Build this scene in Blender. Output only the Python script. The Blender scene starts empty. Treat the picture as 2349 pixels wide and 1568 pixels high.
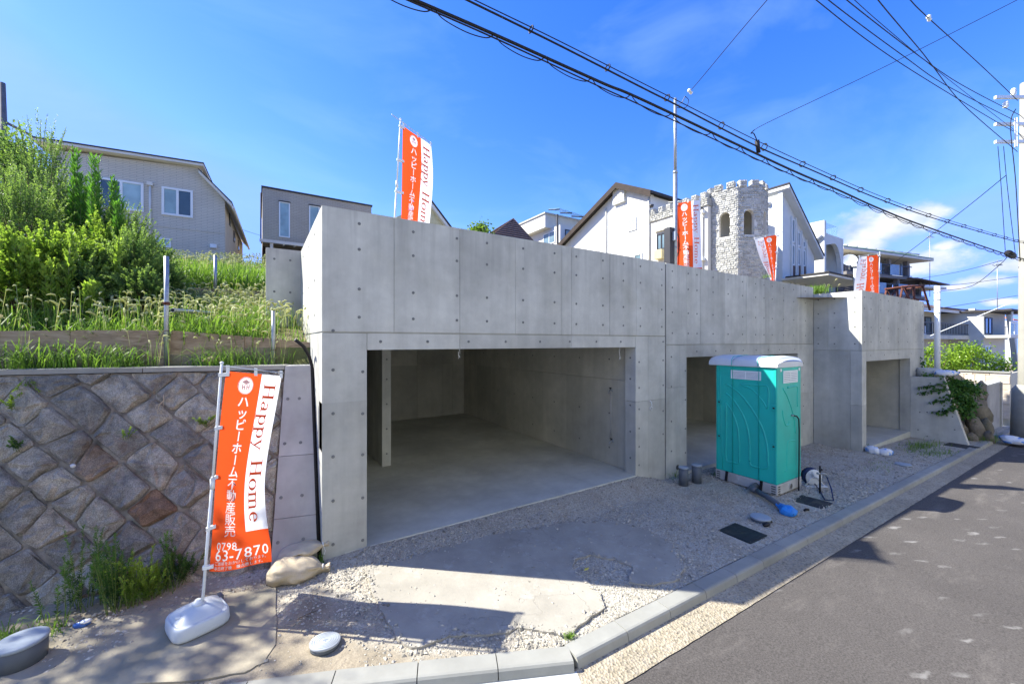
import bpy, bmesh, math, random
import numpy as np
from math import sin, cos, pi, radians, atan2, sqrt
from mathutils import Vector, Matrix, noise as mnoise
R = random.Random(7)
NR = np.random.RandomState(11)
C = bpy.context.scene.collection
SC = bpy.context.scene
# ------------------------------------------------------------------ camera, sky, sun, exposure
cd = bpy.data.cameras.new('camera'); cam = bpy.data.objects.new('camera', cd); C.objects.link(cam)
cd.sensor_width = 36; cd.lens = 14.0; cd.clip_end = 2000; cd.clip_start = .05
cam.location = (-.609, -5.062, 2.5); cam.rotation_euler = (radians(90), 0, radians(-32.4))
SC.camera = cam
SUN_TO = Vector((-1.27, 1.0, 1.5)).normalized()
EL = math.asin(SUN_TO.z); AZ = atan2(SUN_TO.x, SUN_TO.y)
W = bpy.data.worlds.new('World'); SC.world = W; W.use_nodes = True
wn, wl = W.node_tree.nodes, W.node_tree.links
wn.clear()
def N(t, nodes=wn, **k):
    n = nodes.new(t)
    for a, b in k.items():
        if isinstance(a, str) and hasattr(n, a): setattr(n, a, b)
    return n
def build_sky():
    out = N('ShaderNodeOutputWorld'); bg = N('ShaderNodeBackground')
    bg.inputs['Strength'].default_value = .117
    sky = N('ShaderNodeTexSky', sky_type='NISHITA', sun_disc=False)
    sky.sun_elevation = EL; sky.sun_rotation = AZ; sky.air_density = 1.0; sky.dust_density = .12; sky.ozone_density = 2.2
    # grade of the clear sky: deep blue overhead and away from the sun, pale towards it
    sc_ = N('ShaderNodeSeparateColor'); hs = N('ShaderNodeCombineColor'); wl.new(sky.outputs[0], sc_.inputs[0])
    for i_, (k_, p_) in enumerate(((.117, 1.85), (.234, 1.2), (.87, .6))):
        q_ = N('ShaderNodeMath', operation='POWER'); q_.inputs[1].default_value = p_; wl.new(sc_.outputs[i_], q_.inputs[0])
        m_ = N('ShaderNodeMath', operation='MULTIPLY'); m_.inputs[1].default_value = k_; wl.new(q_.outputs[0], m_.inputs[0]); c_ = N('ShaderNodeMath', operation='MINIMUM'); c_.inputs[1].default_value = (.52, .98, 3)[i_]; wl.new(m_.outputs[0], c_.inputs[0]); wl.new(c_.outputs[0], hs.inputs[i_])
    tc = N('ShaderNodeTexCoord')
    sep = N('ShaderNodeSeparateXYZ'); wl.new(tc.outputs['Generated'], sep.inputs[0])
    def math_(op, a, b=None, c=None):
        m = N('ShaderNodeMath', operation=op)
        for i, v in enumerate((a, b, c)):
            if v is None: continue
            if isinstance(v, (int, float)): m.inputs[i].default_value = v
            else: wl.new(v, m.inputs[i])
        return m.outputs[0]
    # thin cirrus streaks
    mp = N('ShaderNodeMapping'); mp.inputs['Scale'].default_value = (1.2, 3.2, 5.0); mp.inputs['Rotation'].default_value = (.3, .2, .9)
    wl.new(tc.outputs['Generated'], mp.inputs[0])
    n1 = N('ShaderNodeTexNoise'); n1.inputs['Scale'].default_value = 1.3; n1.inputs['Detail'].default_value = 7; n1.inputs['Roughness'].default_value = .55
    n1.inputs['Distortion'].default_value = .5
    wl.new(mp.outputs[0], n1.inputs['Vector'])
    cir = N('ShaderNodeMapRange'); cir.inputs['From Min'].default_value = .46; cir.inputs['From Max'].default_value = .85
    cir.inputs['To Max'].default_value = .3
    wl.new(n1.outputs['Fac'], cir.inputs['Value'])
    # low cumulus, placed by direction (azimuth right of the camera axis, elevation)
    n2 = N('ShaderNodeTexNoise'); n2.inputs['Scale'].default_value = 9.0; n2.inputs['Detail'].default_value = 9; n2.inputs['Roughness'].default_value = .58
    mp2 = N('ShaderNodeMapping'); mp2.inputs['Scale'].default_value = (1, 1, 1.7); wl.new(tc.outputs['Generated'], mp2.inputs[0])
    wl.new(mp2.outputs[0], n2.inputs['Vector'])
    dens = None
    blobs = []
    for px, py, rad, fl in ((2060, 525, .1, 2.4), (2150, 492, .045, 2.0), (2110, 600, .075, 2.2), (1990, 560, .055, 2.2), (2165, 562, .03, 2.0), (2250, 645, .05, 3.2),
                            (2330, 610, .04, 2.5), (2190, 660, .035, 3.5), (2300, 690, .03, 3.5)):
        u = (px - 1174.5) / 913.5
        d = Vector((.8443*u + .5358, -.5358*u + .8443, (784-py)/913.5)).normalized()
        blobs.append((d, rad, fl))
    rr = random.Random(5)
    for k in range(16):
        a = rr.uniform(radians(65), radians(290)); a = radians(-32.4) - a + pi/2
        d = Vector((cos(a), sin(a), rr.uniform(.12, .3))).normalized(); blobs.append((d, rr.uniform(.07, .14), 2.6))
    for d, rad, fl in blobs:
        sub = N('ShaderNodeVectorMath', operation='SUBTRACT'); wl.new(tc.outputs['Generated'], sub.inputs[0]); sub.inputs[1].default_value = d
        mul = N('ShaderNodeVectorMath', operation='MULTIPLY'); wl.new(sub.outputs[0], mul.inputs[0]); mul.inputs[1].default_value = (1, 1, fl)
        ln = N('ShaderNodeVectorMath', operation='LENGTH'); wl.new(mul.outputs[0], ln.inputs[0])
        v = math_('SUBTRACT', 1.0, math_('DIVIDE', ln.outputs['Value'], rad))
        dens = v if dens is None else math_('MAXIMUM', dens, v)
    dn = math_('ADD', dens, math_('MULTIPLY', math_('SUBTRACT', n2.outputs['Fac'], .54), 2.7))
    cm = N('ShaderNodeMapRange'); cm.interpolation_type = 'SMOOTHSTEP'; cm.inputs['From Min'].default_value = .0; cm.inputs['From Max'].default_value = .62
    wl.new(dn, cm.inputs['Value'])
    # cloud colour: bright tops, greyer thick cores
    n3 = N('ShaderNodeTexNoise'); n3.inputs['Scale'].default_value = 13; n3.inputs['Detail'].default_value = 5
    wl.new(mp2.outputs[0], n3.inputs['Vector'])
    cr = N('ShaderNodeValToRGB'); cr.color_ramp.elements[0].position = .35; cr.color_ramp.elements[0].color = (.8, 1.05, 1.5, 1)
    cr.color_ramp.elements[1].position = .62; cr.color_ramp.elements[1].color = (1.75, 1.75, 1.75, 1)
    wl.new(n3.outputs['Fac'], cr.inputs[0])
    m1 = N('ShaderNodeMixRGB'); wl.new(cir.outputs[0], m1.inputs[0]); wl.new(hs.outputs[0], m1.inputs[1]); m1.inputs[2].default_value = (1.0, 1.5, 2.4, 1)
    m2 = N('ShaderNodeMixRGB'); wl.new(math_('MULTIPLY', cm.outputs[0], .93), m2.inputs[0]); wl.new(m1.outputs[0], m2.inputs[1]); wl.new(cr.outputs[0], m2.inputs[2])
    wl.new(m2.outputs[0], bg.inputs['Color']); wl.new(bg.outputs[0], out.inputs[0])
build_sky()
sd = bpy.data.lights.new('sun', 'SUN'); sun = bpy.data.objects.new('sun', sd); C.objects.link(sun)
sd.energy = 2.15; sd.angle = radians(.55); sd.color = (1, .965, .86)
sun.rotation_euler = (-SUN_TO).to_track_quat('-Z', 'Y').to_euler(); sun.location = (-20, 20, 30)
vs = SC.view_settings; vs.view_transform = 'Standard'; vs.look = 'None'; vs.gamma = 1; vs.exposure = 2.52; vs.use_curve_mapping = False
SC.cycles.max_bounces = 10; SC.cycles.diffuse_bounces = 5; SC.cycles.use_denoising = True

# ------------------------------------------------------------------ measuring helpers (photo units 2349 x 1568 -> world)
F, CX, CY = 913.5, 1174.5, 784.0
def ray(px):
    u = (px-CX)/F
    return Vector((.8443*u+.5358, -.5358*u+.8443))
def P(px, py, d):
    r = ray(px)
    return Vector((-.609+r.x*d, -5.062+r.y*d, 2.5+(CY-py)/F*d))
def gz(x, y=0): return -.04-.03*max(x, 0)
def G(px, py, dz=0):
    d = 4.0
    for _ in range(30):
        p = P(px, py, d); d = (2.5-(gz(p.x)+dz))*F/(py-CY)
    return P(px, py, d)
def hit(px, py, x0, y0, ang=0):
    """ray against the upright plane through (x0,y0) with direction ang: distance along it, height, depth"""
    r = ray(px); t = (cos(ang), sin(ang))
    bx, by = x0+.609, y0+5.062
    det = r.x*(-t[1])+t[0]*r.y
    k = (bx*(-t[1])+t[0]*by)/det
    u = (-.609+k*r.x-x0)*t[0]+(-5.062+k*r.y-y0)*t[1]
    return u, 2.5+(CY-py)/F*k, k
def XP(px, y0=0.0): return hit(px, CY, 0, y0)[0]
FX = XP
def ZP(px, py, y0=0.0): return hit(px, py, 0, y0)[1]

# ------------------------------------------------------------------ objects
def setp(o, label=None, cat=None, group=None, kind=None):
    for k, v in (('label', label), ('category', cat), ('group', group), ('kind', kind)):
        if v: o[k] = v
    return o
def thing(name, label, cat, loc=(0, 0, 0), rz=0, group=None):
    o = bpy.data.objects.new(name, None); C.objects.link(o); o.location = loc; o.rotation_euler = (0, 0, rz); o.empty_display_size = .1
    return setp(o, label, cat, group)
def copy_tree(o, parent=None):
    c = o.copy(); C.objects.link(c); c.parent = parent
    for ch in list(o.children): copy_tree(ch, c)
    return c
class MB:
    def __init__(s): s.v = []; s.f = []; s.sm = []
    def add(s, vs, fs, smooth=False):
        b = len(s.v); s.v += [tuple(v) for v in vs]
        for f in fs: s.f.append([b+i for i in f]); s.sm.append(smooth)
        return s
    def box(s, x0, x1, y0, y1, z0, z1):
        return s.add([(x0,y0,z0),(x1,y0,z0),(x1,y1,z0),(x0,y1,z0),(x0,y0,z1),(x1,y0,z1),(x1,y1,z1),(x0,y1,z1)],
                     [(0,3,2,1),(4,5,6,7),(0,1,5,4),(1,2,6,5),(2,3,7,6),(3,0,4,7)])
    def cbox(s, x0, x1, y0, y1, z0, z1, c=.01):
        """box with chamfered edges"""
        bm = bmesh.new(); r = bmesh.ops.create_cube(bm, size=1)
        for v in bm.verts: v.co = ((x0+x1)/2+v.co.x*(x1-x0), (y0+y1)/2+v.co.y*(y1-y0), (z0+z1)/2+v.co.z*(z1-z0))
        bmesh.ops.bevel(bm, geom=bm.edges[:], offset=c, segments=2, affect='EDGES', profile=.5)
        bm.verts.index_update(); s.add([v.co for v in bm.verts], [[v.index for v in f.verts] for f in bm.faces]); bm.free(); return s
    def obox(s, o, ax, ay, az):
        o, ax, ay, az = Vector(o), Vector(ax), Vector(ay), Vector(az)
        vs = [o, o+ax, o+ax+ay, o+ay]; vs += [v+az for v in vs]
        return s.add(vs, [(0,3,2,1),(4,5,6,7),(0,1,5,4),(1,2,6,5),(2,3,7,6),(3,0,4,7)])
    def prism(s, poly, d):
        """closed polygon of 3-D points pushed along d"""
        n = len(poly); a = [Vector(p) for p in poly]; b = [p+Vector(d) for p in a]
        return s.add(a+b, [list(range(n))[::-1], list(range(n, 2*n))]+[(i, (i+1) % n, n+(i+1) % n, n+i) for i in range(n)])
    def tube(s, path, r, n=8, caps=True, smooth=True, closed=False):
        path = [Vector(p) for p in path]; m = len(path); rs = r if isinstance(r, (list, tuple)) else [r]*m
        rings = []; up = None
        for i, p in enumerate(path):
            if closed: t = path[(i+1) % m]-path[i-1]
            else: t = path[min(i+1, m-1)]-path[max(i-1, 0)]
            if t.length < 1e-9: t = Vector((0, 0, 1))
            t.normalize()
            if up is None or abs(up.dot(t)) > .95: up = Vector((0, 0, 1)) if abs(t.z) < .9 else Vector((1, 0, 0))
            a = t.cross(up).normalized(); b = a.cross(t).normalized(); up = b
            rings.append([p+(a*cos(2*pi*k/n)+b*sin(2*pi*k/n))*rs[i] for k in range(n)])
        vs = [v for r_ in rings for v in r_]
        fs = [(i*n+k, i*n+(k+1) % n, (i+1)*n+(k+1) % n, (i+1)*n+k) for i in range(m-1) for k in range(n)]
        if closed: fs += [((m-1)*n+k, (m-1)*n+(k+1) % n, (k+1) % n, k) for k in range(n)]
        s.add(vs, fs, smooth)
        if caps and not closed: 
            b = len(s.v)-len(vs); s.f += [[b+k for k in range(n)][::-1], [b+(m-1)*n+k for k in range(n)]]; s.sm += [False, False]
        return s
    def lathe(s, prof, n=20, o=(0, 0, 0), smooth=True, cap=True):
        vs = []; m = len(prof)
        for r, z in prof: vs += [(o[0]+r*cos(2*pi*k/n), o[1]+r*sin(2*pi*k/n), o[2]+z) for k in range(n)]
        fs = [(i*n+k, i*n+(k+1) % n, (i+1)*n+(k+1) % n, (i+1)*n+k) for i in range(m-1) for k in range(n)]
        s.add(vs, fs, smooth)
        if cap:
            b = len(s.v)-len(vs); s.f += [[b+k for k in range(n)][::-1], [b+(m-1)*n+k for k in range(n)]]; s.sm += [False, False]
        return s
    def ell(s, c, r, nu=10, nv=6, jit=0, rnd=R):
        vs = [Vector((0, 0, 1))]; 
        for i in range(1, nv):
            for k in range(nu):
                a, b = pi*i/nv, 2*pi*k/nu; vs.append(Vector((sin(a)*cos(b), sin(a)*sin(b), cos(a))))
        vs.append(Vector((0, 0, -1)))
        vs = [Vector((c[0]+v.x*r[0]*(1+rnd.uniform(-jit, jit)), c[1]+v.y*r[1]*(1+rnd.uniform(-jit, jit)), c[2]+v.z*r[2]*(1+rnd.uniform(-jit, jit)))) for v in vs]
        L = len(vs)-1
        fs = [(0, 1+k, 1+(k+1) % nu) for k in range(nu)]
        for i in range(nv-2): fs += [(1+i*nu+k, 1+(i+1)*nu+k, 1+(i+1)*nu+(k+1) % nu, 1+i*nu+(k+1) % nu) for k in range(nu)]
        fs += [(L, 1+(nv-2)*nu+(k+1) % nu, 1+(nv-2)*nu+k) for k in range(nu)]
        return s.add(vs, fs, True)
    def mesh(s, name, mat):
        me = bpy.data.meshes.new(name); me.from_pydata(s.v, [], s.f); me.polygons.foreach_set('use_smooth', s.sm)
        if mat: me.materials.append(mat)
        me.update(); return me
    def build(s, name, mat, parent=None, label=None, kind=None):
        o = bpy.data.objects.new(name, s.mesh(name, mat)); C.objects.link(o)
        if parent is not None: o.parent = parent
        return setp(o, label, None, None, kind)
def inst(name, me, parent, loc, rot=None, scale=None):
    o = bpy.data.objects.new(name, me); C.objects.link(o); o.parent = parent; o.location = loc
    if rot: o.rotation_euler = rot
    if scale: o.scale = scale
    return o
def fastmesh(name, V, Fq, mat, smooth=False, var=None):
    """numpy arrays: V (n,3), Fq list of (m,k) index arrays; var = per-vertex tint number"""
    me = bpy.data.meshes.new(name); V = np.asarray(V, np.float32)
    me.vertices.add(len(V)); me.vertices.foreach_set('co', V.ravel())
    tot = sum(f.size for f in Fq); npoly = sum(len(f) for f in Fq)
    me.loops.add(tot); me.loops.foreach_set('vertex_index', np.concatenate([f.ravel() for f in Fq]).astype(np.int32))
    st = []; b = 0
    for f in Fq:
        st.append(b+np.arange(len(f))*f.shape[1]); b += f.size
    me.polygons.add(npoly); me.polygons.foreach_set('loop_start', np.concatenate(st).astype(np.int32))
    me.polygons.foreach_set('use_smooth', np.full(npoly, smooth))
    if var is not None:
        at = me.attributes.new('tint', 'FLOAT', 'POINT'); at.data.foreach_set('value', np.asarray(var, np.float32))
    mats = mat if isinstance(mat, (list, tuple)) else [mat]
    for m in mats: me.materials.append(m)
    me.update(calc_edges=True); me.validate(); return me
def link(name, me, parent=None):
    o = bpy.data.objects.new(name, me); C.objects.link(o)
    if parent is not None: o.parent = parent
    return o

# ------------------------------------------------------------------ materials
MATS = {}
class NT:
    def __init__(s, name):
        s.m = bpy.data.materials.new(name); s.m.use_nodes = True; s.n = s.m.node_tree.nodes; s.l = s.m.node_tree.links
        s.b = s.n['Principled BSDF']; s.pos = None
    def P(s, kind='pos'):
        if kind == 'pos':
            g = s.n.new('ShaderNodeNewGeometry'); return g.outputs['Position']
        return s.n.new('ShaderNodeTexCoord').outputs['Object']
    def map(s, v, scale=(1, 1, 1), rot=(0, 0, 0), loc=(0, 0, 0)):
        m = s.n.new('ShaderNodeMapping'); m.inputs['Scale'].default_value = scale; m.inputs['Rotation'].default_value = rot; m.inputs['Location'].default_value = loc
        s.l.new(v, m.inputs[0]); return m.outputs[0]
    def noise(s, v, scale, detail=4, rough=.55, dist=0):
        n = s.n.new('ShaderNodeTexNoise'); n.inputs['Scale'].default_value = scale; n.inputs['Detail'].default_value = detail
        n.inputs['Roughness'].default_value = rough; n.inputs['Distortion'].default_value = dist
        s.l.new(v, n.inputs['Vector']); return n.outputs['Fac']
    def vor(s, v, scale, feature='F1', out='Distance', rand=1):
        n = s.n.new('ShaderNodeTexVoronoi'); n.feature = feature; n.inputs['Scale'].default_value = scale; n.inputs['Randomness'].default_value = rand
        s.l.new(v, n.inputs['Vector']); return n.outputs[out]
    def rng(s, v, a, b, c=0, d=1, smooth=False):
        n = s.n.new('ShaderNodeMapRange'); n.inputs['From Min'].default_value = a; n.inputs['From Max'].default_value = b
        n.inputs['To Min'].default_value = c; n.inputs['To Max'].default_value = d
        if smooth: n.interpolation_type = 'SMOOTHSTEP'
        s.l.new(v, n.inputs['Value']); return n.outputs[0]
    def mix(s, fac, a, b, mode='MIX'):
        n = s.n.new('ShaderNodeMixRGB'); n.blend_type = mode
        for i, v in enumerate((fac, a, b)):
            if isinstance(v, (int, float)): n.inputs[i].default_value = v if i == 0 else (v, v, v, 1)
            elif isinstance(v, tuple): n.inputs[i].default_value = (*v, 1)[:4]
            else: s.l.new(v, n.inputs[i])
        return n.outputs[0]
    def ramp(s, v, *stops):
        n = s.n.new('ShaderNodeValToRGB'); e = n.color_ramp.elements
        while len(e) < len(stops): e.new(.5)
        for i, (p, c) in enumerate(stops): e[i].position = p; e[i].color = (*c, 1)
        s.l.new(v, n.inputs[0]); return n.outputs[0]
    def math(s, op, a, b=None):
        n = s.n.new('ShaderNodeMath'); n.operation = op
        for i, v in enumerate((a, b)):
            if v is None: continue
            if isinstance(v, (int, float)): n.inputs[i].default_value = v
            else: s.l.new(v, n.inputs[i])
        return n.outputs[0]
    def rand(s): return s.n.new('ShaderNodeObjectInfo').outputs['Random']
    def attr(s, name):
        a = s.n.new('ShaderNodeAttribute'); a.attribute_name = name; return a.outputs['Fac']
    def bump(s, h, strength=.3, dist=.01, prev=None):
        n = s.n.new('ShaderNodeBump'); n.inputs['Strength'].default_value = strength; n.inputs['Distance'].default_value = dist
        s.l.new(h, n.inputs['Height'])
        if prev is not None: s.l.new(prev, n.inputs['Normal'])
        return n.outputs[0]
    def col(s, c):
        if isinstance(c, tuple): s.b.inputs['Base Color'].default_value = (*c, 1)
        else: s.l.new(c, s.b.inputs['Base Color'])
    def end(s, rough=.8, nrm=None, spec=.3, metal=0):
        s.b.inputs['Metallic'].default_value = metal; s.b.inputs['Specular IOR Level'].default_value = spec
        if isinstance(rough, (int, float)): s.b.inputs['Roughness'].default_value = rough
        else: s.l.new(rough, s.b.inputs['Roughness'])
        if nrm is not None: s.l.new(nrm, s.b.inputs['Normal'])
        return s.m
WB = (.985, 1.008, 1.0)
def wb(c): return tuple(min(.9, x*k) for x, k in zip(c, WB)) if min(c) > .08 else c
def plain(name, c, rough=.6, var=.12, scale=6, bump=.1, bd=.004, metal=0, spec=.3, obj=False, dirt=None):
    c = wb(c)
    t = NT(name); v = t.P('obj' if obj else 'pos')
    n = t.noise(v, scale, 5); k = t.rng(n, .3, .7, 1-var, 1+var)
    out = t.mix(1, c, k, 'MULTIPLY')
    if dirt:
        d = t.rng(t.noise(t.map(v, (1, 1, .35)), scale*.35, 6, .65), .5, .72, 0, dirt[1]); out = t.mix(d, out, dirt[0])
    t.col(out); nb = t.bump(t.noise(v, scale*8, 3), bump, bd) if bump else None
    return t.end(rough, nb, spec, metal)
def concrete(name, c, dark=.72, warm=(.98, .96, .9), pores=True, streak=.13, tint=.09, bmp=.25):
    c = wb(c)
    t = NT(name); v = t.P()
    n1 = t.rng(t.noise(v, .9, 6, .6), .32, .7, dark, 1.06)
    n2 = t.rng(t.noise(v, 5, 5, .6), .3, .7, .93, 1.06)
    s = t.rng(t.noise(t.map(v, (2.4, 2.4, .18)), 1.5, 5, .6), .42, .75, 1, 1-streak)
    o = t.mix(1, t.mix(1, c, n1, 'MULTIPLY'), n2, 'MULTIPLY'); o = t.mix(1, o, s, 'MULTIPLY')
    sz = t.n.new('ShaderNodeSeparateXYZ'); t.l.new(v, sz.inputs[0]); dr = t.math('MULTIPLY', t.rng(t.noise(t.map(v, (7, 7, .35)), 1.3, 4, .6), .5, .68), t.rng(sz.outputs[2], 3.35, 4.05, 0, .3)); o = t.mix(dr, o, (.16, .155, .145))
    o = t.mix(t.rng(t.noise(v, 1.6, 3), .5, .72, 0, .5), o, t.mix(1, o, warm, 'MULTIPLY'))
    o = t.mix(1, o, t.rng(t.rand(), 0, 1, 1-tint, 1+tint), 'MULTIPLY')
    h = t.noise(v, 40, 4)
    if pores:
        p = t.math('MULTIPLY', t.rng(t.vor(v, 17), .035, .06, 1, 0), t.rng(t.noise(v, 1.3, 3), .5, .62))
        o = t.mix(t.math('MULTIPLY', p, .7), o, (.1, .1, .1))
    t.col(o); return t.end(.82, t.bump(h, bmp, .003), .25)
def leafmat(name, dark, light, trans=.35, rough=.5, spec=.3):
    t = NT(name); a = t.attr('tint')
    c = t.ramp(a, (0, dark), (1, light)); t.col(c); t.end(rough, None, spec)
    tr = t.n.new('ShaderNodeBsdfTranslucent'); t.l.new(t.mix(1, c, (1.25, 1.3, .7), 'MULTIPLY'), tr.inputs[0])
    mx = t.n.new('ShaderNodeMixShader'); mx.inputs[0].default_value = trans
    t.l.new(t.b.outputs[0], mx.inputs[1]); t.l.new(tr.outputs[0], mx.inputs[2]); t.l.new(mx.outputs[0], t.n['Material Output'].inputs[0])
    return t.m
def clothmat(name, c, trans=.35):
    t = NT(name); v = t.P('obj'); t.col(t.mix(1, c, t.rng(t.noise(v, 3, 4), .3, .7, .95, 1.04), 'MULTIPLY')); t.end(.75, t.bump(t.noise(v, 14, 3), .25, .006), .15)
    tr = t.n.new('ShaderNodeBsdfTranslucent'); tr.inputs[0].default_value = (*c, 1)
    mx = t.n.new('ShaderNodeMixShader'); mx.inputs[0].default_value = trans
    t.l.new(t.b.outputs[0], mx.inputs[1]); t.l.new(tr.outputs[0], mx.inputs[2]); t.l.new(mx.outputs[0], t.n['Material Output'].inputs[0])
    return t.m
def glassmat(name, c, rough=.06):
    t = NT(name); v = t.P(); t.col(t.mix(1, c, t.rng(t.noise(v, 1.1, 3), .3, .7, .7, 1.2), 'MULTIPLY')); return t.end(rough, None, .8)
M = {}
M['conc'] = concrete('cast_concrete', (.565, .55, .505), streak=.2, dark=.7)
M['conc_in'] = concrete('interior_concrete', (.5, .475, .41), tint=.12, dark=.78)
M['conc_floor'] = concrete('trowelled_floor_concrete', (.56, .545, .48), dark=.74, pores=False, streak=.0, bmp=.12)
M['conc_old'] = concrete('older_concrete', (.48, .46, .44), dark=.7)
M['conc_kerb'] = concrete('kerb_concrete', (.33, .32, .29), dark=.75, streak=.0, tint=.05)
M['conc_white'] = concrete('new_pale_concrete', (.52, .52, .5), dark=.9, pores=False, streak=0, bmp=.1)
M['groove'] = plain('dark_joint', (.1, .095, .09), .9)
M['plug'] = plain('grey_mortar_plug', (.17, .17, .17), .9, .2, 30)
M['rust'] = plain('rusty_steel', (.13, .05, .035), .85, .35, 14, .3)
M['steel'] = plain('galvanised_steel', (.36, .38, .4), .42, .18, 20, .05, metal=.65)
M['white_pl'] = plain('white_plastic', (.58, .6, .62), .38, .04, 5, .02, spec=.5, dirt=((.5, .46, .4), .3))
M['white_metal'] = plain('white_painted_metal', (.75, .76, .77), .4, .05, 5, .02)
M['teal'] = plain('teal_plastic', (.014, .46, .38), .42, .07, 3, .06, .003, spec=.4, dirt=((.03, .2, .17), .45))
M['teal_dk'] = plain('teal_plastic_frame', (.014, .42, .35), .42, .07, 3, .04)
M['pallet'] = plain('grey_base_plastic', (.42, .41, .4), .7, .14, 6, .1, dirt=((.25, .21, .17), .6))
M['grille'] = plain('white_grille', (.78, .8, .8), .45, .03)
M['pvc'] = plain('grey_pvc', (.1, .112, .13), .5, .08, 9, .03)
M['pvc_cap'] = plain('pale_pvc_cap', (.31, .35, .4), .55, .06, 9, .03)
M['black'] = plain('black_rubber', (.014, .014, .015), .6, .2, 20)
M['iron'] = plain('black_cover_plastic', (.02, .023, .024), .6, .3, 12, .3, dirt=((.16, .13, .09), .5))
M['wire'] = plain('black_cable', (.012, .012, .014), .6, .2, 8, 0)
M['navy'] = plain('navy_hose', (.015, .03, .09), .5)
M['white_dirty'] = plain('white_gloss', (.8, .8, .8), .3, .03, spec=.5)
M['bluebag'] = plain('blue_plastic_film', (.02, .24, .72), .35, .12, 12, .8, .02, spec=.5)
M['bag_white'] = None
M['canvas'] = plain('tan_canvas', (.52, .42, .29), .9, .12, 8, .35, .008, dirt=((.6, .52, .4), .6))
M['rope'] = plain('white_cord', (.7, .7, .72), .8)
M['ply'] = None
M['red'] = M['rust']
M['orange_cl'] = clothmat('orange_cloth', (.86, .1, .02))
M['white_cl'] = clothmat('white_cloth', (.82, .83, .88), .4)
M['ink_w'] = clothmat('white_print', (.86, .86, .86), .45)
M['ink_o'] = clothmat('orange_print', (.84, .12, .035), .25)
M['frame_w'] = plain('white_window_frame', (.75, .75, .74), .45, .03)
M['frame_d'] = plain('dark_window_frame', (.04, .04, .045), .45, .1)
M['glass_teal'] = glassmat('frosted_pane', (.3, .42, .42), .25)
M['glass_dark'] = glassmat('dark_pane', (.05, .08, .11), .05)
M['glass_mid'] = glassmat('grey_pane', (.16, .24, .28), .08)
M['stucco'] = plain('white_stucco', (.66, .645, .6), .9, .04, 2.5, .25, .004, dirt=((.5, .5, .48), .32))
M['stucco_g'] = plain('pale_grey_stucco', (.66, .62, .55), .9, .05, 2.5, .2, .004)
M['cream'] = plain('cream_render', (.66, .6, .47), .9, .07, 1.5, .2, dirt=((.4, .36, .28), .35))
M['beige'] = plain('beige_render', (.5, .42, .32), .9, .06, 2, .2)
M['roof_dk'] = plain('dark_roof', (.05, .046, .045), .8, .25, 4, .3)
M['roof_br'] = plain('brown_roof', (.13, .085, .065), .8, .2, 3, .3)
M['dkbrown'] = plain('dark_brown_siding', (.045, .032, .025), .8, .2, 4, .2)
M['apt'] = plain('grey_brown_apartment_render', (.2, .18, .165), .85, .1, .8, .2)
M['copper'] = plain('green_copper_roof', (.2, .33, .26), .7, .2, 1, .2)
M['soil'] = plain('dry_soil', (.27, .22, .15), .95, .3, 3, .6, .02)
M['pole_c'] = plain('utility_pole_concrete', (.3, .285, .25), .85, .1, 3, .15)
M['pole_dk'] = plain('dark_utility_pole', (.17, .15, .14), .85, .15, 3, .15)
M['bark'] = plain('brown_bark', (.12, .085, .05), .9, .3, 12, .5)
M['stem'] = plain('green_stem', (.13, .18, .05), .8, .2, 12)
M['porcelain'] = plain('white_porcelain', (.75, .74, .7), .25, .04, spec=.6)
M['ivorybox'] = plain('ivory_box', (.55, .47, .26), .6, .05)
M['yellow'] = plain('yellow_dry_leaf', (.6, .48, .1), .7, .1)
M['bushleaf'] = leafmat('bush_leaf', (.065, .14, .045), (.33, .46, .13), .45)
M['limeleaf'] = leafmat('lime_leaf', (.1, .2, .03), (.36, .49, .085), .45)
M['darkleaf'] = leafmat('dark_feathery_leaf', (.02, .06, .014), (.1, .22, .04), .3)
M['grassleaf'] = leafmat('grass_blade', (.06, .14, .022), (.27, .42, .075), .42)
M['spikeleaf'] = leafmat('spike_leaf', (.035, .12, .018), (.16, .36, .05), .4)
M['treeleaf'] = leafmat('round_tree_leaf', (.05, .11, .02), (.24, .37, .06), .42, .4)
M['hedgeleaf'] = leafmat('hedge_leaf', (.06, .14, .012), (.3, .46, .04), .35, .35)
M['ivyleaf'] = leafmat('ivy_leaf', (.03, .09, .018), (.1, .22, .04), .3)
M['seed'] = leafmat('seed_head', (.34, .36, .16), (.6, .6, .34), .35, .8)
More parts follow.
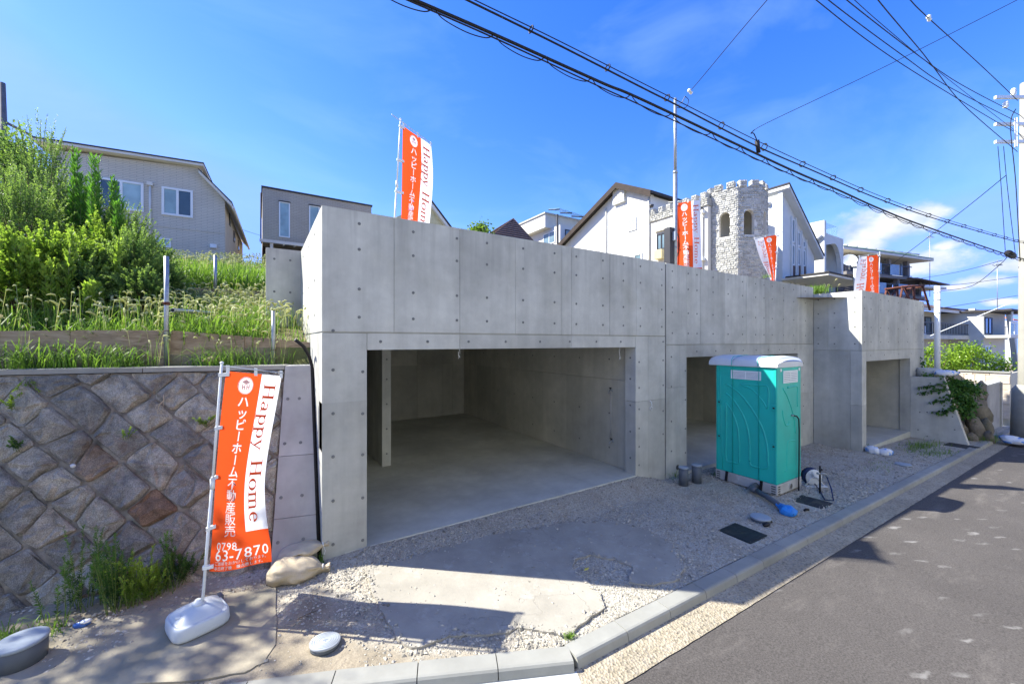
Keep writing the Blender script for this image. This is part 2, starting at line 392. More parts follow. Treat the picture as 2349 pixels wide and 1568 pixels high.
def special():
    # plywood
    t = NT('weathered_plywood'); v = t.P('obj'); g = t.noise(t.map(v, (1.2, 6, 9)), 2.2, 6, .6, 1.2)
    o = t.ramp(g, (.3, (.2, .145, .09)), (.5, (.33, .25, .165)), (.7, (.42, .34, .24))); o = t.mix(t.rng(t.noise(v, 1.1, 4), .5, .75, 0, .6), o, (.25, .21, .17)); t.col(o)
    M['ply'] = t.end(.85, t.bump(g, .3, .004), .2)
    # blue and white woven sandbag
    t = NT('blue_white_woven_bag'); v = t.P('obj'); b = t.rng(t.noise(v, 4.2, 2), .5, .56)
    t.col(t.mix(b, (.72, .74, .76), (.12, .3, .72))); M['bag_white'] = t.end(.6, t.bump(t.noise(v, 16, 4), .7, .02), .3)
    # asphalt with dusty footprints
    t = NT('asphalt'); v = t.P()
    o = t.mix(1, (.083, .075, .069), t.rng(t.noise(v, .5, 5), .3, .7, .82, 1.15), 'MULTIPLY')
    o = t.mix(1, o, t.rng(t.noise(v, 70, 3, .7), .32, .68, .6, 1.45), 'MULTIPLY')
    o = t.mix(t.rng(t.noise(t.map(v, (.6, 2.2, 1), (0, 0, .3)), 1.5, 6, .7), .54, .76, 0, .25), o, (.3, .27, .24))
    wn_ = t.n.new('ShaderNodeTexNoise'); wn_.inputs['Scale'].default_value = 6; wn_.inputs['Detail'].default_value = 4; t.l.new(v, wn_.inputs['Vector']); wa = t.n.new('ShaderNodeVectorMath'); wa.operation = 'MULTIPLY_ADD'; t.l.new(wn_.outputs['Color'], wa.inputs[0]); wa.inputs[1].default_value = (.3, .12, 0); t.l.new(v, wa.inputs[2])
    vv = t.map(t.map(wa.outputs[0], rot=(0, 0, .45)), (1.0, 3.3, 1)); d = t.vor(vv, 2.0); keep = t.math('GREATER_THAN', t.vor(vv, 2.0, out='Color'), .55)
    foot = t.math('MULTIPLY', t.math('MULTIPLY', t.rng(d, .13, .27, 1, 0, True), keep), t.rng(t.noise(t.map(v, (1, 2.4, 1), (0, 0, -.5)), 3.2, 6, .62), .36, .66, .1, 1))
    o = t.mix(t.math('MULTIPLY', foot, .75), o, (.27, .26, .245))
    o = t.mix(t.rng(t.vor(v, 26), .015, .03, .5, 0), o, (.5, .48, .44)); t.col(o)
    M['asphalt'] = t.end(.85, t.bump(t.noise(v, 160, 2), .4, .004), .25)
    # exposed aggregate gutter
    t = NT('exposed_aggregate_gutter'); v = t.P(); c = t.vor(v, 48, out='Color')
    o = t.ramp(c, (0, (.13, .115, .09)), (.3, (.34, .29, .205)), (.7, (.44, .38, .28)), (1, (.22, .2, .175)))
    o = t.mix(1, o, t.rng(t.noise(v, 1.5, 4), .3, .7, .8, 1.1), 'MULTIPLY'); t.col(o)
    M['gutter'] = t.end(.85, t.bump(t.vor(v, 48), .9, .01), .25)
    # yard of sand and crushed stone
    t = NT('sandy_gravel'); v = t.P(); sx = t.n.new('ShaderNodeSeparateXYZ'); t.l.new(v, sx.inputs[0])
    c = t.vor(v, 55, out='Color'); st = t.ramp(c, (0, (.28, .26, .22)), (.5, (.42, .39, .325)), (1, (.54, .51, .43)))
    sand = t.mix(1, (.31, .265, .195), t.rng(t.noise(v, 3, 7, .7), .3, .7, .62, 1.2), 'MULTIPLY')
    sand = t.mix(1, sand, t.rng(t.noise(v, 120, 2), .3, .7, .8, 1.2), 'MULTIPLY')
    e = t.math('ADD', t.math('ADD', sx.outputs[0], t.math('MULTIPLY', sx.outputs[1], .75)), t.math('MULTIPLY', t.math('SUBTRACT', t.noise(v, 1.4, 5, .6), .5), 3.2))
    g = t.rng(e, -1.35, -.2, 0, 1, True)
    g = t.math('MULTIPLY', g, t.rng(t.noise(v, 2.3, 4), .36, .5, .45, 1))
    t.col(t.mix(g, sand, st)); M['yard'] = t.end(.95, t.bump(t.math('ADD', t.math('MULTIPLY', t.vor(v, 55), g), t.noise(v, 25, 4)), .7, .012), .15)
    # broken slab
    t = NT('worn_slab_concrete'); v = t.P(); o = t.mix(1, (.37, .345, .29), t.rng(t.noise(v, 1.6, 7, .65), .3, .7, .74, 1.1), 'MULTIPLY')
    o = t.mix(t.rng(t.noise(v, 4.5, 6, .7), .56, .7, 0, .5), o, (.5, .48, .44))
    wv = t.n.new('ShaderNodeVectorMath'); wv.operation = 'ADD'; nn = t.n.new('ShaderNodeTexNoise'); nn.inputs['Scale'].default_value = 2.2; nn.inputs['Detail'].default_value = 5
    t.l.new(v, nn.inputs['Vector']); t.l.new(v, wv.inputs[0]); t.l.new(nn.outputs['Color'], wv.inputs[1])
    cr = t.rng(t.vor(wv.outputs[0], .62, 'DISTANCE_TO_EDGE'), .0, .007, 1, 0)
    o = t.mix(t.math('MULTIPLY', t.math('MULTIPLY', cr, t.rng(t.noise(v, 1.1, 3), .42, .6)), .4), o, (.12, .105, .085)); o = t.mix(t.rng(t.vor(v, 15), .03, .05, .6, 0), o, (.2, .185, .16)); t.col(o)
    M['slab'] = t.end(.9, t.bump(t.math('SUBTRACT', t.noise(v, 30, 5, .65), t.math('MULTIPLY', cr, .6)), .4, .008), .2)
    # wall stones
    t = NT('split_granite'); v = t.P(); rd = t.rand()
    base = t.ramp(rd, (0, (.24, .23, .2)), (.3, (.34, .32, .275)), (.6, (.39, .36, .295)), (.86, (.45, .42, .345)), (.95, (.25, .16, .1)), (1, (.25, .235, .21)))
    o = t.mix(1, base, t.rng(t.noise(v, 6, 7, .75), .28, .72, .45, 1.5), 'MULTIPLY')
    o = t.mix(1, o, t.rng(t.noise(v, 110, 2), .3, .7, .62, 1.4), 'MULTIPLY')
    o = t.mix(t.rng(t.noise(v, 2.6, 5), .56, .7, 0, .5), o, (.14, .085, .05))
    o = t.mix(t.rng(t.noise(v, 3.3, 5, .6), .58, .74, 0, .6), o, (.07, .068, .066)); t.col(o)
    h = t.math('ADD', t.noise(v, 7, 11, .78), t.math('MULTIPLY', t.vor(v, 12, 'DISTANCE_TO_EDGE'), .5)); M['stone'] = t.end(.9, t.bump(h, 1, .06), .2)
    t = NT('dark_mortar'); v = t.P(); t.col(t.mix(1, (.22, .2, .17), t.rng(t.noise(v, 9, 6), .3, .7, .5, 1.5), 'MULTIPLY')); M['mortar'] = t.end(.95, t.bump(t.noise(v, 25, 5), .9, .02), .1)
    # loose gravel pieces
    t = NT('crushed_stone'); a = t.attr('tint'); t.col(t.ramp(a, (0, (.15, .14, .12)), (.4, (.345, .32, .265)), (.75, (.45, .415, .345)), (1, (.57, .53, .45)))); M['gravel'] = t.end(.9, None, .2)
    # tiled sidings
    for nm, c, mo, sx_, sz, rw in (('grey_tile_siding', (.58, .535, .44), (.38, .355, .3), .45, .075, .012), ('brown_tile_siding', (.42, .365, .285), (.29, .255, .2), .3, .1, .01)):
        t = NT(nm); v = t.P('obj'); sp = t.n.new('ShaderNodeSeparateXYZ'); t.l.new(v, sp.inputs[0]); cb = t.n.new('ShaderNodeCombineXYZ')
        t.l.new(t.math('ADD', sp.outputs[0], sp.outputs[1]), cb.inputs[0]); t.l.new(sp.outputs[2], cb.inputs[1])
        b = t.n.new('ShaderNodeTexBrick'); b.inputs['Scale'].default_value = 1; b.inputs['Brick Width'].default_value = sx_; b.inputs['Row Height'].default_value = sz
        b.inputs['Mortar Size'].default_value = rw; b.inputs['Color1'].default_value = (*c, 1); b.inputs['Color2'].default_value = (*[x*.93 for x in c], 1); b.inputs['Mortar'].default_value = (*mo, 1)
        t.l.new(cb.outputs[0], b.inputs['Vector']); t.col(t.mix(1, b.outputs['Color'], t.rng(t.noise(v, .8, 4), .3, .7, .93, 1.07), 'MULTIPLY'))
        M[nm] = t.end(.7, t.bump(b.outputs['Fac'], -.5, .01), .3)
    t = NT('split_face_castle_stone'); v = t.P('obj'); a = t.attr('tint')
    o = t.mix(1, t.ramp(a, (0, (.34, .335, .3)), (.5, (.46, .455, .41)), (1, (.55, .54, .49))), t.rng(t.noise(v, 14, 4), .3, .7, .82, 1.15), 'MULTIPLY'); t.col(o); M['castle'] = t.end(.9, t.bump(t.noise(v, 18, 5), .6, .02), .15)
    t = NT('pale_block'); v = t.P(); o = t.ramp(t.rand(), (0, (.5, .42, .34)), (.5, (.6, .52, .43)), (1, (.68, .62, .54))); t.col(t.mix(1, o, t.rng(t.noise(v, 8, 5), .3, .7, .88, 1.1), 'MULTIPLY')); M['block'] = t.end(.9, t.bump(t.noise(v, 20, 4), .5, .01), .15)
    t = NT('roof_tile'); v = t.P('obj'); 
    t.col(t.mix(1, (.15, .1, .08), t.rng(t.noise(v, 7, 4), .3, .7, .7, 1.3), 'MULTIPLY')); M['rooftile'] = t.end(.8, None, .25)
    t = NT('clear_balcony_glass'); t.col((.35, .55, .62)); t.end(.05, None, .6); t.b.inputs['Alpha'].default_value = .35; M['railglass'] = t.m
special()
# ------------------------------------------------------------------ the ground, road, gutter, kerb
def kerb_y(x): return -2.45 if x > 1.5 else -2.45+(1.5-x)*.425
def relief(x, y):
    lift = (.035+.03*max(x, 0))*max(0, min(1, (y+.6)/.58))**1.5*max(0, min(1, (6.1-x)/.7))*max(0, min(1, (x+.1)/.5))
    return lift*.92+mnoise.noise(Vector((x*1.3, y*1.3, 0)))*.011+mnoise.noise(Vector((x*5, y*5, 3)))*.004
def build_ground():
    MB().add([(-150, -200, -.9), (9, -200, -.9), (9, 200, -1.2), (-150, 200, -.9)], [(0, 1, 2, 3)]).add(
        [(9, -200, -.9), (500, -200, -6), (500, 300, -6), (9, 200, -1.2)], [(0, 1, 2, 3)]).build('ground', M['soil'], None, kind='structure')
    # yard between kerb, stone wall and garages
    xs = np.arange(-7, 24.01, .12); V = []; n = 34
    for x in xs:
        y0 = kerb_y(x)+.03
        for k in range(n):
            y = y0+(1.9-y0)*k/(n-1); w = relief(x, y)
            V.append((x, y, gz(x)+w))
    i = np.arange(len(xs)-1)[:, None]*n+np.arange(n-1)[None]; i = i.ravel()
    o = link('yard_ground', fastmesh('yard_ground', V, [np.stack([i, i+n, i+n+1, i+1], 1)], M['yard'], True)); o['kind'] = 'structure'
    # kerb stones
    kerb = thing('kerb', None, None); kerb['kind'] = 'structure'
    def stone(a, b, za, zb, pale):
        a, b = Vector(a), Vector(b); t = (b-a).normalized(); nrm = Vector((-t.y, t.x))   # nrm points to the yard
        j = .004
        prof = [(-.03, -.25), (-.022, -.1), (-.004, -.02), (.008, -.005), (.025, 0), (.16, .002), (.16, -.25)]
        mb = MB(); r = []
        for q, z in ((a+t*j, za), (b-t*j, zb)): r += [(q.x+nrm.x*u, q.y+nrm.y*u, z+w) for u, w in prof]
        k = len(prof); mb.add(r, [list(range(k)), list(range(k, 2*k))[::-1]]+[(i, k+i, k+(i+1) % k, (i+1) % k) for i in range(k)])
        return mb.build('kerb_stone', M['conc_kerb'], kerb)
    def kz(x): return gz(x)+.012
    x = 1.58
    while x < 23.5:
        stone((x, -2.6), (x+.6, -2.6), kz(x), kz(x+.6), False); x += .6
    d = Vector((-.9203, .3911)); p = Vector((1.54, -2.615))
    for k in range(9):
        q = p+d*.62; stone(q, p, kz(q.x), kz(p.x), True); p = q
    # gutters and asphalt
    def strip(name, pts, mat, dz, kind='structure'):
        return MB().add([(x, y, gz(x)+dz) for x, y in pts], [list(range(len(pts)))]).build(name, mat, None, kind=kind)
    gx = [1.56]+[1.7+.11*k for k in range(90)]+[11.8+.6*k for k in range(34)]
    mb = MB(); V = []
    for x in gx: V += [(x, -2.6, gz(x)-.07), (x, -2.9+.009*mnoise.noise(Vector((x*9, 0, 0))), gz(x)-.08)]
    mb.add(V, [(2*i, 2*i+1, 2*i+3, 2*i+2) for i in range(len(gx)-1)])
    mb.add([(1.56, -2.6, gz(1.56)-.07), (1.40, -2.9, gz(1.4)-.08), (1.56, -2.9, gz(1.56)-.08)], [(0, 1, 2)])
    mb.build('gutter', M['gutter'], None, kind='structure')
    e = Vector((-.3911, -.9203)); a = Vector((1.555, -2.625)); V = []
    for k in range(8):
        q = a+d*(k*1.0); w = q+e*.55; V += [(q.x, q.y, gz(q.x)-.07), (w.x, w.y, gz(w.x)-.078)]
    MB().add(V, [(2*i, 2*i+1, 2*i+3, 2*i+2) for i in range(7)]).build('pale_gutter', M['conc_white'], None, kind='structure')
    V = []; xs = list(range(-30, 61, 2))+[90, 140, 220]
    for x in xs:
        for y in (-2.0, -2.84, -4.5, -9.5): V.append((x, y, gz(x)-(.088 if y > -4 else .073)))
    m = MB()
    for i in range(len(xs)-1):
        for k in range(1, 3): m.add([V[4*i+k], V[4*i+k+1], V[4*(i+1)+k+1], V[4*(i+1)+k]], [(0, 1, 2, 3)])
    m.add([(1.6, -2.84, gz(1.6)-.088), (1.6, -2.6, gz(1.6)-.092), (-12, 3.2, -.13), (-12, -2.84, -.128)], [(0, 1, 2, 3)])
    m.build('road', M['asphalt'], None, kind='structure')
    MB().add([(-40, -8.2, .0), (-40, -60, .0), (220, -60, -6.6), (220, -8.2, -6.6)], [(0, 1, 2, 3)]).add([(-40, -8.2, -.4), (-40, -8.2, .0), (220, -8.2, -6.6), (220, -8.2, -7)], [(0, 1, 2, 3)]).build('opposite_pavement', M['conc_floor'], None, kind='structure')  # unseen far side, made pale concrete to bounce sunlight back
build_ground()

def poly_slab(name, pts, mat, top, thick, kind='structure', rough=.02, sub=3, **k):
    """broken-edged slab from pixel outline"""
    W2 = [G(x, y) for x, y in pts]; out = []
    for i, p in enumerate(W2):
        q = W2[(i+1) % len(W2)]
        for s in range(sub):
            f = s/sub; r = p.lerp(q, f); w = 0 if s == 0 else rough
            out.append((r.x+R.uniform(-w, w), r.y+R.uniform(-w, w)))
    top_ = [(x, y, gz(x)+top) for x, y in out]; bot = [(x, y, gz(x)+top-thick) for x, y in out]
    n = len(out); bm = bmesh.new(); vt = [bm.verts.new(p) for p in top_]; vb = [bm.verts.new(p) for p in bot]
    from mathutils.geometry import tessellate_polygon
    for t3 in tessellate_polygon([[Vector(p) for p in top_]]):
        try: bm.faces.new([vt[q] for q in t3])
        except ValueError: pass
    for i in range(n): bm.faces.new((vt[i], vb[i], vb[(i+1) % n], vt[(i+1) % n]))
    bmesh.ops.recalc_face_normals(bm, faces=bm.faces[:])
    if sum(f.normal.z*f.calc_area() for f in bm.faces) < 0: bmesh.ops.reverse_faces(bm, faces=bm.faces[:])
    me = bpy.data.meshes.new(name); bm.to_mesh(me); bm.free(); me.materials.append(mat)
    o = link(name, me); o['kind'] = kind
    for a, b in k.items(): o[a] = b
    return o, out
_, SLAB = poly_slab('broken_concrete_apron', [(837,1309),(850,1345),(867,1382),(888,1430),(907,1462),(944,1489),(990,1478),(1030,1462),(1090,1460),(1170,1455),(1187,1443),(1225,1448),(1262,1454),(1300,1462),(1345,1428),(1388,1397),
    (1379,1369),(1356,1345),(1333,1326),(1313,1302),(1322,1285),(1355,1274),(1412,1285),(1452,1303),(1442,1336),(1500,1345),(1560,1330),(1572,1302),(1552,1268),(1530,1240),(1480,1214),(1400,1199),(1330,1199),(1260,1206),(1150,1224),(1050,1250),(930,1284)],
    M['slab'], .02, .1)
_, PATCH = poly_slab('smooth_mortar_patch', [(633,1349),(635,1420),(632,1480),(606,1522),(560,1545),(470,1560),(300,1572),(-60,1580),(-80,1500),(200,1432),(420,1388),(530,1362)], plain('sandy_mortar', (.3, .26, .195), .95, .3, 2.2, .6, .012, dirt=((.24, .22, .19), .7)), .014, .05, rough=.012)

def inpoly(x, y, poly):
    c = False; j = len(poly)-1
    for i in range(len(poly)):
        (xi, yi), (xj, yj) = poly[i], poly[j]
        if (yi > y) != (yj > y) and x < (xj-xi)*(y-yi)/(yj-yi)+xi: c = not c
        j = i
    return c
OCT = np.array([(1,0,0),(0,1,0),(-1,0,0),(0,-1,0),(0,0,1),(0,0,-1)], float)
OCF = np.array([(0,1,4),(1,2,4),(2,3,4),(3,0,4),(1,0,5),(2,1,5),(3,2,5),(0,3,5)])
def stones_mesh(name, pts, sizes, tint):
    """loose stones: jittered octahedra with a flattened top"""
    n = len(pts); B = OCT[None]*NR.uniform(.6, 1.25, (n, 6, 3)); B += NR.uniform(-.28, .28, (n, 6, 3)); B[:, 4, 2] *= .75
    a = NR.uniform(0, 2*pi, n); ca, sa = np.cos(a), np.sin(a); X = B[..., 0]*ca[:, None]-B[..., 1]*sa[:, None]; Y = B[..., 0]*sa[:, None]+B[..., 1]*ca[:, None]
    B = np.stack([X, Y, B[..., 2]*.75], -1)*np.asarray(sizes)[:, None, None]+np.asarray(pts)[:, None]
    Fq = (OCF[None]+6*np.arange(n)[:, None, None]).reshape(-1, 3)
    return fastmesh(name, B.reshape(-1, 3), [Fq], M['gravel'], False, np.repeat(tint, 6))
def scatter_gravel():
    pts = []; sz = []
    rr = random.Random(3)
    LIDS = [[G(x, y).xy for x, y in q] for q in ([(1655, 1222), (1703, 1202), (1750, 1221), (1702, 1247)], [(1828, 1153), (1858, 1136), (1900, 1150), (1866, 1169)], [(2184, 1022), (2203, 1015), (2229, 1024), (2205, 1032)])]
    def ok(x, y):
        if any(inpoly(x, y, l) for l in LIDS): return rr.random() < .02
        if inpoly(x, y, SLAB): return rr.random() < .025
        if inpoly(x, y, PATCH): return rr.random() < .14
        return True
    n = 0
    while n < 48000:
        u = rr.random(); x = -2.5+ (18.5*u*u+.0) if rr.random() < .55 else rr.uniform(-1.5, 10); y = rr.uniform(kerb_y(x)+.02, -.01)
        e = x+.75*y+mnoise.noise(Vector((x*1.4, y*1.4, 5)))*1.2
        dens = .04 if e < -1.3 else (.35 if e < -.5 else 1)
        dens *= .35+.9*max(0, mnoise.noise(Vector((x*2.1, y*2.1, 9)))+.35)
        if y > -.45 and x > .5: dens *= 1.6
        if rr.random() > dens or not ok(x, y): continue
        s = rr.uniform(.004, .0095)+(rr.random()**6)*.016
        if x > 7: s *= 1.35
        pts.append((x, y, (gz(x)+.02 if inpoly(x, y, SLAB) else gz(x)+relief(x, y))+s*.2)); sz.append(s); n += 1
    for k in range(1500):
        i = rr.randrange(len(SLAB)); p, q = SLAB[i], SLAB[(i+1) % len(SLAB)]; f = rr.random(); x, y = p[0]+(q[0]-p[0])*f+rr.gauss(0, .03), p[1]+(q[1]-p[1])*f+rr.gauss(0, .03)
        if y < kerb_y(x)+.03: continue
        s = rr.uniform(.003, .009)+(rr.random()**8)*.022; pts.append((x, y, (gz(x)+.02 if inpoly(x, y, SLAB) else gz(x)+relief(x, y))+s*.25)); sz.append(s)
    # bigger rubble along the foot of the stone wall
    for k in range(420):
        t = rr.random(); x, y = G(60+t*230+rr.gauss(0, 12), 1500-t*55+rr.gauss(0, 22)).xy
        s = rr.uniform(.008, .03); pts.append((x, y, gz(x)+s*.3)); sz.append(s)
    for k in range(500):
        x = rr.uniform(-5, .2); y = .02-.2505*x-rr.random()**1.6*.5
        s = rr.uniform(.006, .02); pts.append((x, y, gz(x)+s*.3)); sz.append(s)
    o = link('gravel', stones_mesh('gravel', pts, sz, NR.beta(2, 2, len(pts)))); o['kind'] = 'stuff'
scatter_gravel()

# ------------------------------------------------------------------ hillside and terrace
E_ = Vector((-.970, .243)); NN = Vector((.243, .970))
def hl(x, y):
    v = Vector((x, y-.03)); n = v.dot(NN)-.75
    if n < .42: z = 2.17
    elif n < 4.3: z = 2.42+(n-.42)*.235
    else: z = min(3.62+(n-4.3)*.19, 6.05)
    return z
def hr(x, y):
    z = 3.72 if y < 4 else min(3.72+(y-4)*.18, 6.05)
    if x > 18.6: z -= (z-1.25)*min(1, (x-18.6)/1.6)
    if x > 22: z -= min(2.4, (x-22)*.3) 
    return z
def build_terrain():
    xs = np.concatenate([np.arange(-42, -12, 3), np.arange(-12, .01, .3), [.12]]); ns = np.concatenate([[.27, .38, .41, .425, .6], np.arange(1, 4.3, .35), [4.27, 4.31, 4.6], np.arange(5, 20, .8), [24, 30, 60]])
    V = []
    for x in xs:
        for n in ns:
            y = (.75+n-.243*x)/.97+.03
            bump = 0 if n < .6 else (mnoise.noise(Vector((x, y, 1)))*.06)
            V.append((x, y, hl(x, y)+bump))
    m = len(ns); i = (np.arange(len(xs)-1)[:, None]*m+np.arange(m-1)[None]).ravel()
    t = NT('meadow_soil'); v = t.P(); t.col(t.mix(t.rng(t.noise(v, 1.3, 5), .35, .6), (.3, .24, .16), (.12, .13, .05))); t.end(.95, t.bump(t.noise(v, 14, 5), .7, .03), .1)
    o = link('hillside', fastmesh('hillside', V, [np.stack([i, i+m, i+m+1, i+1], 1)], t.m, True)); o['kind'] = 'structure'
    xs = np.concatenate([[.1], np.arange(1, 18.5, 1.5), [18.6, 19, 19.5, 20.2, 21, 22, 24, 27, 30, 34, 40, 60, 110]]); ys = np.concatenate([[.27, .6, 1.5, 2.9], np.arange(4, 20, 1.5), [30, 60, 90]])
    V = [(x, y if not (12.9 < x < 18.5 and y < .3) else -.82, hr(x, y)) for x in xs for y in ys]
    V = [(x, (.35 if (x >= 18.6 and y < .3) else y), z) for x, y, z in V]
    m = len(ys); i = (np.arange(len(xs)-1)[:, None]*m+np.arange(m-1)[None]).ravel()
    o = link('terrace', fastmesh('terrace', V, [np.stack([i, i+m, i+m+1, i+1], 1)], M['soil'], False)); o['kind'] = 'structure'
build_terrain()

# ------------------------------------------------------------------ concrete garages
PLUG = MB().lathe([(.019, 0), (.019, .003), (.015, .0035)], 10, smooth=False).mesh('form_tie_plug', M['plug'])
RX = (radians(90), 0, 0)        # plug axis towards -Y
RY = (0, radians(-90), 0)       # plug axis towards -X
def plugs(root, pts, rot):
    for p in pts: inst('form_tie_plug', PLUG, root, p, rot, (1, 1, 1))
def cuts(a, b, xs):
    l = [a]+[x for x in xs if a+.02 < x < b-.02]+[b]; return list(zip(l[:-1], l[1:]))
J = .0025
def front_panels(root, x0, x1, z0, z1, xcuts, zc=(), y0=0, th=.05, name='wall_panel'):
    for a, b in cuts(x0, x1, xcuts):
        for c, d in cuts(z0, z1, zc):
            off = R.uniform(0, .003)
            MB().box(a+J, b-J, y0+off, y0+th, c+J, d-J).build(name, M['conc'], root)
def side_panels(root, x, th, y0, y1, z0, z1, ycuts, zc=(), mat='conc', name='wall_panel'):
    """panels whose visible face is at x, thickness towards +th"""
    for a, b in cuts(y0, y1, ycuts):
        for c, d in cuts(z0, z1, zc):
            o = R.uniform(0, .003)
            MB().box(min(x+o, x+th), max(x+o, x+th), a+J, b-J, c+J, d-J).build(name, M[mat], root)
def garage_left():
    g = thing('concrete_garage', 'large bare concrete garage with the widest open bay and partition inside', 'garage', (0, 0, 0), 0, 'bare concrete garages along the road')
    TOP, JZ, LZ = 4.08, 2.615, 2.40; xl, xr = .504, FX(1458); X1 = 6.215
    xc = [FX(p) for p in (904, 1055, 1183, 1289, 1311, 1399, 1461)]
    front_panels(g, 0, X1, JZ+.006, TOP, xc)
    MB().box(.003, X1-.003, .052, .24, JZ+.008, TOP-.002).build('parapet', M['conc'], g)
    front_panels(g, xl, xr, LZ, JZ-.006, [FX(p) for p in (1055, 1311)])
    MB().box(xl, xr, .052, .25, LZ+.002, JZ-.004).build('lintel', M['conc'], g)
    MB().box(.012, X1-.004, .012, .24, JZ-.0045, JZ+.007).build('cold_joint', M['conc'], g); MB().box(.012, .24, .24, 2.74, JZ-.0045, JZ+.007).build('cold_joint', M['conc'], g)
    za, zb = ZP(790, 922), ZP(790, 1030)
    front_panels(g, 0, xl, -.25, JZ-.006, [], [za, zb], th=.25, name='pillar_block')
    front_panels(g, xr, X1, -.3, JZ-.006, [FX(1487)], [ZP(1490, 918)], th=.25, name='pillar_block')
    # left flank, wing wall
    side_panels(g, .0, .05, .052, 2.75, JZ+.006, TOP-.003, [1.0, 1.9]); side_panels(g, .0, .05, .252, 2.75, 0, JZ-.006, [1.0, 1.9])
    MB().box(.052, .25, .252, 2.75, JZ+.008, TOP-.004).build('parapet', M['conc'], g)
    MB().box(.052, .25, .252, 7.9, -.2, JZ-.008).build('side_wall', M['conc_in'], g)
    MB().box(-.515, .25, 2.753, 2.97, .5, TOP).build('wing_wall', M['conc'], g)
    plugs(g, [(-.515+.12, 2.752, z) for z in (3.95-.05, 3.35, 2.75)]+[(-.16, 2.752, z) for z in (3.9, 3.35, 2.75)], RX)
    plugs(g, [(-.001, y, z) for y in (.7, 1.5, 2.3) for z in (3.9, 3.3, 2.85)], RY)
    # inside
    MB().box(.25, xr+.1, 0.0, 7.65, -.25, 0).build('floor_slab', M['conc_floor'], g)
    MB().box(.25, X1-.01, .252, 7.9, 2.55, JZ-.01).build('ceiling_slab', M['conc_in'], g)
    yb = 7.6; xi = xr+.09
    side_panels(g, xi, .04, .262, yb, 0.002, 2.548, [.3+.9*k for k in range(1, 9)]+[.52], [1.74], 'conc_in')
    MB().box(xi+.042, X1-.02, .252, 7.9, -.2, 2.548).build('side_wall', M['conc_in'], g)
    for a, b in cuts(.25, xi, [2.0, 2.9, 3.75, 4.65, 5.0]):
        for c, d in cuts(.002, 2.548, [1.74]): MB().box(a+J, b-J, yb+R.uniform(0, .003), yb+.04, c+J, d-J).build('wall_panel', M['conc_in'], g)
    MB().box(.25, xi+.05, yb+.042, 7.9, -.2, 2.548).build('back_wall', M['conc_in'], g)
    plugs(g, [(xi-.001, .75+.9*k, z) for k in range(7) for z in (.35, 1.05, 2.15)], RY)
    px0 = 1.47
    MB().box(px0, px0+.175, 3.07, yb-.002, 0.001, 2.547).build('partition_wall', M['conc'], g)
    MB().box(.252, px0-.002, 3.07, 3.25, 2.36, 2.546).build('partition_beam', M['conc'], g)
    plugs(g, [(px0+.09, 3.069, z) for z in (.25, .75, 1.25, 1.75, 2.15)], RX)
    # form tie plugs on the face
    col = [FX(p) for p in (824, 948, 1048, 1117, 1200, 1272, 1322, 1383, 1430, 1469, 1518)]
    plugs(g, [(x, -.001, z) for x in col for z in (3.93, 3.62, 3.14, 2.80)], RX)
    plugs(g, [(FX(p), -.001, 2.505) for p in (873, 981, 1075, 1160, 1239, 1307, 1368, 1424, 1521)], RX)
    plugs(g, [(FX(764), -.001, ZP(764, y)) for y in (758, 848, 948, 1047, 1148, 1248)]+[(FX(832), -.001, ZP(832, y)) for y in (852, 948, 1042, 1141, 1238)], RX)
    plugs(g, [(FX(1466), -.001, ZP(1466, y)) for y in (830, 889, 938, 982, 1024, 1066)]+[(FX(1521), -.001, ZP(1521, y)) for y in (826, 883, 942, 995)], RX)
    plugs(g, [(xr-.001, .125, z) for z in (.3, .8, 1.3, 1.8, 2.2)], RY)
    # hose taps and conduit on the inside of the right wall
    y0 = hit(1404, 900, xi, 0, pi/2)[0]
    t = thing('wall_tap', 'small metal tap at shoulder height inside the widest garage bay', 'tap', (xi, y0, ZP(1458, 0)*0+1.52), 0, 'taps inside the garage')
    def tapmesh(t):
        MB().tube([(0, 0, 0), (-.07, 0, 0)], .014).tube([(-.05, 0, 0), (-.09, 0, -.02), (-.1, 0, -.06)], .011).build('spout', M['steel'], t)
        MB().tube([(-.05, 0, 0), (-.05, 0, .05)], .007).tube([(-.05, -.03, .05), (-.05, .03, .05)], .009).build('handle', M['black'], t)
        MB().lathe([(.03, 0), (.03, .006), (.018, .012)], 12).build('flange', M['steel'], t).rotation_euler = (0, radians(-90), 0)
    tapmesh(t)
    t2 = copy_tree(t); t2.location = (xi, y0-.02, .5); t2['label'] = 'small metal tap near the floor inside the widest garage bay'
    MB().tube([(xi-.012, y0+.02, .55), (xi-.012, y0+.02, 1.5)], .012).build('conduit', M['conc_old'], g)
    for px, l in ((1075, .12), (1445, .22)):
        x = FX(px)-.05; w = setp(MB().tube([(x, .2, 2.395), (x+.01, .2, 2.33), (x-.02, .2, 2.36), (x-.01, .2, 2.29), (x+.015, .2, 2.4-l), (x-.01, .21, 2.38-l), (x, .2, 2.43-l)], .006, 5).build('loose_wire', M['rope']),
            'white wire end hanging from the middle of the lintel' if px < 1200 else 'longer white wire loop hanging at the right end of the lintel', 'wire', 'wire ends hanging from the garage lintel')
    p = Vector((FX(1490), -.005, ZP(1490, 918)))
    setp(MB().tube([p, p+Vector((.01, -.03, -.02)), p+Vector((.03, -.03, -.1)), p+Vector((-.02, -.02, -.14)), p+Vector((.03, -.02, -.2)), p+Vector((.05, -.03, -.13)), p+Vector((.0, -.03, -.12))], .006, 5).build('cable_tail', M['rope']), 'short pale cable tail sticking out of the narrow right pillar', 'cable')
    return g
garage_left()
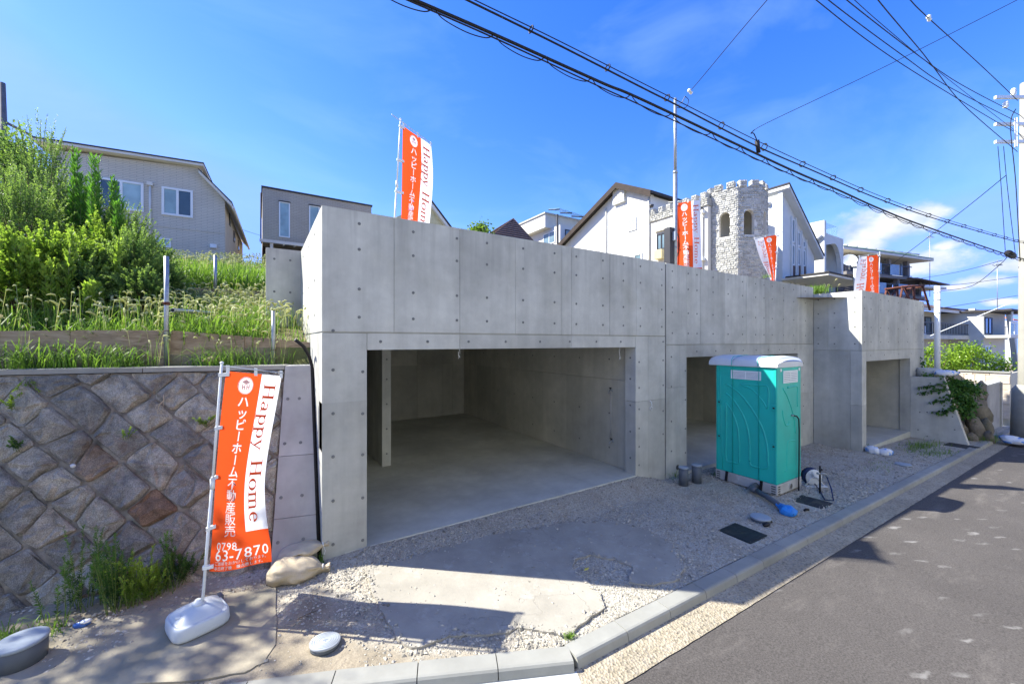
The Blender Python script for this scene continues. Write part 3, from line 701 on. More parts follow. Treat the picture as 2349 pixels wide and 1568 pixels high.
def garage_mid():
    g = thing('concrete_garage', 'middle bare concrete garage behind the green portable toilet', 'garage', (0, 0, 0), 0, 'bare concrete garages along the road')
    X0, X1 = 6.245, 12.94; TOP, JZ, LZ = 4.08, 2.445, 2.18; xl, xr = FX(1575), FX(1830)
    MB().box(6.217, 6.243, .02, .3, -.4, TOP-.01).build('expansion_joint', M['groove'], g)
    xc = [FX(p) for p in (1576, 1607, 1663, 1712, 1755, 1764, 1797, 1830)]
    front_panels(g, X0, X1, JZ+.006, TOP, xc)
    MB().box(X0, X1-.003, .052, .24, JZ+.008, TOP-.002).build('parapet', M['conc'], g)
    front_panels(g, xl, xr, LZ, JZ-.006, [FX(1663), FX(1764)]); MB().box(xl, xr, .052, .25, LZ+.002, JZ-.004).build('lintel', M['conc'], g)
    MB().box(X0+.002, X1-.004, .012, .24, JZ-.0045, JZ+.007).build('cold_joint', M['conc'], g)
    front_panels(g, X0, xl, -.6, JZ-.006, [FX(1560)], [ZP(1555, 888)], th=.25, name='pillar_block')
    front_panels(g, xr, X1, -.7, JZ-.006, [FX(1840)], [ZP(1850, 900)], th=.25, name='pillar_block')
    MB().box(xl-.4, xr+.3, 0, 6, -.5, -.19).build('floor_slab', M['conc_floor'], g)
    MB().box(xl-.45, xr+.5, .252, 6.2, 2.3, JZ-.01).build('ceiling_slab', M['conc_in'], g)
    side_panels(g, xr+.2, .04, .262, 5.98, -.188, 2.298, [1.1, 2, 2.9, 3.8, 4.7], [1.6], 'conc_in'); MB().box(xr+.242, xr+.5, .252, 6.2, -.4, 2.298).build('side_wall', M['conc_in'], g)
    for a, b in cuts(xl-.2, xr+.2, [7.6, 8.5, 9.4, 10.3]): MB().box(a+J, b-J, 6, 6.05, -.18, 2.298).build('wall_panel', M['conc_in'], g)
    MB().box(xl-.45, xr+.5, 6.06, 6.2, -.4, 2.298).build('back_wall', M['conc_in'], g); MB().box(xl-.45, xl-.2, .252, 6.06, -.4, 2.298).build('side_wall', M['conc_in'], g)
    D4 = lambda zx: 1171.3+.3486*zx
    col = [FX(D4(z)) for z in (1064, 1169, 1226, 1332, 1431, 1526, 1612, 1667, 1721, 1796, 1863, 1940)]
    plugs(g, [(x, -.001, z) for x in col for z in (3.93, 3.6, 3.1, 2.68)], RX)
    plugs(g, [(FX(D4(z)), -.001, 2.3) for z in (1225, 1350, 1447, 1530, 1615, 1695, 1770, 1870)], RX)
    plugs(g, [(FX(1540), -.001, z) for z in (2.2, 1.6, .9, .3)]+[(FX(1572), -.001, z) for z in (1.9, 1.3, .7, .2)]+[(FX(1843), -.001, z) for z in (1.9, 1.3, .7, .2)], RX)
    p = Vector((FX(1554), -.003, ZP(1554, 1071)))
    MB().lathe([(.05, 0), (.05, .004), (.04, .004), (.038, .001)], 16, smooth=False).build('weep_disc', M['groove'], g).matrix_local = Matrix.Translation(p) @ Matrix.Rotation(radians(90), 4, 'X')  # dark disc painted in for the shade inside a weep opening
    return g
garage_mid()
def garage_right():
    g = thing('concrete_garage', 'smaller bare concrete garage standing forward, with sunlit triangle on its flank', 'garage', (0, 0, 0), 0, 'bare concrete garages along the road')
    X0, X1, Y0 = 12.945, 18.65, -1.104; TOP, JZ, LZ = 3.88, 2.27, 1.975; xl = 13.26; xr = 17.1
    Z5 = lambda zx: 1717.9+.4232*zx
    fx = lambda px: XP(px, Y0)
    xc = [fx(Z5(z)) for z in (705, 763, 820, 875, 905)]
    front_panels(g, X0, X1, JZ+.006, TOP, xc, y0=Y0); MB().box(X0+.052, X1-.003, Y0+.052, Y0+.24, JZ+.008, TOP-.002).build('parapet', M['conc'], g)
    front_panels(g, xl, xr, LZ, JZ-.006, [15.2], y0=Y0); MB().box(xl, xr, Y0+.052, Y0+.25, LZ+.002, JZ-.004).build('lintel', M['conc'], g)
    MB().box(X0+.012, X1-.004, Y0+.012, Y0+.24, JZ-.0045, JZ+.007).build('cold_joint', M['conc'], g); MB().box(X0+.012, X0+.24, Y0+.241, -.01, JZ-.0045, JZ+.007).build('cold_joint', M['conc'], g)
    front_panels(g, X0, xl, -.9, JZ-.006, [], [.8], y0=Y0, th=.25, name='pillar_block')
    front_panels(g, xr, X1, -.9, JZ-.006, [], [1.4], y0=Y0, th=.25, name='pillar_block')
    side_panels(g, X0, .05, Y0+.052, -.003, JZ+.006, TOP-.003, [-.35]); side_panels(g, X0, .05, Y0+.252, -.003, -.9, JZ-.006, [])
    MB().box(X0+.052, X0+.25, Y0+.252, .2, -.6, TOP-.004).build('side_wall', M['conc'], g)
    MB().box(xl-.02, xr+.05, Y0+.0, 4, -.7, -.37).build('floor_slab', M['conc_floor'], g)
    MB().box(X0+.252, xr+.3, Y0+.252, 4.2, 2.1, JZ-.01).build('ceiling_slab', M['conc_in'], g)
    MB().box(X0+.252, xr+.3, 4, 4.2, -.5, 2.098).build('back_wall', M['conc_in'], g)
    side_panels(g, xr+.04, .05, Y0+.262, 3.98, -.368, 2.098, [.2, 1.1, 2.0], [1.3], 'conc_in'); MB().box(xr+.092, xr+.3, Y0+.252, 3.99, -.5, 2.098).build('side_wall', M['conc_in'], g)
    MB().box(X0+.252, X0+.3, Y0+.252, 3.99, -.5, 2.098).build('side_wall', M['conc_in'], g)
    # wing wall that runs to the kerb with a sloping end
    pl = lambda px, py: (hit(px, py, xr, 0, pi/2)[0], hit(px, py, xr, 0, pi/2)[1])
    pts = [pl(2164, 866), pl(2221, 1021)]; yb = Y0-.003
    poly = [(xr, yb, -.9), (xr, yb, 1.38), (xr, pts[0][0], pts[0][1]), (xr, pts[1][0], pts[1][1]), (xr, pts[1][0], -.9)]
    MB().prism(poly, (.2, 0, 0)).build('wing_wall', M['conc'], g)
    plugs(g, [(xr-.001, *pl(px, py)) for px, py in ((2110, 905), (2127, 905), (2110, 945), (2127, 945), (2106, 985), (2127, 1000), (2185, 955), (2190, 985), (2165, 920))], RY)
    plugs(g, [(fx(Z5(z)), Y0-.001, h) for z in (627, 662, 714, 756, 810, 860, 905, 940) for h in (3.7, 3.4, 2.9, 2.5)], RX)
    plugs(g, [(fx(Z5(z)), Y0-.001, 2.13) for z in (660, 735, 812, 880)], RX)
    plugs(g, [(X0-.001, y, z) for y in (-.95, -.5, -.12) for z in (3.7, 3.3, 2.9, 2.45)], RY)
    return g
garage_right()
def smooth(pts, n=12):
    P_ = [pts[0]]+list(pts)+[pts[-1]]; out = []
    for i in range(1, len(P_)-2):
        a, b, c, d = P_[i-1:i+3]
        for k in range(n):
            t = k/n; out.append(.5*((2*b)+(c-a)*t+(2*a-5*b+4*c-d)*t*t+(3*b-a-3*c+d)*t**3))
    out.append(P_[-2]); return out
# ------------------------------------------------------------------ masonry wall on the left
def build_stone_wall():
    rr = random.Random(21)
    O = Vector((0, .03, -.08)); e = Vector((E_.x, E_.y, 0)); up = Vector((NN.x*.75, NN.y*.75, 2.27)); L = up.length; s = up/L
    out = e.cross(s).normalized()
    if out.y > 0: out = -out
    def pt(a, b, c=0): return O+e*a+s*b+out*c
    root = thing('stone_retaining_wall', 'battered retaining wall of diagonally laid granite blocks on the left', 'wall', (0, 0, 0))
    A0, A1 = .52, 7.5; top = L-.055
    mb = MB(); back = Vector((NN.x, NN.y, 0))*.5
    mb.prism([pt(A0, -.1, -.014), pt(A1, -.1, -.014), pt(A1, top, -.014), pt(A0, top, -.014)], back).build('mortar_backing', M['mortar'], root)
    # diagonal bond
    w, h = .385, .325; al = radians(43); e1 = (cos(al), -sin(al)); e2 = (sin(al), cos(al))
    def clip(poly, fn):
        r = []
        for i, p in enumerate(poly):
            q = poly[(i+1) % len(poly)]; fp, fq = fn(p), fn(q)
            if fp >= 0: r.append(p)
            if (fp >= 0) != (fq >= 0):
                t = fp/(fp-fq); r.append((p[0]+(q[0]-p[0])*t, p[1]+(q[1]-p[1])*t))
        return r
    for j in range(-16, 40):
        off = rr.uniform(0, w); rng = range(-22, 34)
        xs = {}; x = -12+off
        edges = []; hh = h*rr.uniform(.94, 1.06)
        while x < 12: edges.append((x+rr.uniform(-.04, .04), rr.uniform(-.06, .06))); x += w*rr.uniform(.68, 1.32)
        for k in range(len(edges)-1):
            (xa, sa), (xb, sb) = edges[k], edges[k+1]; g = .0045
            y0, y1 = j*h+.035*mnoise.noise(Vector((xa*.9, j*7.3, 0))), (j+1)*h+.035*mnoise.noise(Vector((xa*.9, j*7.3+7.3, 0)))
            q = [(xa-sa+g, y0+g+rr.uniform(0, .012)), (xb-sb-g, y0+g+rr.uniform(0, .012)), (xb+sb-g, y1-g-rr.uniform(0, .012)), (xa+sa+g, y1-g-rr.uniform(0, .012))]
            poly = [(x_*e1[0]+y_*e2[0]+3, x_*e1[1]+y_*e2[1]+1) for x_, y_ in q]
            poly = [(A1-p[0]+A0-.0, p[1]) for p in poly]
            for fn in (lambda p: p[0]-A0-.01, lambda p: A1-p[0], lambda p: p[1]+.05, lambda p: top-.012-p[1]):
                if len(poly) >= 3: poly = clip(poly, fn)
            if len(poly) < 3: continue
            ar = abs(sum(poly[i][0]*poly[(i+1) % len(poly)][1]-poly[(i+1) % len(poly)][0]*poly[i][1] for i in range(len(poly))))/2
            if ar < .006: continue
            # rounded, jittered outline, two inset rings, peak
            ring = []
            for i, p in enumerate(poly):
                q2 = poly[(i+1) % len(poly)]
                ln = sqrt((q2[0]-p[0])**2+(q2[1]-p[1])**2); cc = min(.3, .03/max(ln, .01))
                for f in ((cc, .5, 1-cc) if ln > .2 else (cc, 1-cc)):
                    ring.append((p[0]+(q2[0]-p[0])*f+rr.uniform(-.011, .011), p[1]+(q2[1]-p[1])*f+rr.uniform(-.011, .011)))
            cx = sum(p[0] for p in ring)/len(ring); cy = sum(p[1] for p in ring)/len(ring); n = len(ring)
            px, py = cx+rr.uniform(-.09, .09), cy+rr.uniform(-.07, .07); hgt = rr.uniform(.02, .06)
            V = [pt(x_, y_, -.032) for x_, y_ in ring]
            V += [pt(x_+(cx-x_)*.02, y_+(cy-y_)*.02, rr.uniform(-.006, .012)) for x_, y_ in ring]
            tx, ty = rr.uniform(-.12, .12), rr.uniform(-.12, .12)
            V += [pt(x_+(cx-x_)*.14, y_+(cy-y_)*.14, hgt*.55+(x_-cx)*tx+(y_-cy)*ty+rr.uniform(-.016, .02)) for x_, y_ in ring]
            V += [pt(x_+(px-x_)*.5, y_+(py-y_)*.5, hgt*.85+(x_-cx)*tx*.6+(y_-cy)*ty*.6+rr.uniform(-.02, .024)) for x_, y_ in ring]
            V += [pt(px, py, hgt+rr.uniform(-.012, .016))]
            fs = [(i+n*a, (i+1) % n+n*a, (i+1) % n+n*(a+1), i+n*(a+1)) for a in range(3) for i in range(n)]+[(3*n+i, 3*n+(i+1) % n, 4*n) for i in range(n)]
            V = [v-O for v in V]
            o = MB().add(V, fs).build('stone', M['stone'], root); o.location = O
            bm = bmesh.new(); bm.from_mesh(o.data); bmesh.ops.recalc_face_normals(bm, faces=bm.faces[:])
            if sum((f.normal.dot(out) for f in bm.faces)) < 0: bmesh.ops.reverse_faces(bm, faces=bm.faces[:])
            bm.to_mesh(o.data); bm.free()
    # coping
    for k, (a, b) in enumerate(cuts(A0, A1, [2.0, 3.6, 5.4])):
        mb = MB(); bk = Vector((NN.x, NN.y, 0))
        mb.obox(pt(a+.004, top, .02), e*(b-a-.008), bk*.3, Vector((0, 0, .055))).build('coping', M['conc_kerb'], root)
    # cast end section next to the garage
    w2 = thing('concrete_wall_end', 'narrow leaning slab of older pinkish concrete between stone wall and garage', 'wall', (0, 0, 0))
    def xa(b, c=0):   # distance along e where x = -.035
        return .035/.97*1+(s.x*b+out.x*c)/.97*1
    zs = [-.1, .55, 1.25, top+.05]
    for b0, b1 in zip(zs[:-1], zs[1:]):
        poly = [pt(xa(b0+.003), b0+.003, .03), pt(A0-.004, b0+.003, .03), pt(A0-.004, b1-.003, .03), pt(xa(b1-.003), b1-.003, .03)]
        MB().prism(poly, Vector((NN.x, NN.y, 0))*.3).build('lift', M['conc_old'], w2)
    for a in (.14, .4):
        for b in (.3, .78, 1.4, 1.95):
            q = pt(a+(xa(b) if a < .2 else .06), b, .031); o = inst('form_tie_plug', PLUG, w2, q); o.rotation_euler = out.to_track_quat('Z', 'Y').to_euler()
    # joint filler and the black pipe that climbs it
    f0, f1 = pt(xa(0)-.012, 0, .01), pt(xa(L)-.012, L, .01)
    setp(MB().tube([f0, f0.lerp(f1, .5), f1, f1+Vector((-.03, -.02, .12)), f1+Vector((-.1, -.08, .25)), f1+Vector((-.2, -.12, .34))], .022, 7).build('black_pipe', M['black']), 'black flexible pipe climbing the joint between pinkish slab and garage', 'pipe')
    # bits on the wall
    for px, py, d, nm, lab, m, sx in ((178, 1068, 3.55, 'plastic_scrap', 'small white plastic scrap stuck between the granite blocks', 'white_pl', .02),):
        p = P(px, py, d); r_ = Vector((ray(px).x, ray(px).y, (CY-py)/F)); o_ = Vector((-.609, -5.062, 2.5)); k = (O-o_).dot(out)/r_.dot(out); p = o_+r_*k+out*.07
        setp(MB().ell((0, 0, 0), (sx*1.2, sx, sx), 8, 6, .15).build(nm, M[m]), lab, 'litter').location = p
    return pt, out, top
WPT, WOUT, WTOP = build_stone_wall()
def build_boards():
    # plywood hoarding on the ledge: each board a part, posts are things
    def line(a0, n0): # point behind the wall top: a along, n behind
        p = Vector((0, .03))+E_*a0+NN*(.75+n0); return p
    b = thing('plywood_barrier', 'low weathered plywood boards holding back the slope above the stone wall', 'barrier', (0, 0, 0), 0, 'plywood barriers on the slope')
    def a_at(px, n):
        p0 = Vector((0, .03))+NN*(.75+n); r = ray(px); o = Vector((-.609, -5.062)); # o+k r = p0+E a
        det = r.x*(-E_.y)+E_.x*r.y; w = p0-o; k = (w.x*(-E_.y)+E_.x*w.y)/det; a = (o+r*k-p0).dot(E_); return a, k
    def zpx(py, k): return 2.5+(CY-py)/F*k
    def board(root, pxa, pxb, n, ya0, yb0, ya1, yb1, lab=None):
        aa, ka = a_at(pxa, n); ab, kb = a_at(pxb, n); pa, pb = line(aa, n), line(ab, n)
        poly = [(pa.x, pa.y, zpx(ya1, ka)), (pb.x, pb.y, zpx(yb1, kb)), (pb.x, pb.y, zpx(yb0, kb)), (pa.x, pa.y, zpx(ya0, ka))]
        c = Vector(poly[0]); MB().prism([Vector(p)-c for p in poly], (NN.x*.018, NN.y*.018, 0)).build('board', M['ply'], root, lab).location = c
    board(b, -260, 160, .4, 762, 757, 870, 870)
    board(b, 161, 384, .402, 757, 757, 870, 866)
    board(b, 386, 560, .42, 757, 771, 866, 860); board(b, 561, 712, .43, 771, 785, 860, 855)
    b2 = thing('plywood_barrier', 'short plywood boards further up the slope under the meadow grass', 'barrier', (0, 0, 0), 0, 'plywood barriers on the slope')
    board(b2, 430, 530, 4.25, 661, 664, 700, 705); board(b2, 531, 614, 4.27, 664, 670, 705, 712)
    def post(px, y0, y1, n, r, lab, cl=True):
        a, k = a_at(px, n); p = line(a, n); z0, z1 = zpx(y1, k), zpx(y0, k)
        t = thing('steel_post', lab, 'post', (p.x, p.y, z0-.1), 0, 'galvanised posts on the slope')
        MB().tube([(0, 0, 0), (0, 0, z1-z0+.1)], r, 12).build('tube', M['steel'], t)
        MB().tube([(0, 0, z1-z0+.1), (0, 0, z1-z0+.104)], r*.8, 12).build('dark_end_disc', M['black'], t)  # black disc on the tube end, painted for the dark inside
        if cl: MB().lathe([(r+.006, 0), (r+.008, .01), (r+.008, .03), (r+.006, .04)], 12, (0, 0, (z1-z0)*.62)).tube([(-r*.4, -r, (z1-z0)*.62+.02), (-r*1.1, -r*2.6, (z1-z0)*.62+.02)], .012).build('clamp', M['rust'], t)
        for zz in ((z1-z0)*.38, ): MB().tube([(r*1.02*cos(2*pi*i/10), r*1.02*sin(2*pi*i/10), zz) for i in range(10)], .004, 4, closed=True).build('tie_wire', M['rust'], t)
        return p, zpx
    post(382, 588, 834, .36, .026, 'tallest galvanised steel post standing in front of the plywood on the ledge')
    post(627, 713, 830, .38, .024, 'short galvanised post by the right end of the plywood boards', False)
    post(494, 586, 680, 4.2, .03, 'thin galvanised post up the slope before the upper boards', False)
    a, k = a_at(396, .55); p = P(396, 711, k); q = P(492, 719, k+.9)
    t = thing('steel_pipe', 'galvanised pipe lying level on the slope, its open end by the tall post', 'pipe', p)
    MB().tube([(0, 0, 0), q-p], .026, 12).build('tube', M['steel'], t); d = (q-p).normalized()
    MB().tube([d*-.003, (0, 0, 0)], .021, 12).build('dark_end_disc', M['black'], t)  # black disc stands in for the shaded bore of the pipe
    p = P(491, 826, a_at(491, .3)[1])
    setp(MB().ell((0, 0, 0), (.11, .07, .055), 9, 6, .22).build('rock', plain('ochre_rock', (.35, .25, .16), .9, .25, 8, .5)), 'ochre rock lying on the ledge above the stone wall', 'rock').location = p
build_boards()

# ------------------------------------------------------------------ banners
TXT = {}
def glyph(ch, bold=.0):
    key = (ch, bold)
    if key in TXT: return TXT[key]
    c = bpy.data.curves.new('glyph', 'FONT'); c.body = ch; c.size = 1; c.offset = bold; c.resolution_u = 2
    o = bpy.data.objects.new('glyph', c); C.objects.link(o); dg = bpy.context.evaluated_depsgraph_get(); dg.update()
    ev = o.evaluated_get(dg); m = ev.to_mesh()
    r = ([(v.co.x, v.co.y) for v in m.vertices], [list(p.vertices) for p in m.polygons])
    ev.to_mesh_clear(); bpy.data.objects.remove(o); bpy.data.curves.remove(c); TXT[key] = r; return r
def outline(ch):
    key = ('o', ch)
    if key in TXT: return TXT[key]
    c = bpy.data.curves.new('glyph', 'FONT'); c.body = ch; c.size = 1; o = bpy.data.objects.new('glyph', c); C.objects.link(o); dg = bpy.context.evaluated_depsgraph_get(); dg.update()
    cu = o.evaluated_get(dg).to_curve(dg); from mathutils.geometry import interpolate_bezier as ib; res = []
    for s in cu.splines:
        pts = []
        if s.type == 'BEZIER':
            bp = s.bezier_points; n = len(bp)
            for i in range(n):
                a, b = bp[i], bp[(i+1) % n]; straight = (a.handle_right-a.co).cross(b.co-a.co).length < 1e-4 and (b.handle_left-b.co).cross(b.co-a.co).length < 1e-4
                pts += [a.co.xy] if straight else [q.xy for q in ib(a.co, a.handle_right, b.handle_left, b.co, 4)[:-1]]
        else: pts = [p.co.xy for p in s.points]
        if len(pts) > 2: res.append([(p[0], p[1]) for p in pts])
    o.to_curve_clear(); bpy.data.objects.remove(o); bpy.data.curves.remove(c); TXT[key] = res; return res
HOLES = []
def cut_sheet(rect, holes):
    """flat sheet (s0,s1,t0,t1) with openings, cut along a grid so that it can hang in folds"""
    s0, s1, t0, t1 = rect; c = bpy.data.curves.new('sheet', 'CURVE'); c.dimensions = '2D'; c.fill_mode = 'BOTH'
    for poly in [[(s0, t0), (s1, t0), (s1, t1), (s0, t1)]]+holes:
        sp = c.splines.new('POLY'); sp.points.add(len(poly)-1)
        for q, p in zip(sp.points, poly): q.co = (p[0], p[1], 0, 1)
        sp.use_cyclic_u = True
    o = bpy.data.objects.new('sheet', c); C.objects.link(o); dg = bpy.context.evaluated_depsgraph_get(); dg.update(); ev = o.evaluated_get(dg); m = ev.to_mesh()
    bm = bmesh.new(); bm.from_mesh(m); ev.to_mesh_clear(); bpy.data.objects.remove(o); bpy.data.curves.remove(c)
    for k in range(1, 32):
        t = k*.056
        if t0 < t < t1: bmesh.ops.bisect_plane(bm, geom=bm.verts[:]+bm.edges[:]+bm.faces[:], plane_co=(0, t, 0), plane_no=(0, 1, 0))
    for k in range(1, 12):
        s = k*.052
        if s0 < s < s1: bmesh.ops.bisect_plane(bm, geom=bm.verts[:]+bm.edges[:]+bm.faces[:], plane_co=(s, 0, 0), plane_no=(1, 0, 0))
    bm.verts.index_update(); r = ([(v.co.x, v.co.y) for v in bm.verts], [[v.index for v in f.verts] for f in bm.faces]); bm.free(); return r
class G2:
    def __init__(s): s.v = []; s.f = []
    def add(s, vs, fs): b = len(s.v); s.v += vs; s.f += [[b+i for i in f] for f in fs]
    def bar(s, x0, y0, x1, y1, w0, w1=None):
        w1 = w1 or w0; d = Vector((x1-x0, y1-y0)).normalized(); n = Vector((-d.y, d.x))
        s.add([(x0+n.x*w0/2, y0+n.y*w0/2), (x0-n.x*w0/2, y0-n.y*w0/2), (x1-n.x*w1/2, y1-n.y*w1/2), (x1+n.x*w1/2, y1+n.y*w1/2)], [(0, 1, 2, 3)])
    def rect(s, x0, y0, x1, y1): s.add([(x0, y0), (x1, y0), (x1, y1), (x0, y1)], [(0, 1, 2, 3)])
    def arc(s, cx, cy, rx, ry, a0, a1, thin=.045, thick=.12, n=16):
        vs = []
        for i in range(n+1):
            a = radians(a0+(a1-a0)*i/n); w = (thin+(thick-thin)*abs(cos(a))**1.5)/2
            vs += [(cx+(rx+w)*cos(a), cy+(ry+w*.9)*sin(a)), (cx+(rx-w)*cos(a), cy+(ry-w*.9)*sin(a))]
        s.add(vs, [(2*i, 2*i+1, 2*i+3, 2*i+2) for i in range(n)])
    def disc(s, cx, cy, r, n=24): s.add([(cx+r*cos(2*pi*i/n), cy+r*sin(2*pi*i/n)) for i in range(n)], [list(range(n))])
    def ring(s, cx, cy, r0, r1, n=24):
        s.add([(cx+r*cos(2*pi*i/n), cy+r*sin(2*pi*i/n)) for i in range(n) for r in (r0, r1)], [(2*i, 2*i+1, 2*((i+1) % n)+1, 2*((i+1) % n)) for i in range(n)])
def serif_words():
    g = G2(); x = 0
    def H(x):
        for a in (.1, .6): g.rect(x+a, 0, x+a+.12, 1); g.rect(x+a-.1, 0, x+a+.22, .045); g.rect(x+a-.1, .955, x+a+.22, 1)
        g.rect(x+.2, .48, x+.62, .53); return .88
    def a(x):
        g.rect(x+.34, .06, x+.44, .46); g.arc(x+.25, .46, .14, .15, 0, 150, .05, .1); g.arc(x+.21, .17, .15, .15, 20, 350, .05, .1); g.bar(x+.4, .06, x+.54, .03, .06, .04); return .58
    def p(x):
        g.rect(x+.1, -.32, x+.2, .62); g.rect(x+.0, -.32, x+.3, -.28); g.bar(x+.0, .58, x+.15, .62, .04, .06); g.arc(x+.36, .31, .19, .29, -150, 150, .045, .11); return .64
    def y(x):
        g.bar(x+.1, .62, x+.31, .02, .11, .08); g.bar(x+.5, .62, x+.2, -.3, .045); g.rect(x+.0, .59, x+.24, .625); g.rect(x+.38, .59, x+.6, .625); g.disc(x+.17, -.28, .055, 10); return .62
    def o(x): g.arc(x+.31, .31, .23, .29, 0, 360, .045, .12, 24); return .64
    def m(x):
        for q in (.1, .42, .74): g.rect(x+q, 0, x+q+.1, .5 if q > .1 else .62); g.rect(x+q-.07, 0, x+q+.17, .04)
        g.bar(x+.0, .58, x+.15, .62, .04, .06)
        for q in (.3, .62): g.arc(x+q, .46, .17, .14, 0, 165, .06, .1)
        return 1.02
    def e(x): g.arc(x+.28, .31, .2, .29, 5, 320, .045, .12); g.rect(x+.1, .32, x+.52, .36); return .58
    for fn in (H, a, p, p, y, None, H, o, m, e): x += .42 if fn is None else fn(x)
    return g, x
def banner_art():
    """flat artwork in cloth units (s to the free edge, t down): white print, orange print"""
    w, o = G2(), G2()
    HOLES.append([(.21+.079*cos(2*pi*i/28), .115+.079*sin(2*pi*i/28)) for i in range(28)])
    w.disc(.21, .115, .082, 28); o.ring(.21, .115, .073, .0765, 28)
    for hx in (.178, .224):
        for q in (0, .024): o.rect(hx-.006+q, .1, hx+.003+q, .152)
        o.rect(hx, .123, hx+.024, .13)
    o.add([(.21, .058), (.166, .082), (.21, .1), (.254, .082)], [(0, 1, 2, 3)])
    for q in range(10): o.rect(.175+q*.0072, .166, .179+q*.0072, .171)
    for i, ch in enumerate('ハッピーホーム不動産販売'):
        v, f = glyph(ch, .03 if i < 7 else .012); t = .262+i*.1068; s = .21; k = .108
        vs = []; ol = outline(ch); nv = len(v)
        for x, y in list(v)+[p for q in ol for p in q]:
            a, b = (x-.5)*k*(1.2 if ch != 'ー' else 1), (y-.38)*k*1.04
            if ch == 'ー': a, b = b, -a
            if ch == 'ッ': a += .004
            vs.append((s+a, t-b))
        w.add(vs[:nv], f); hv = vs[nv:]
        for q in ol: HOLES.append(hv[:len(q)]); hv = hv[len(q):]
    def run(text, s, t, k, bold, adv=None):
        for ch in text:
            v, f = glyph(ch, bold); w.add([(s+x*k, t-y*k) for x, y in v], f)
            for q in outline(ch): HOLES.append([(s+x*k, t-y*k) for x, y in q])
            s += (adv or (max([x for x, y in v]+[.3])+.07))*k
    run('0798', .062, 1.61, .1, .008); run('63-7870', .05, 1.705, .142, .012)
    run('ご迷惑をおかけしております。', .05, 1.742, .036, .008, 1.0); run('本日終了後 撤去致します。', .05, 1.785, .036, .008, 1.0)
    g, L = serif_words(); o.add([(.415+y*.132, .085+x*1.3/L) for x, y in g.v], g.f)
    return w, o
ART_W, ART_O = banner_art()
SHEETS = [cut_sheet((0, .372, 0, 1.46), [h for h in HOLES if max(p[1] for p in h) < 1.46]), cut_sheet((0, .6, 1.46, 1.8), [h for h in HOLES if min(p[1] for p in h) > 1.46])]
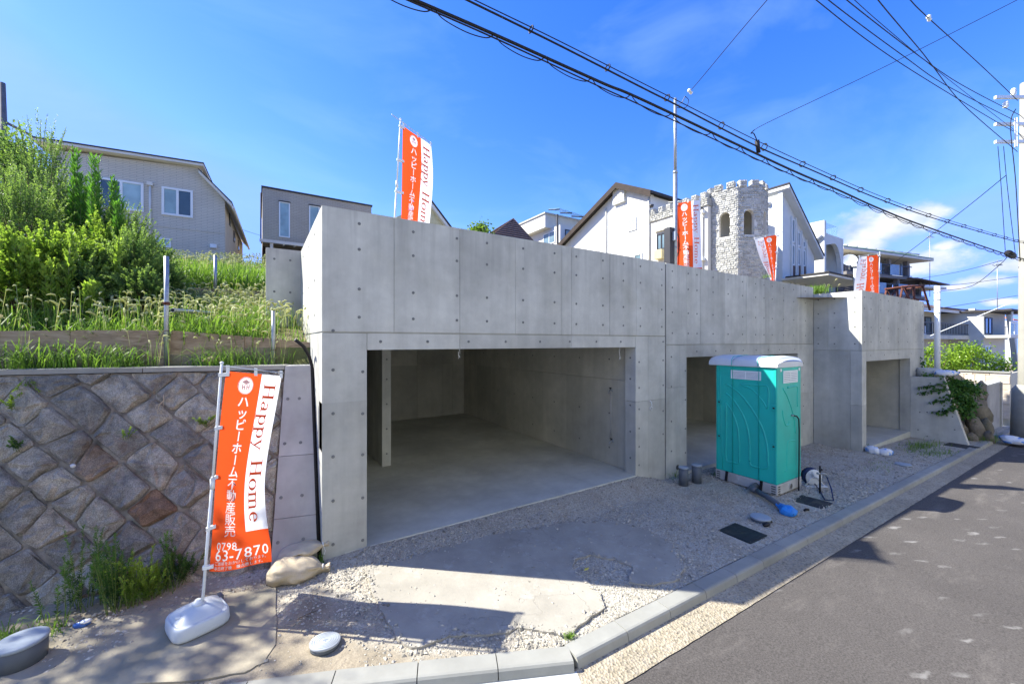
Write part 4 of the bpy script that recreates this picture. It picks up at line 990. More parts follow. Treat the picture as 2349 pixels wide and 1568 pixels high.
def banner(label, loc, pole_h, lean, A, rod, fn, base, flip=1, lowtie=True):
    """A: top pole-side corner of the cloth, rod: vector along the cross rod, fn(u,v): displacement; all relative to loc"""
    root = thing('banner', label, 'banner', loc, 0, 'orange and white sales banners')
    A = Vector(A); rod = Vector(rod); Wd, Ht = .6, 1.8
    def cl(s, t):
        u, v = s/Wd, t/Ht
        return A+rod*u+Vector((0, 0, -Ht*v))+Vector(fn(u, v))
    def nrm(s, t):
        e = .01; a = cl(s+e, t)-cl(s-e, t); b = cl(s, t+e)-cl(s, t-e); return a.cross(b).normalized()
    def grid(name, s0, s1, t0, t1, mat):
        ns, nt = max(2, round((s1-s0)/.04)), max(2, round((t1-t0)/.05)); V = [cl(s0+(s1-s0)*i/ns, t0+(t1-t0)*j/nt) for j in range(nt+1) for i in range(ns+1)]
        Fq = [(j*(ns+1)+i, j*(ns+1)+i+1, (j+1)*(ns+1)+i+1, (j+1)*(ns+1)+i) for j in range(nt) for i in range(ns)]
        return MB().add(V, Fq, True).build(name, mat, root)
    S, T = .372, 1.46
    c = MB().add([cl(s, t) for s, t in SHEETS[0][0]], SHEETS[0][1], True).build('cloth', M['orange_cl'], root); MB().add([cl(s, t) for s, t in SHEETS[1][0]], SHEETS[1][1], True).build('lower_cloth', M['orange_cl'], root); wc = grid('white_cloth', S, Wd, 0, T, M['white_cl'])
    ctr = cl(.3, .8); face = 1 if nrm(.3, .8).dot(cam.location-Vector(loc)-ctr) > 0 else -1
    for nm, art, mat, off, par in (('lettering', ART_W, M['ink_w'], .0035, c), ('red_lettering', ART_O, M['ink_o'], .0035, wc)):
        for sd in ((face,) if nm == 'lettering' else (1, -1)):
            V = [cl(s, t)+nrm(s, t)*off*sd for s, t in art.v]; MB().add(V, art.f, True).build(nm, mat, par, kind='stuff')
    # pole, rod, ties
    top = A-rod*.07+Vector((0, 0, .04)); foot = Vector((lean[0], lean[1], 0)); mid = foot.lerp(top, .55)+Vector((0, 0, 0))
    MB().tube([foot, mid], .0125, 10).tube([mid-Vector((0, 0, .06)), mid+Vector((0, 0, .03))], .0185, 10).build('pole', M['white_metal'], root)
    MB().tube([mid, top+Vector((0, 0, .03))], .0105, 10).ell(top+Vector((0, 0, .03)), (.016, .016, .014), 8, 6).build('upper_pole', M['white_metal'], root)
    MB().tube([A-rod*(.35 if flip < 0 or not base else .06)+Vector((0, 0, .045)), A+rod*1.03+Vector((0, 0, .03))], .0055, 6).build('cross_rod', M['white_pl'], root)
    for u in (.02, .5, .985):
        p = cl(u*Wd, 0); MB().obox(p-rod.normalized()*.012+Vector((0, -.002, -.02)), rod.normalized()*.03, Vector((0, .004, 0)), Vector((0, 0, .075))).build('rod_tie', M['white_dirty'], root)
    for v in (.015, .28, .53, .78, .975) if lowtie else (.015, .28, .53):
        p = cl(0, v*Ht); f = (p.z-foot.z)/max(.01, (top.z-foot.z)); q = foot.lerp(top, f); d = (p-q)
        dn = d.normalized() if d.length > .01 else rod.normalized()
        MB().obox(q-dn*.022+Vector((0, -.016, -.018)), dn*(d.length+.05), Vector((0, .032, 0)), Vector((0, 0, .03))).build('pole_tie', M['white_dirty'], root)
    if base:
        m = MB(); prof = [(1, 0), (1.02, .02), (1, .085), (.95, .1), (.92, .103), (.9, .1), (.84, .115), (.45, .155), (.2, .165)]; n = 32; V = []
        for sc, z in prof:
            for k in range(n):
                a = 2*pi*k/n; r = 1/((abs(cos(a))**4.5+abs(sin(a))**4.5)**(1/4.5))
                V.append((sc*r*cos(a)*.212, sc*r*sin(a)*.2, z+(-.02 if False else 0)))
        m.add(V, [(i*n+k, i*n+(k+1) % n, (i+1)*n+(k+1) % n, (i+1)*n+k) for i in range(len(prof)-1) for k in range(n)], True)
        b = len(V); m.f += [list(range((len(prof)-1)*n, len(prof)*n)), list(range(n))[::-1]]; m.sm += [True, False]
        bo = m.build('water_base', M['white_pl'], root); bo.location = (lean[0]-.02, lean[1]-.01, 0); bo.rotation_euler = (0, 0, base); bo.scale = (.97, 1, 1.1)
        MB().lathe([(.05, .15), (.05, .175), (.035, .18), (.022, .2), (.018, .2)], 16).build('socket', M['white_pl'], bo)
        MB().lathe([(.03, .11), (.03, .135), (.024, .14)], 14, (-.14, -.02, 0)).build('filler_cap', M['white_pl'], bo)
        MB().box(.19, .225, .08, .16, .075, .11).build('grip_block', M['pvc'], bo)  # dark grey block in place of the shade in the hand grip
    return root
def cw(r, f, z=0): return Vector((.8443*r+.5358*f, -.5358*r+.8443*f, z))     # camera right / forward -> world
# foreground banner on its water base
b0 = G(461, 1432); b0.z = gz(b0.x)+.022
Dp = 3.58; topA = P(519, 851, Dp)-b0; rodE = P(646, 862, 4.02)-P(519, 851, Dp)
def fn0(u, v):
    s = cw(-.155*v-.025*sin(pi*v)*1+.05*u*max(0, v-.55)*2*.6-.06*u*sin(pi*min(1, v*1.1)), .035*sin(5.5*u+3*v)*v+.03*sin(7*v)*u, -.1*u*v)
    return s
banner('foreground orange and white banner standing in a white water base by the stone wall', b0, 2.3, (0, 0), topA, rodE, fn0, .35)
# terrace banners
def terrace_banner(lab, px, py, d, rod, fn, flip=1, lean_px=0, pf=None):
    A = P(px, py, d); z0 = 3.7; ft = P(px+lean_px, py, d); loc = Vector((ft.x, ft.y, z0))
    return banner(lab, loc, 0, (0, 0), A-loc, rod, fn, None, flip, False)
terrace_banner('tallest of the terrace banners, over the biggest garage, its orange half toward the pole', 924, 288, 5.75, P(989, 334, 6.3)-P(924, 288, 5.75),
    lambda u, v: cw(-.05*v-.03*u*v+.05*sin(4*v)*u, .05*sin(6*u+2.5*v)*(.3+v)+.03*sin(9*v)*u, 0), lean_px=-24)
terrace_banner('banner hanging beside the tall steel service pole, Happy Home in red reading down', 1551, 466, 8.95, P(1606, 459, 8.7)-P(1551, 466, 8.95),
    lambda u, v: cw(.02*v+.06*u*v, .05*sin(6*u+3*v)*(.3+v), 0), lean_px=0)
terrace_banner('banner seen from behind, blown into a narrow point at its foot', 1782, 538, 11.5, P(1730, 549, 11.3)-P(1782, 538, 11.5),
    lambda u, v: (P(1782, 538, 11.5)-P(1730, 549, 11.3))*u*min(.86, .75*v**1.1+.35*v)+cw(-.08*v, .08*sin(6*u+4*v)*u, .25*u*v), flip=-1, lean_px=-6)
terrace_banner('banner seen from behind, hanging straight above the forward garage and its sunlit flank', 2015, 584, 12.3, P(1969, 590, 12.0)-P(2015, 584, 12.3),
    lambda u, v: cw(.05*v-.2*u*v*0-.18*u*v, .06*sin(6*u+4*v)*(.2+u), 0), flip=-1)

# ------------------------------------------------------------------ portable toilet
def build_toilet():
    o = Vector((7.16, -1.61, 0)); o.z = -.255
    lx, ly = .94, 1.12; zb, zt = .205, 2.335
    t = thing('portable_toilet', 'teal green portable toilet cabin with white roof on a grey base', 'toilet', o)
    Z6 = lambda x, y: (1483.7+.3486*x, 741.8+.3486*y)
    def left(x, y): u, z, k = hit(*Z6(x, y), o.x, o.y, pi/2); return u, z-o.z
    def front(x, y): u, z, k = hit(*Z6(x, y), o.x, o.y, 0); return u, z-o.z
    MB().cbox(0, lx, 0, ly, zb, zt, .018).build('cabin_body', M['teal'], t)
    # grey base, the shade in its round holes painted as dark discs, and feet
    b = MB().cbox(-.006, lx+.006, -.006, ly+.006, .02, zb-.002, .012).build('base', M['pallet'], t)
    for (y, z, r) in ((left(582, 1030)[0], .1, .07), (left(722, 1062)[0], .1, .07)):
        m = MB().lathe([(r, 0), (r, .012), (r*.86, .014), (r*.84, .003)], 18, smooth=False).build('port_ring', M['pallet'], b); m.location = (-.006, y, z); m.rotation_euler = RY
    m = MB().lathe([(.062, 0), (.062, .012), (.054, .014), (.053, .003)], 18, smooth=False).build('port_ring', M['pallet'], b); m.location = (front(944, 1080)[0], -.006, .1); m.rotation_euler = RX
    m = MB().lathe([(.05, 0), (.05, .006)], 18, smooth=False).build('dark_port_disc', M['groove'], b); m.location = (front(944, 1080)[0], -.007, .1); m.rotation_euler = RX
    m = MB().lathe([(.055, 0), (.055, .006)], 18, smooth=False).build('dark_port_disc', M['groove'], b); m.location = (-.007, left(722, 1062)[0], .1); m.rotation_euler = RY
    for y in (.02, ly-.09):
        for k in range(4): MB().box(-.012, -.005, y, y+.07, .035+.042*k, .055+.042*k).build('dark_slot_bar', M['groove'], b)  # raised dark bars, coloured for the shade within the slots
    for k in range(4): MB().box(.03, .1, -.012, -.005, .035+.042*k, .055+.042*k).build('dark_slot_bar', M['groove'], b)
    # roof, three domed sections with rope between
    ro = MB(); n = 14; prof = []
    for (y0, y1) in ((-.02, .3), (.303, .78), (.783, ly+.13)):
        V = []; m = 9
        ys = [y0, y0+.02, y0+.06, (y0+y1)/2, y1-.06, y1-.02, y1]
        for q, y in enumerate(ys):
            e = (-.05, -.012, 0, .01, 0, -.012, -.05)[q]
            if y0 < 0 and q == 0: e = -.09
            for k in range(n+1):
                a = pi*k/n; xx = lx/2-(lx/2+.045)*cos(a)*(1 if q in (2, 3, 4) else .985); zz = zt-.035+(.19+e)*abs(sin(a))**.42
                V.append((xx, y, zz))
        ro.add(V, [(q*(n+1)+k, q*(n+1)+k+1, (q+1)*(n+1)+k+1, (q+1)*(n+1)+k) for q in range(6) for k in range(n)], True)
        ro.f += [[len(ro.v)-len(V)+k for k in range(n+1)], [len(ro.v)-(n+1)+k for k in range(n+1)][::-1]]; ro.sm += [False, False]
    ro.build('roof', M['white_pl'], t)
    MB().cbox(-.04, lx+.04, -.012, ly+.12, zt-.045, zt-.005, .012).build('roof_rim', M['white_pl'], t)
    for y in (.3015, .7815):
        MB().tube([(-.012, y, zb+.02), (-.012, y, zt-.05), (-.05, y, zt-.02), (-.045, y, zt+.08), (.02, y, zt+.135), (lx/2, y, zt+.158), (lx-.02, y, zt+.13), (lx+.05, y, zt-.02), (lx+.01, y, zt-.1)], .006, 6).build('rope', M['teal_dk'], t)
    # frame bars on the corners and the panel edges
    MB().cbox(-.006, .02, .012, .055, zb+.01, zt-.06, .004).build('corner_strip', M['teal_dk'], t)
    MB().cbox(-.006, .02, ly-.05, ly-.008, zb+.01, zt-.06, .004).build('corner_strip', M['teal_dk'], t)
    # raised ribs
    def rib(pts, f, r=.012):
        mb = MB(); P3 = []
        for x, y in pts: u, z = f(x, y); P3.append((r*.6, u, z) if f is left else (u, r*.6, z))
        mb.tube(smooth([Vector(q) for q in P3], 4), r*1.7, 8).build('rib', M['teal'], t)
    rib([(522, 400), (560, 420), (620, 470), (680, 545), (730, 625), (765, 700), (785, 770), (795, 840), (797, 900), (796, 945), (740, 948), (690, 935), (677, 910)], left)
    rib([(522, 460), (560, 490), (610, 560), (645, 630), (665, 700), (675, 770), (677, 840), (677, 910)], left)
    rib([(522, 525), (550, 560), (580, 625), (598, 690), (606, 760), (608, 840), (606, 918), (565, 910), (522, 890), (522, 700), (522, 525)], left)
    rib([(615, 402), (680, 425), (730, 470), (770, 520), (795, 556), (798, 420), (740, 408), (680, 402), (615, 402)], left, .01)
    rib([(480, 285), (500, 950)], left, .005)
    rib([(895, 425), (920, 470), (945, 535), (962, 595), (972, 650), (977, 720)], front, .011)
    rib([(893, 570), (897, 610), (908, 655), (920, 670), (934, 660), (936, 640)], front, .011)
    rib([(925, 422), (960, 415), (990, 415), (990, 480), (991, 545)], front, .011)
    rib([(922, 935), (922, 860), (924, 800), (932, 775), (960, 768), (975, 768)], front, .01)
    rib([(907, 970), (920, 966), (922, 930)], front, .009)
    # vents
    def vent(c, f, nm='vent'):
        (x0, y0), (x1, y1) = c; a = f(x0, y0); b_ = f(x1, y1); u0, u1 = sorted((a[0], b_[0])); z0, z1 = sorted((a[1], b_[1]))
        if f is left: bx = lambda u0, u1, z0, z1, d0, d1: MB().box(-d1, -d0, u0, u1, z0, z1)
        else: bx = lambda u0, u1, z0, z1, d0, d1: MB().box(u0, u1, -d1, -d0, z0, z1)
        v = bx(u0, u1, z0, z1, -.002, .004).build(nm, M['pvc_cap'], t)
        w = .014
        for q in ((u0, u1, z0, z0+w), (u0, u1, z1-w, z1), (u0, u0+w, z0+w, z1-w), (u1-w, u1, z0+w, z1-w), ((u0+u1)/2-w/2, (u0+u1)/2+w/2, z0+w, z1-w)): bx(*q, .004, .014).build('vent_frame', M['grille'], v)
        for k in range(6): zz = z0+w+(z1-z0-2*w)*(k+.25)/6; bx(u0+w, u1-w, zz, zz+(z1-z0)*.085, .0045, .012).build('slat', M['grille'], v)
    vent((left(0, 0) and (556, 305), (752, 375)), left); vent(((895, 312), (988, 383)), front)
    for x, y in ((881, 308), (1001, 300)): 
        u, z = front(x, y); m = MB().lathe([(.03, 0), (.03, .006), (.02, .008)], 14).build('cap', M['grille'], t); m.location = (u, -.001, z); m.rotation_euler = RX
    # latches on the seams
    for x, y in ((848, 558), (848, 812), (480, 515), (480, 738)):
        u, z = left(x, y); u = min(max(u, .045), ly-.045); l = MB().cbox(-.014, 0, u-.045, u+.045, z-.06, z+.06, .006).build('latch_plate', M['teal_dk'], t)
        MB().box(-.02, -.0142, u-.012, u+.02, z-.012, z+.016).build('latch', M['black'], l)
    # straps and hose
    for x in (525, 752):
        u, z = left(x, 1020); MB().obox((-.03, u-.02, .03), (.018, 0, 0), (0, .045, 0), (-.0, -.02, .19)).build('strap', M['black'], t)
    pts = [front(952, 603), (front(970, 606)[0], front(970, 606)[1]), front(984, 625), front(987, 700), front(986, 900), front(984, 1040), front(984, 1126)]
    MB().tube([(u, -.03-(.01 if i else -.02), z) for i, (u, z) in enumerate(pts)], .0125, 8).build('supply_hose', M['black'], t)
    MB().tube([(pts[0][0], 0, pts[0][1]), (pts[0][0], -.03, pts[0][1])], .016, 8).build('hose_joint', M['steel'], t)
    # drain pipe and the bag on its end
    yb = left(722, 1062)[0]; y2 = G(1737, 1135, .1); end = G(1795, 1160, .08); s = Vector((o.x-.01, o.y+yb, o.z+.1))
    dp = thing('drain_pipe', 'grey drain pipe bending out of the toilet base', 'pipe', s); c = Vector((-.22, 0, -.01)); e = end-s
    path = [Vector((0, 0, 0)), Vector((-.12, 0, 0)), Vector((-.19, -.012, 0)), Vector((-.235, -.05, -.003)), Vector((-.24, -.12, -.006)), Vector((e.x*.3-.17, e.y*.5, -.02)), Vector((e.x, e.y, -.02))]
    MB().tube(path[:5], .052, 12).build('elbow', M['pvc'], dp); MB().tube(path[4:], .045, 12).build('pipe', M['pvc'], dp)
    bg = thing('plastic_bag', 'bright blue plastic bag tied over the end of the drain pipe', 'bag', end)
    dr = (path[-1]-path[-2]).normalized(); rr = random.Random(4)
    m = MB(); V = []; n = 14
    for q, (d, r) in enumerate(((-.1, .05), (-.04, .05), (0, .058), (.05, .085), (.11, .115), (.17, .12), (.22, .1), (.26, .05), (.27, .01))):
        for k in range(n):
            a = 2*pi*k/n; r2 = r*(1+rr.uniform(-.13, .13)); side = Vector((-dr.y, dr.x, 0)); V.append(dr*d+side*r2*cos(a)+Vector((0, 0, max(-.07, r2*sin(a)*.8-.02))))
    m.add(V, [(q*n+k, q*n+(k+1) % n, (q+1)*n+(k+1) % n, (q+1)*n+k) for q in range(8) for k in range(n)]); m.build('film', M['bluebag'], bg)
    MB().tube([V[n+k] for k in range(n)], .008, 5, closed=True).build('tie', M['bluebag'], bg)
    # hose reel, tap, hose
    p = G(1862, 1112); t2 = thing('hose_reel', 'white and navy garden hose reel on the gravel behind the toilet', 'hose reel', p, radians(-35))
    m = MB(); m.tube([(.13*cos(a*pi/12), .02, .17+.13*sin(a*pi/12)) for a in range(24)], .045, 8, closed=True); m.build('hose_coil', M['navy'], t2)
    for y in (-.05, .09):
        MB().lathe([(.15, 0), (.155, .008), (.15, .016), (.05, .02)], 20).build('drum_side', M['white_pl'] if y < 0 else M['black'], t2).matrix_local = Matrix.Translation((0, y, .17)) @ Matrix.Rotation(radians(90), 4, 'X')
        MB().tube([(-.17, y*1.4, .012), (-.05, y*1.4, .17), (.05, y*1.4, .17), (.19, y*1.4, .012)], .014, 6).build('stand', M['white_pl'], t2)
    MB().tube([(-.02, -.09, .2), (-.08, -.13, .28), (-.03, -.14, .21), (.08, -.14, .19)], .018, 8).build('handle', M['white_pl'], t2)
    MB().cbox(-.18, .22, -.13, .15, 0, .02, .006).build('foot_plate', M['white_pl'], t2)
    p = G(1881, 1130); t3 = thing('standpipe', 'black standpipe with steel tap beside the hose reel', 'tap', p)
    MB().tube([(0, 0, -.02), (0, 0, .5)], .016, 10).build('pipe', M['black'], t3); MB().tube([(0, 0, .36), (.07, -.05, .36), (.1, -.07, .33), (.1, -.07, .3)], .013, 8).build('spout', M['steel'], t3)
    MB().tube([(-.04, .03, .36), (0, 0, .36)], .02, 8).build('valve', M['steel'], t3); MB().tube([(0, 0, .42), (.03, -.02, .43)], .02, 8).build('handle', M['black'], t3)
    q = G(1912, 1150); h0 = p+Vector((.1, -.07, .3)); rl = G(1862, 1112)
    setp(MB().tube([h0, h0+Vector((.03, -.02, -.1)), h0.lerp(q, .6)+Vector((0.02, 0, .05)), q+Vector((0, 0, .02)), q+Vector((-.08, .1, .02)), q.lerp(rl, .6)+Vector((0, 0, .02)), rl+Vector((.1, .02, .05))], .011, 7).build('garden_hose', M['navy']), 'navy garden hose looping from the standpipe down to the reel', 'hose')
build_toilet()

# ------------------------------------------------------------------ small yard things
def stub(px, py, rpx, h, lab, group=None, cap=True, tilt=(0, 0)):
    p = G(px, py); d = (p-cam.location); k = cw(0, 1).dot(d); r = rpx/F*k
    t = thing('drain_stub', lab, 'drain pipe', (p.x, p.y, p.z-.01), 0, group)
    MB().lathe([(r, 0), (r, h)], 22).build('pipe', M['pvc'], t)
    MB().lathe([(r*1.05, h-.025), (r*1.05, h-.004), (r*1.02, h), (r*.9, h+.002), (r*.3, h+.004)], 22).build('cap', M['pvc_cap'], t)
    t.rotation_euler = (tilt[0], tilt[1], 0); return t
gp = 'capped grey drain pipes'
stub(1568, 1112, 10.5, .36, 'left one of two capped grey pipes between the garage and the toilet', gp)
stub(1598, 1107, 10.5, .37, 'right one of two capped grey pipes between the garage and the toilet', gp)
stub(1914, 1020, 9, .4, 'capped grey pipe alone before the shaded flank of the forward garage', gp)
stub(1745, 1195, 20, .085, 'low wide grey cap sticking out of gravel by the black lid', gp)
stub(2072, 1067, 14, .05, 'low flat grey cap far off in the yard near the kerb', gp)
stub(48, 1520, 42, .2, 'large grey pipe stub with pale cap in the bottom left corner', gp)
p = G(1757, 1203); setp(MB().ell((0, 0, 0), (.085, .035, .03), 12, 6, .06).tube([(.06, 0, 0), (.13, .02, .0), (.15, -.01, .01)], .012, 6).build('shoe_sole', M['black']), 'flat black rubber scrap lying against the wide grey cap', 'litter').location = p+Vector((-.05, -.03, .03))
p = G(1846, 1172); setp(MB().tube([(0, 0, 0), (.04, -.01, .01), (.07, -.04, .01)], .018, 7).build('hose_end', M['black']), 'short black hose end beside the blue bag', 'litter').location = p+Vector((-.02, 0, .02))
p = G(745, 1482); t = thing('inspection_cover', 'pale round drain cover with rings, raised on a grey collar near the kerb', 'drain cover', (p.x, p.y, p.z-.01)); t.rotation_euler = (radians(-4), radians(3), 0)
MB().lathe([(.112, 0), (.112, .045)], 28).build('collar', M['pvc'], t); MB().lathe([(.118, .04), (.12, .045), (.12, .057), (.117, .06), (.01, .061)], 28).build('lid', plain('pale_grey_lid', (.4, .42, .44), .5, .06, 20, .1), t)
for r in (.1, .082, .064, .046): MB().tube([(r*cos(2*pi*i/28), r*sin(2*pi*i/28), .061) for i in range(28)], .0022, 4, closed=True).build('raised_ring', M['pvc_cap'], t)
MB().box(-.02, .02, -.003, .003, .061, .0635).box(-.003, .003, -.02, .02, .061, .064).build('mark', M['pvc_cap'], t)
for q, lab in (([(1657, 1222), (1703, 1204), (1748, 1221), (1702, 1245)], 'black square manhole cover nearest the road, dusty at one corner'), ([(1830, 1153), (1858, 1138), (1898, 1150), (1866, 1167)], 'black square manhole cover beside the blue bag'), ([(2186, 1022), (2203, 1017), (2227, 1024), (2205, 1030)], 'black manhole cover far off by the wing wall')):
    w = [G(x, y) for x, y in q]; c = sum(w, Vector())/4; a = (w[1]-w[0]); s_ = (w[0]-w[3]); L = (a.length+s_.length)/2
    t = thing('manhole_cover', lab, 'manhole cover', (c.x, c.y, gz(c.x)-.005), atan2(a.y, a.x), 'black square manhole covers')
    MB().cbox(-L/2, L/2, -L/2, L/2, -.02, .02, .005).build('lid', M['iron'], t)
    for s2 in (-1, 1):
        MB().box(-L/2-.018, L/2+.018, s2*(L/2+.01)-.008, s2*(L/2+.01)+.008, -.02, .016).build('rim', M['iron'], t); MB().box(s2*(L/2+.01)-.008, s2*(L/2+.01)+.008, -L/2, L/2, -.02, .0155).build('rim', M['iron'], t)
    for k in range(5): MB().box(-L*.42, L*.42, -L*.4+k*L*.2-.004, -L*.4+k*L*.2+.004, .02, .0225).build('ridge', M['iron'], t)
def sandbag(px, py, size, lab, mat, grp=None, rz=0, z=0, sq=.45, two=False, d=None, seed=1, bits=()):
    p = G(px, py) if d is None else P(px, py, d); rr = random.Random(seed)
    t = thing('sandbag', lab, 'sandbag', (p.x, p.y, p.z), rz, grp)
    m = MB(); n = 30; V = []; prof = [(0, .02), (.03, .4), (.08, .62), (.14, .78), (.2, .87), (.3, .95), (.4, 1), (.51, .99), (.62, .96), (.72, .87), (.8, .76), (.87, .6), (.92, .45), (.97, .26), (1, .16), (1.06, .12), (1.12, .22), (1.15, .24)]
    for q, (x, r) in enumerate(prof):
        for k in range(n):
            a = 2*pi*k/n; j = 1+mnoise.noise(Vector((x*4+seed, cos(a)*1.6, sin(a)*1.6)))*.26+mnoise.noise(Vector((x*8+seed, cos(a)*3.5, sin(a)*3.5)))*.22+(.13*sin(a*7+seed)*max(0, x-.6)*2.2 if x > .6 else 0)
            sx = abs(cos(a))**.75*(1 if cos(a) > 0 else -1); zz = sin(a); V.append(((x-.5)*size, sx*r*j*size*.34, max(0.004, (zz*r*j*.5+.5*(.55+.45*r))*size*sq*(1 if zz > -.5 else .2))))
    m.add(V, [(q*n+k, q*n+(k+1) % n, (q+1)*n+(k+1) % n, (q+1)*n+k) for q in range(len(prof)-1) for k in range(n)], True)
    m.f += [list(range(n))[::-1], list(range((len(prof)-1)*n, len(prof)*n))]; m.sm += [False, False]; m.build('sack', mat, t)
    zc = size*sq*.32; MB().tube([(.5*size+.01, .05*size*cos(2*pi*k/10), zc+.05*size*sin(2*pi*k/10)) for k in range(10)], .006, 5, closed=True).build('neck_cord', M['rope'], t)
    return t
bg = sandbag(676, 1322, .54, 'plump tan canvas sandbag lying at the foot of the big garage pillar', M['canvas'], rz=radians(-14), sq=.36, seed=3)
b2 = sandbag(690, 1296, .46, 'folded tan canvas sack with drawstring, lying on top of the other sandbag', M['canvas'], rz=radians(-20), sq=.24, seed=8); b2.location.z += .13; b2.rotation_euler = (radians(4), radians(-9), radians(-10))
MB().tube([(.2, .0, .06), (.24, -.02, .03), (.25, -.03, -.04), (.22, -.04, -.1), (.2, -.03, -.08)], .004, 5).build('drawstring', M['rope'], b2)
MB().ell((-.18, -.1, .06), (.02, .008, .022), 10, 6).build('blue_patch', plain('pale_blue_tag', (.25, .38, .6), .6), bg)
gb = 'blue and white woven sandbags'
sandbag(2000, 1038, .36, 'upright blue and white sandbag at the forward garage pillar', M['bag_white'], gb, radians(60), sq=.5, seed=5)
sandbag(2033, 1042, .38, 'blue and white sandbag just right of another at the forward garage pillar', M['bag_white'], gb, radians(-10), sq=.42, seed=6)
sandbag(2118, 1000, .45, 'white sandbag leaning on the wing wall inside the forward garage yard', M['bag_white'], gb, radians(20), sq=.5, seed=9)
sandbag(2172, 860, .75, 'blue and white sandbag up on the wall above the ivy', M['bag_white'], gb, radians(-10), sq=.22, d=12.6, seed=12)
sandbag(2318, 1014, .6, 'blue and white sandbag at the foot of the utility pole', M['bag_white'], gb, radians(10), sq=.36, seed=14)
sandbag(2345, 1018, .6, 'rightmost blue and white sandbag, cut by the picture edge at the utility pole', M['bag_white'], gb, radians(-40), sq=.3, seed=15)
# litter
p = G(190, 1437); rr = random.Random(9); m = MB().ell((0, 0, .03), (.055, .04, .032), 9, 6, .35, rr); t = thing('snack_wrapper', 'crumpled blue and white wrapper on pebbles near the stone wall', 'litter', p); m.build('foil', plain('blue_foil', (.05, .13, .4), .35), t)
MB().ell((.02, -.012, .052), (.036, .026, .018), 8, 5, .3, rr).build('white_side', M['white_dirty'], t)
p = G(1345, 1308, .03); setp(MB().add([(-.04, 0, 0), (0, -.025, .008), (.045, .0, .012), (.01, .03, .004), (0, 0, .016)], [(0, 1, 4), (1, 2, 4), (2, 3, 4), (3, 0, 4)]).build('fallen_leaf', M['yellow']), 'single yellow leaf on dark gravel patch', 'leaf').location = p+Vector((0, 0, .012))
p = G(705, 1414); setp(MB().tube([(-.08, 0, .01), (0, .01, .02), (.09, .03, .01)], .003, 4).tube([(-.02, .0, .018), (.03, -.04, .012)], .0025, 4).tube([(0.03, .015, .018), (.05, .06, .01)], .0025, 4).build('twig', M['bark']), 'thin brown twig on the gravel below the sandbags', 'twig').location = p
# ------------------------------------------------------------------ buildings
class House:
    """local frame: x along the facade that faces -Y, y into the building, origin at a named corner"""
    def __init__(s, name, label, cat, px, d, zb, ang=0, group='houses up the hill'):
        p = P(px, CY, d); s.x, s.y, s.zb, s.a = p.x, p.y, zb, ang
        s.t = thing(name, label, cat, (p.x, p.y, zb), ang, group)
    def f(s, px, py, yo=0):      # point on the front plane
        u, z, k = hit(px, py, s.x-sin(s.a)*yo, s.y+cos(s.a)*yo, s.a); return u, z-s.zb
    def l(s, px, py, xo=0):      # point on the left flank: distance into the building, height
        u, z, k = hit(px, py, s.x+cos(s.a)*xo, s.y+sin(s.a)*xo, s.a+pi/2); return u, z-s.zb
    def bx(s, side, a0, a1, z0, z1, o0, o1, xo=0):
        m = MB(); return m.box(a0, a1, xo-o1, xo-o0, z0, z1) if side == 'f' else m.box(xo-o1, xo-o0, a0, a1, z0, z1)
    def window(s, side, a0, a1, z0, z1, frame='frame_w', pane='glass_teal', n=2, w=.07, xo=0, panes=None, out=.05, hor=0):
        a0, a1 = sorted((a0, a1)); z0, z1 = sorted((z0, z1))
        m = MB(); 
        def add(A0, A1, Z0, Z1, o0=.002, o1=out):
            if side == 'f': m.box(A0, A1, xo-o1, xo-o0, Z0, Z1)
            else: m.box(xo-o1, xo-o0, A0, A1, Z0, Z1)
        add(a0, a1, z0, z0+w); add(a0, a1, z1-w, z1); add(a0, a0+w, z0+w, z1-w); add(a1-w, a1, z0+w, z1-w)
        for k in range(1, n): c = a0+(a1-a0)*k/n; add(c-w/2, c+w/2, z0+w, z1-w)
        for k in range(1, hor+1): c = z0+(z1-z0)*k/(hor+1); add(a0+w, a1-w, c-w*.4, c+w*.4, .002, out*.9)
        o = m.build('window', M[frame], s.t)
        for k in range(n):
            c0, c1 = a0+(a1-a0)*k/n, a0+(a1-a0)*(k+1)/n; mt = (panes[k] if panes else pane)
            if side == 'f': MB().box(c0+w*.5, c1-w*.5, xo-.018, xo-.004, z0+w*.5, z1-w*.5).build('pane', M[mt], o)
            else: MB().box(xo-.018, xo-.004, c0+w*.5, c1-w*.5, z0+w*.5, z1-w*.5).build('pane', M[mt], o)
        return o
    def part(s, name, mb, mat, parent=None): return mb.build(name, M[mat] if isinstance(mat, str) else mat, parent or s.t)

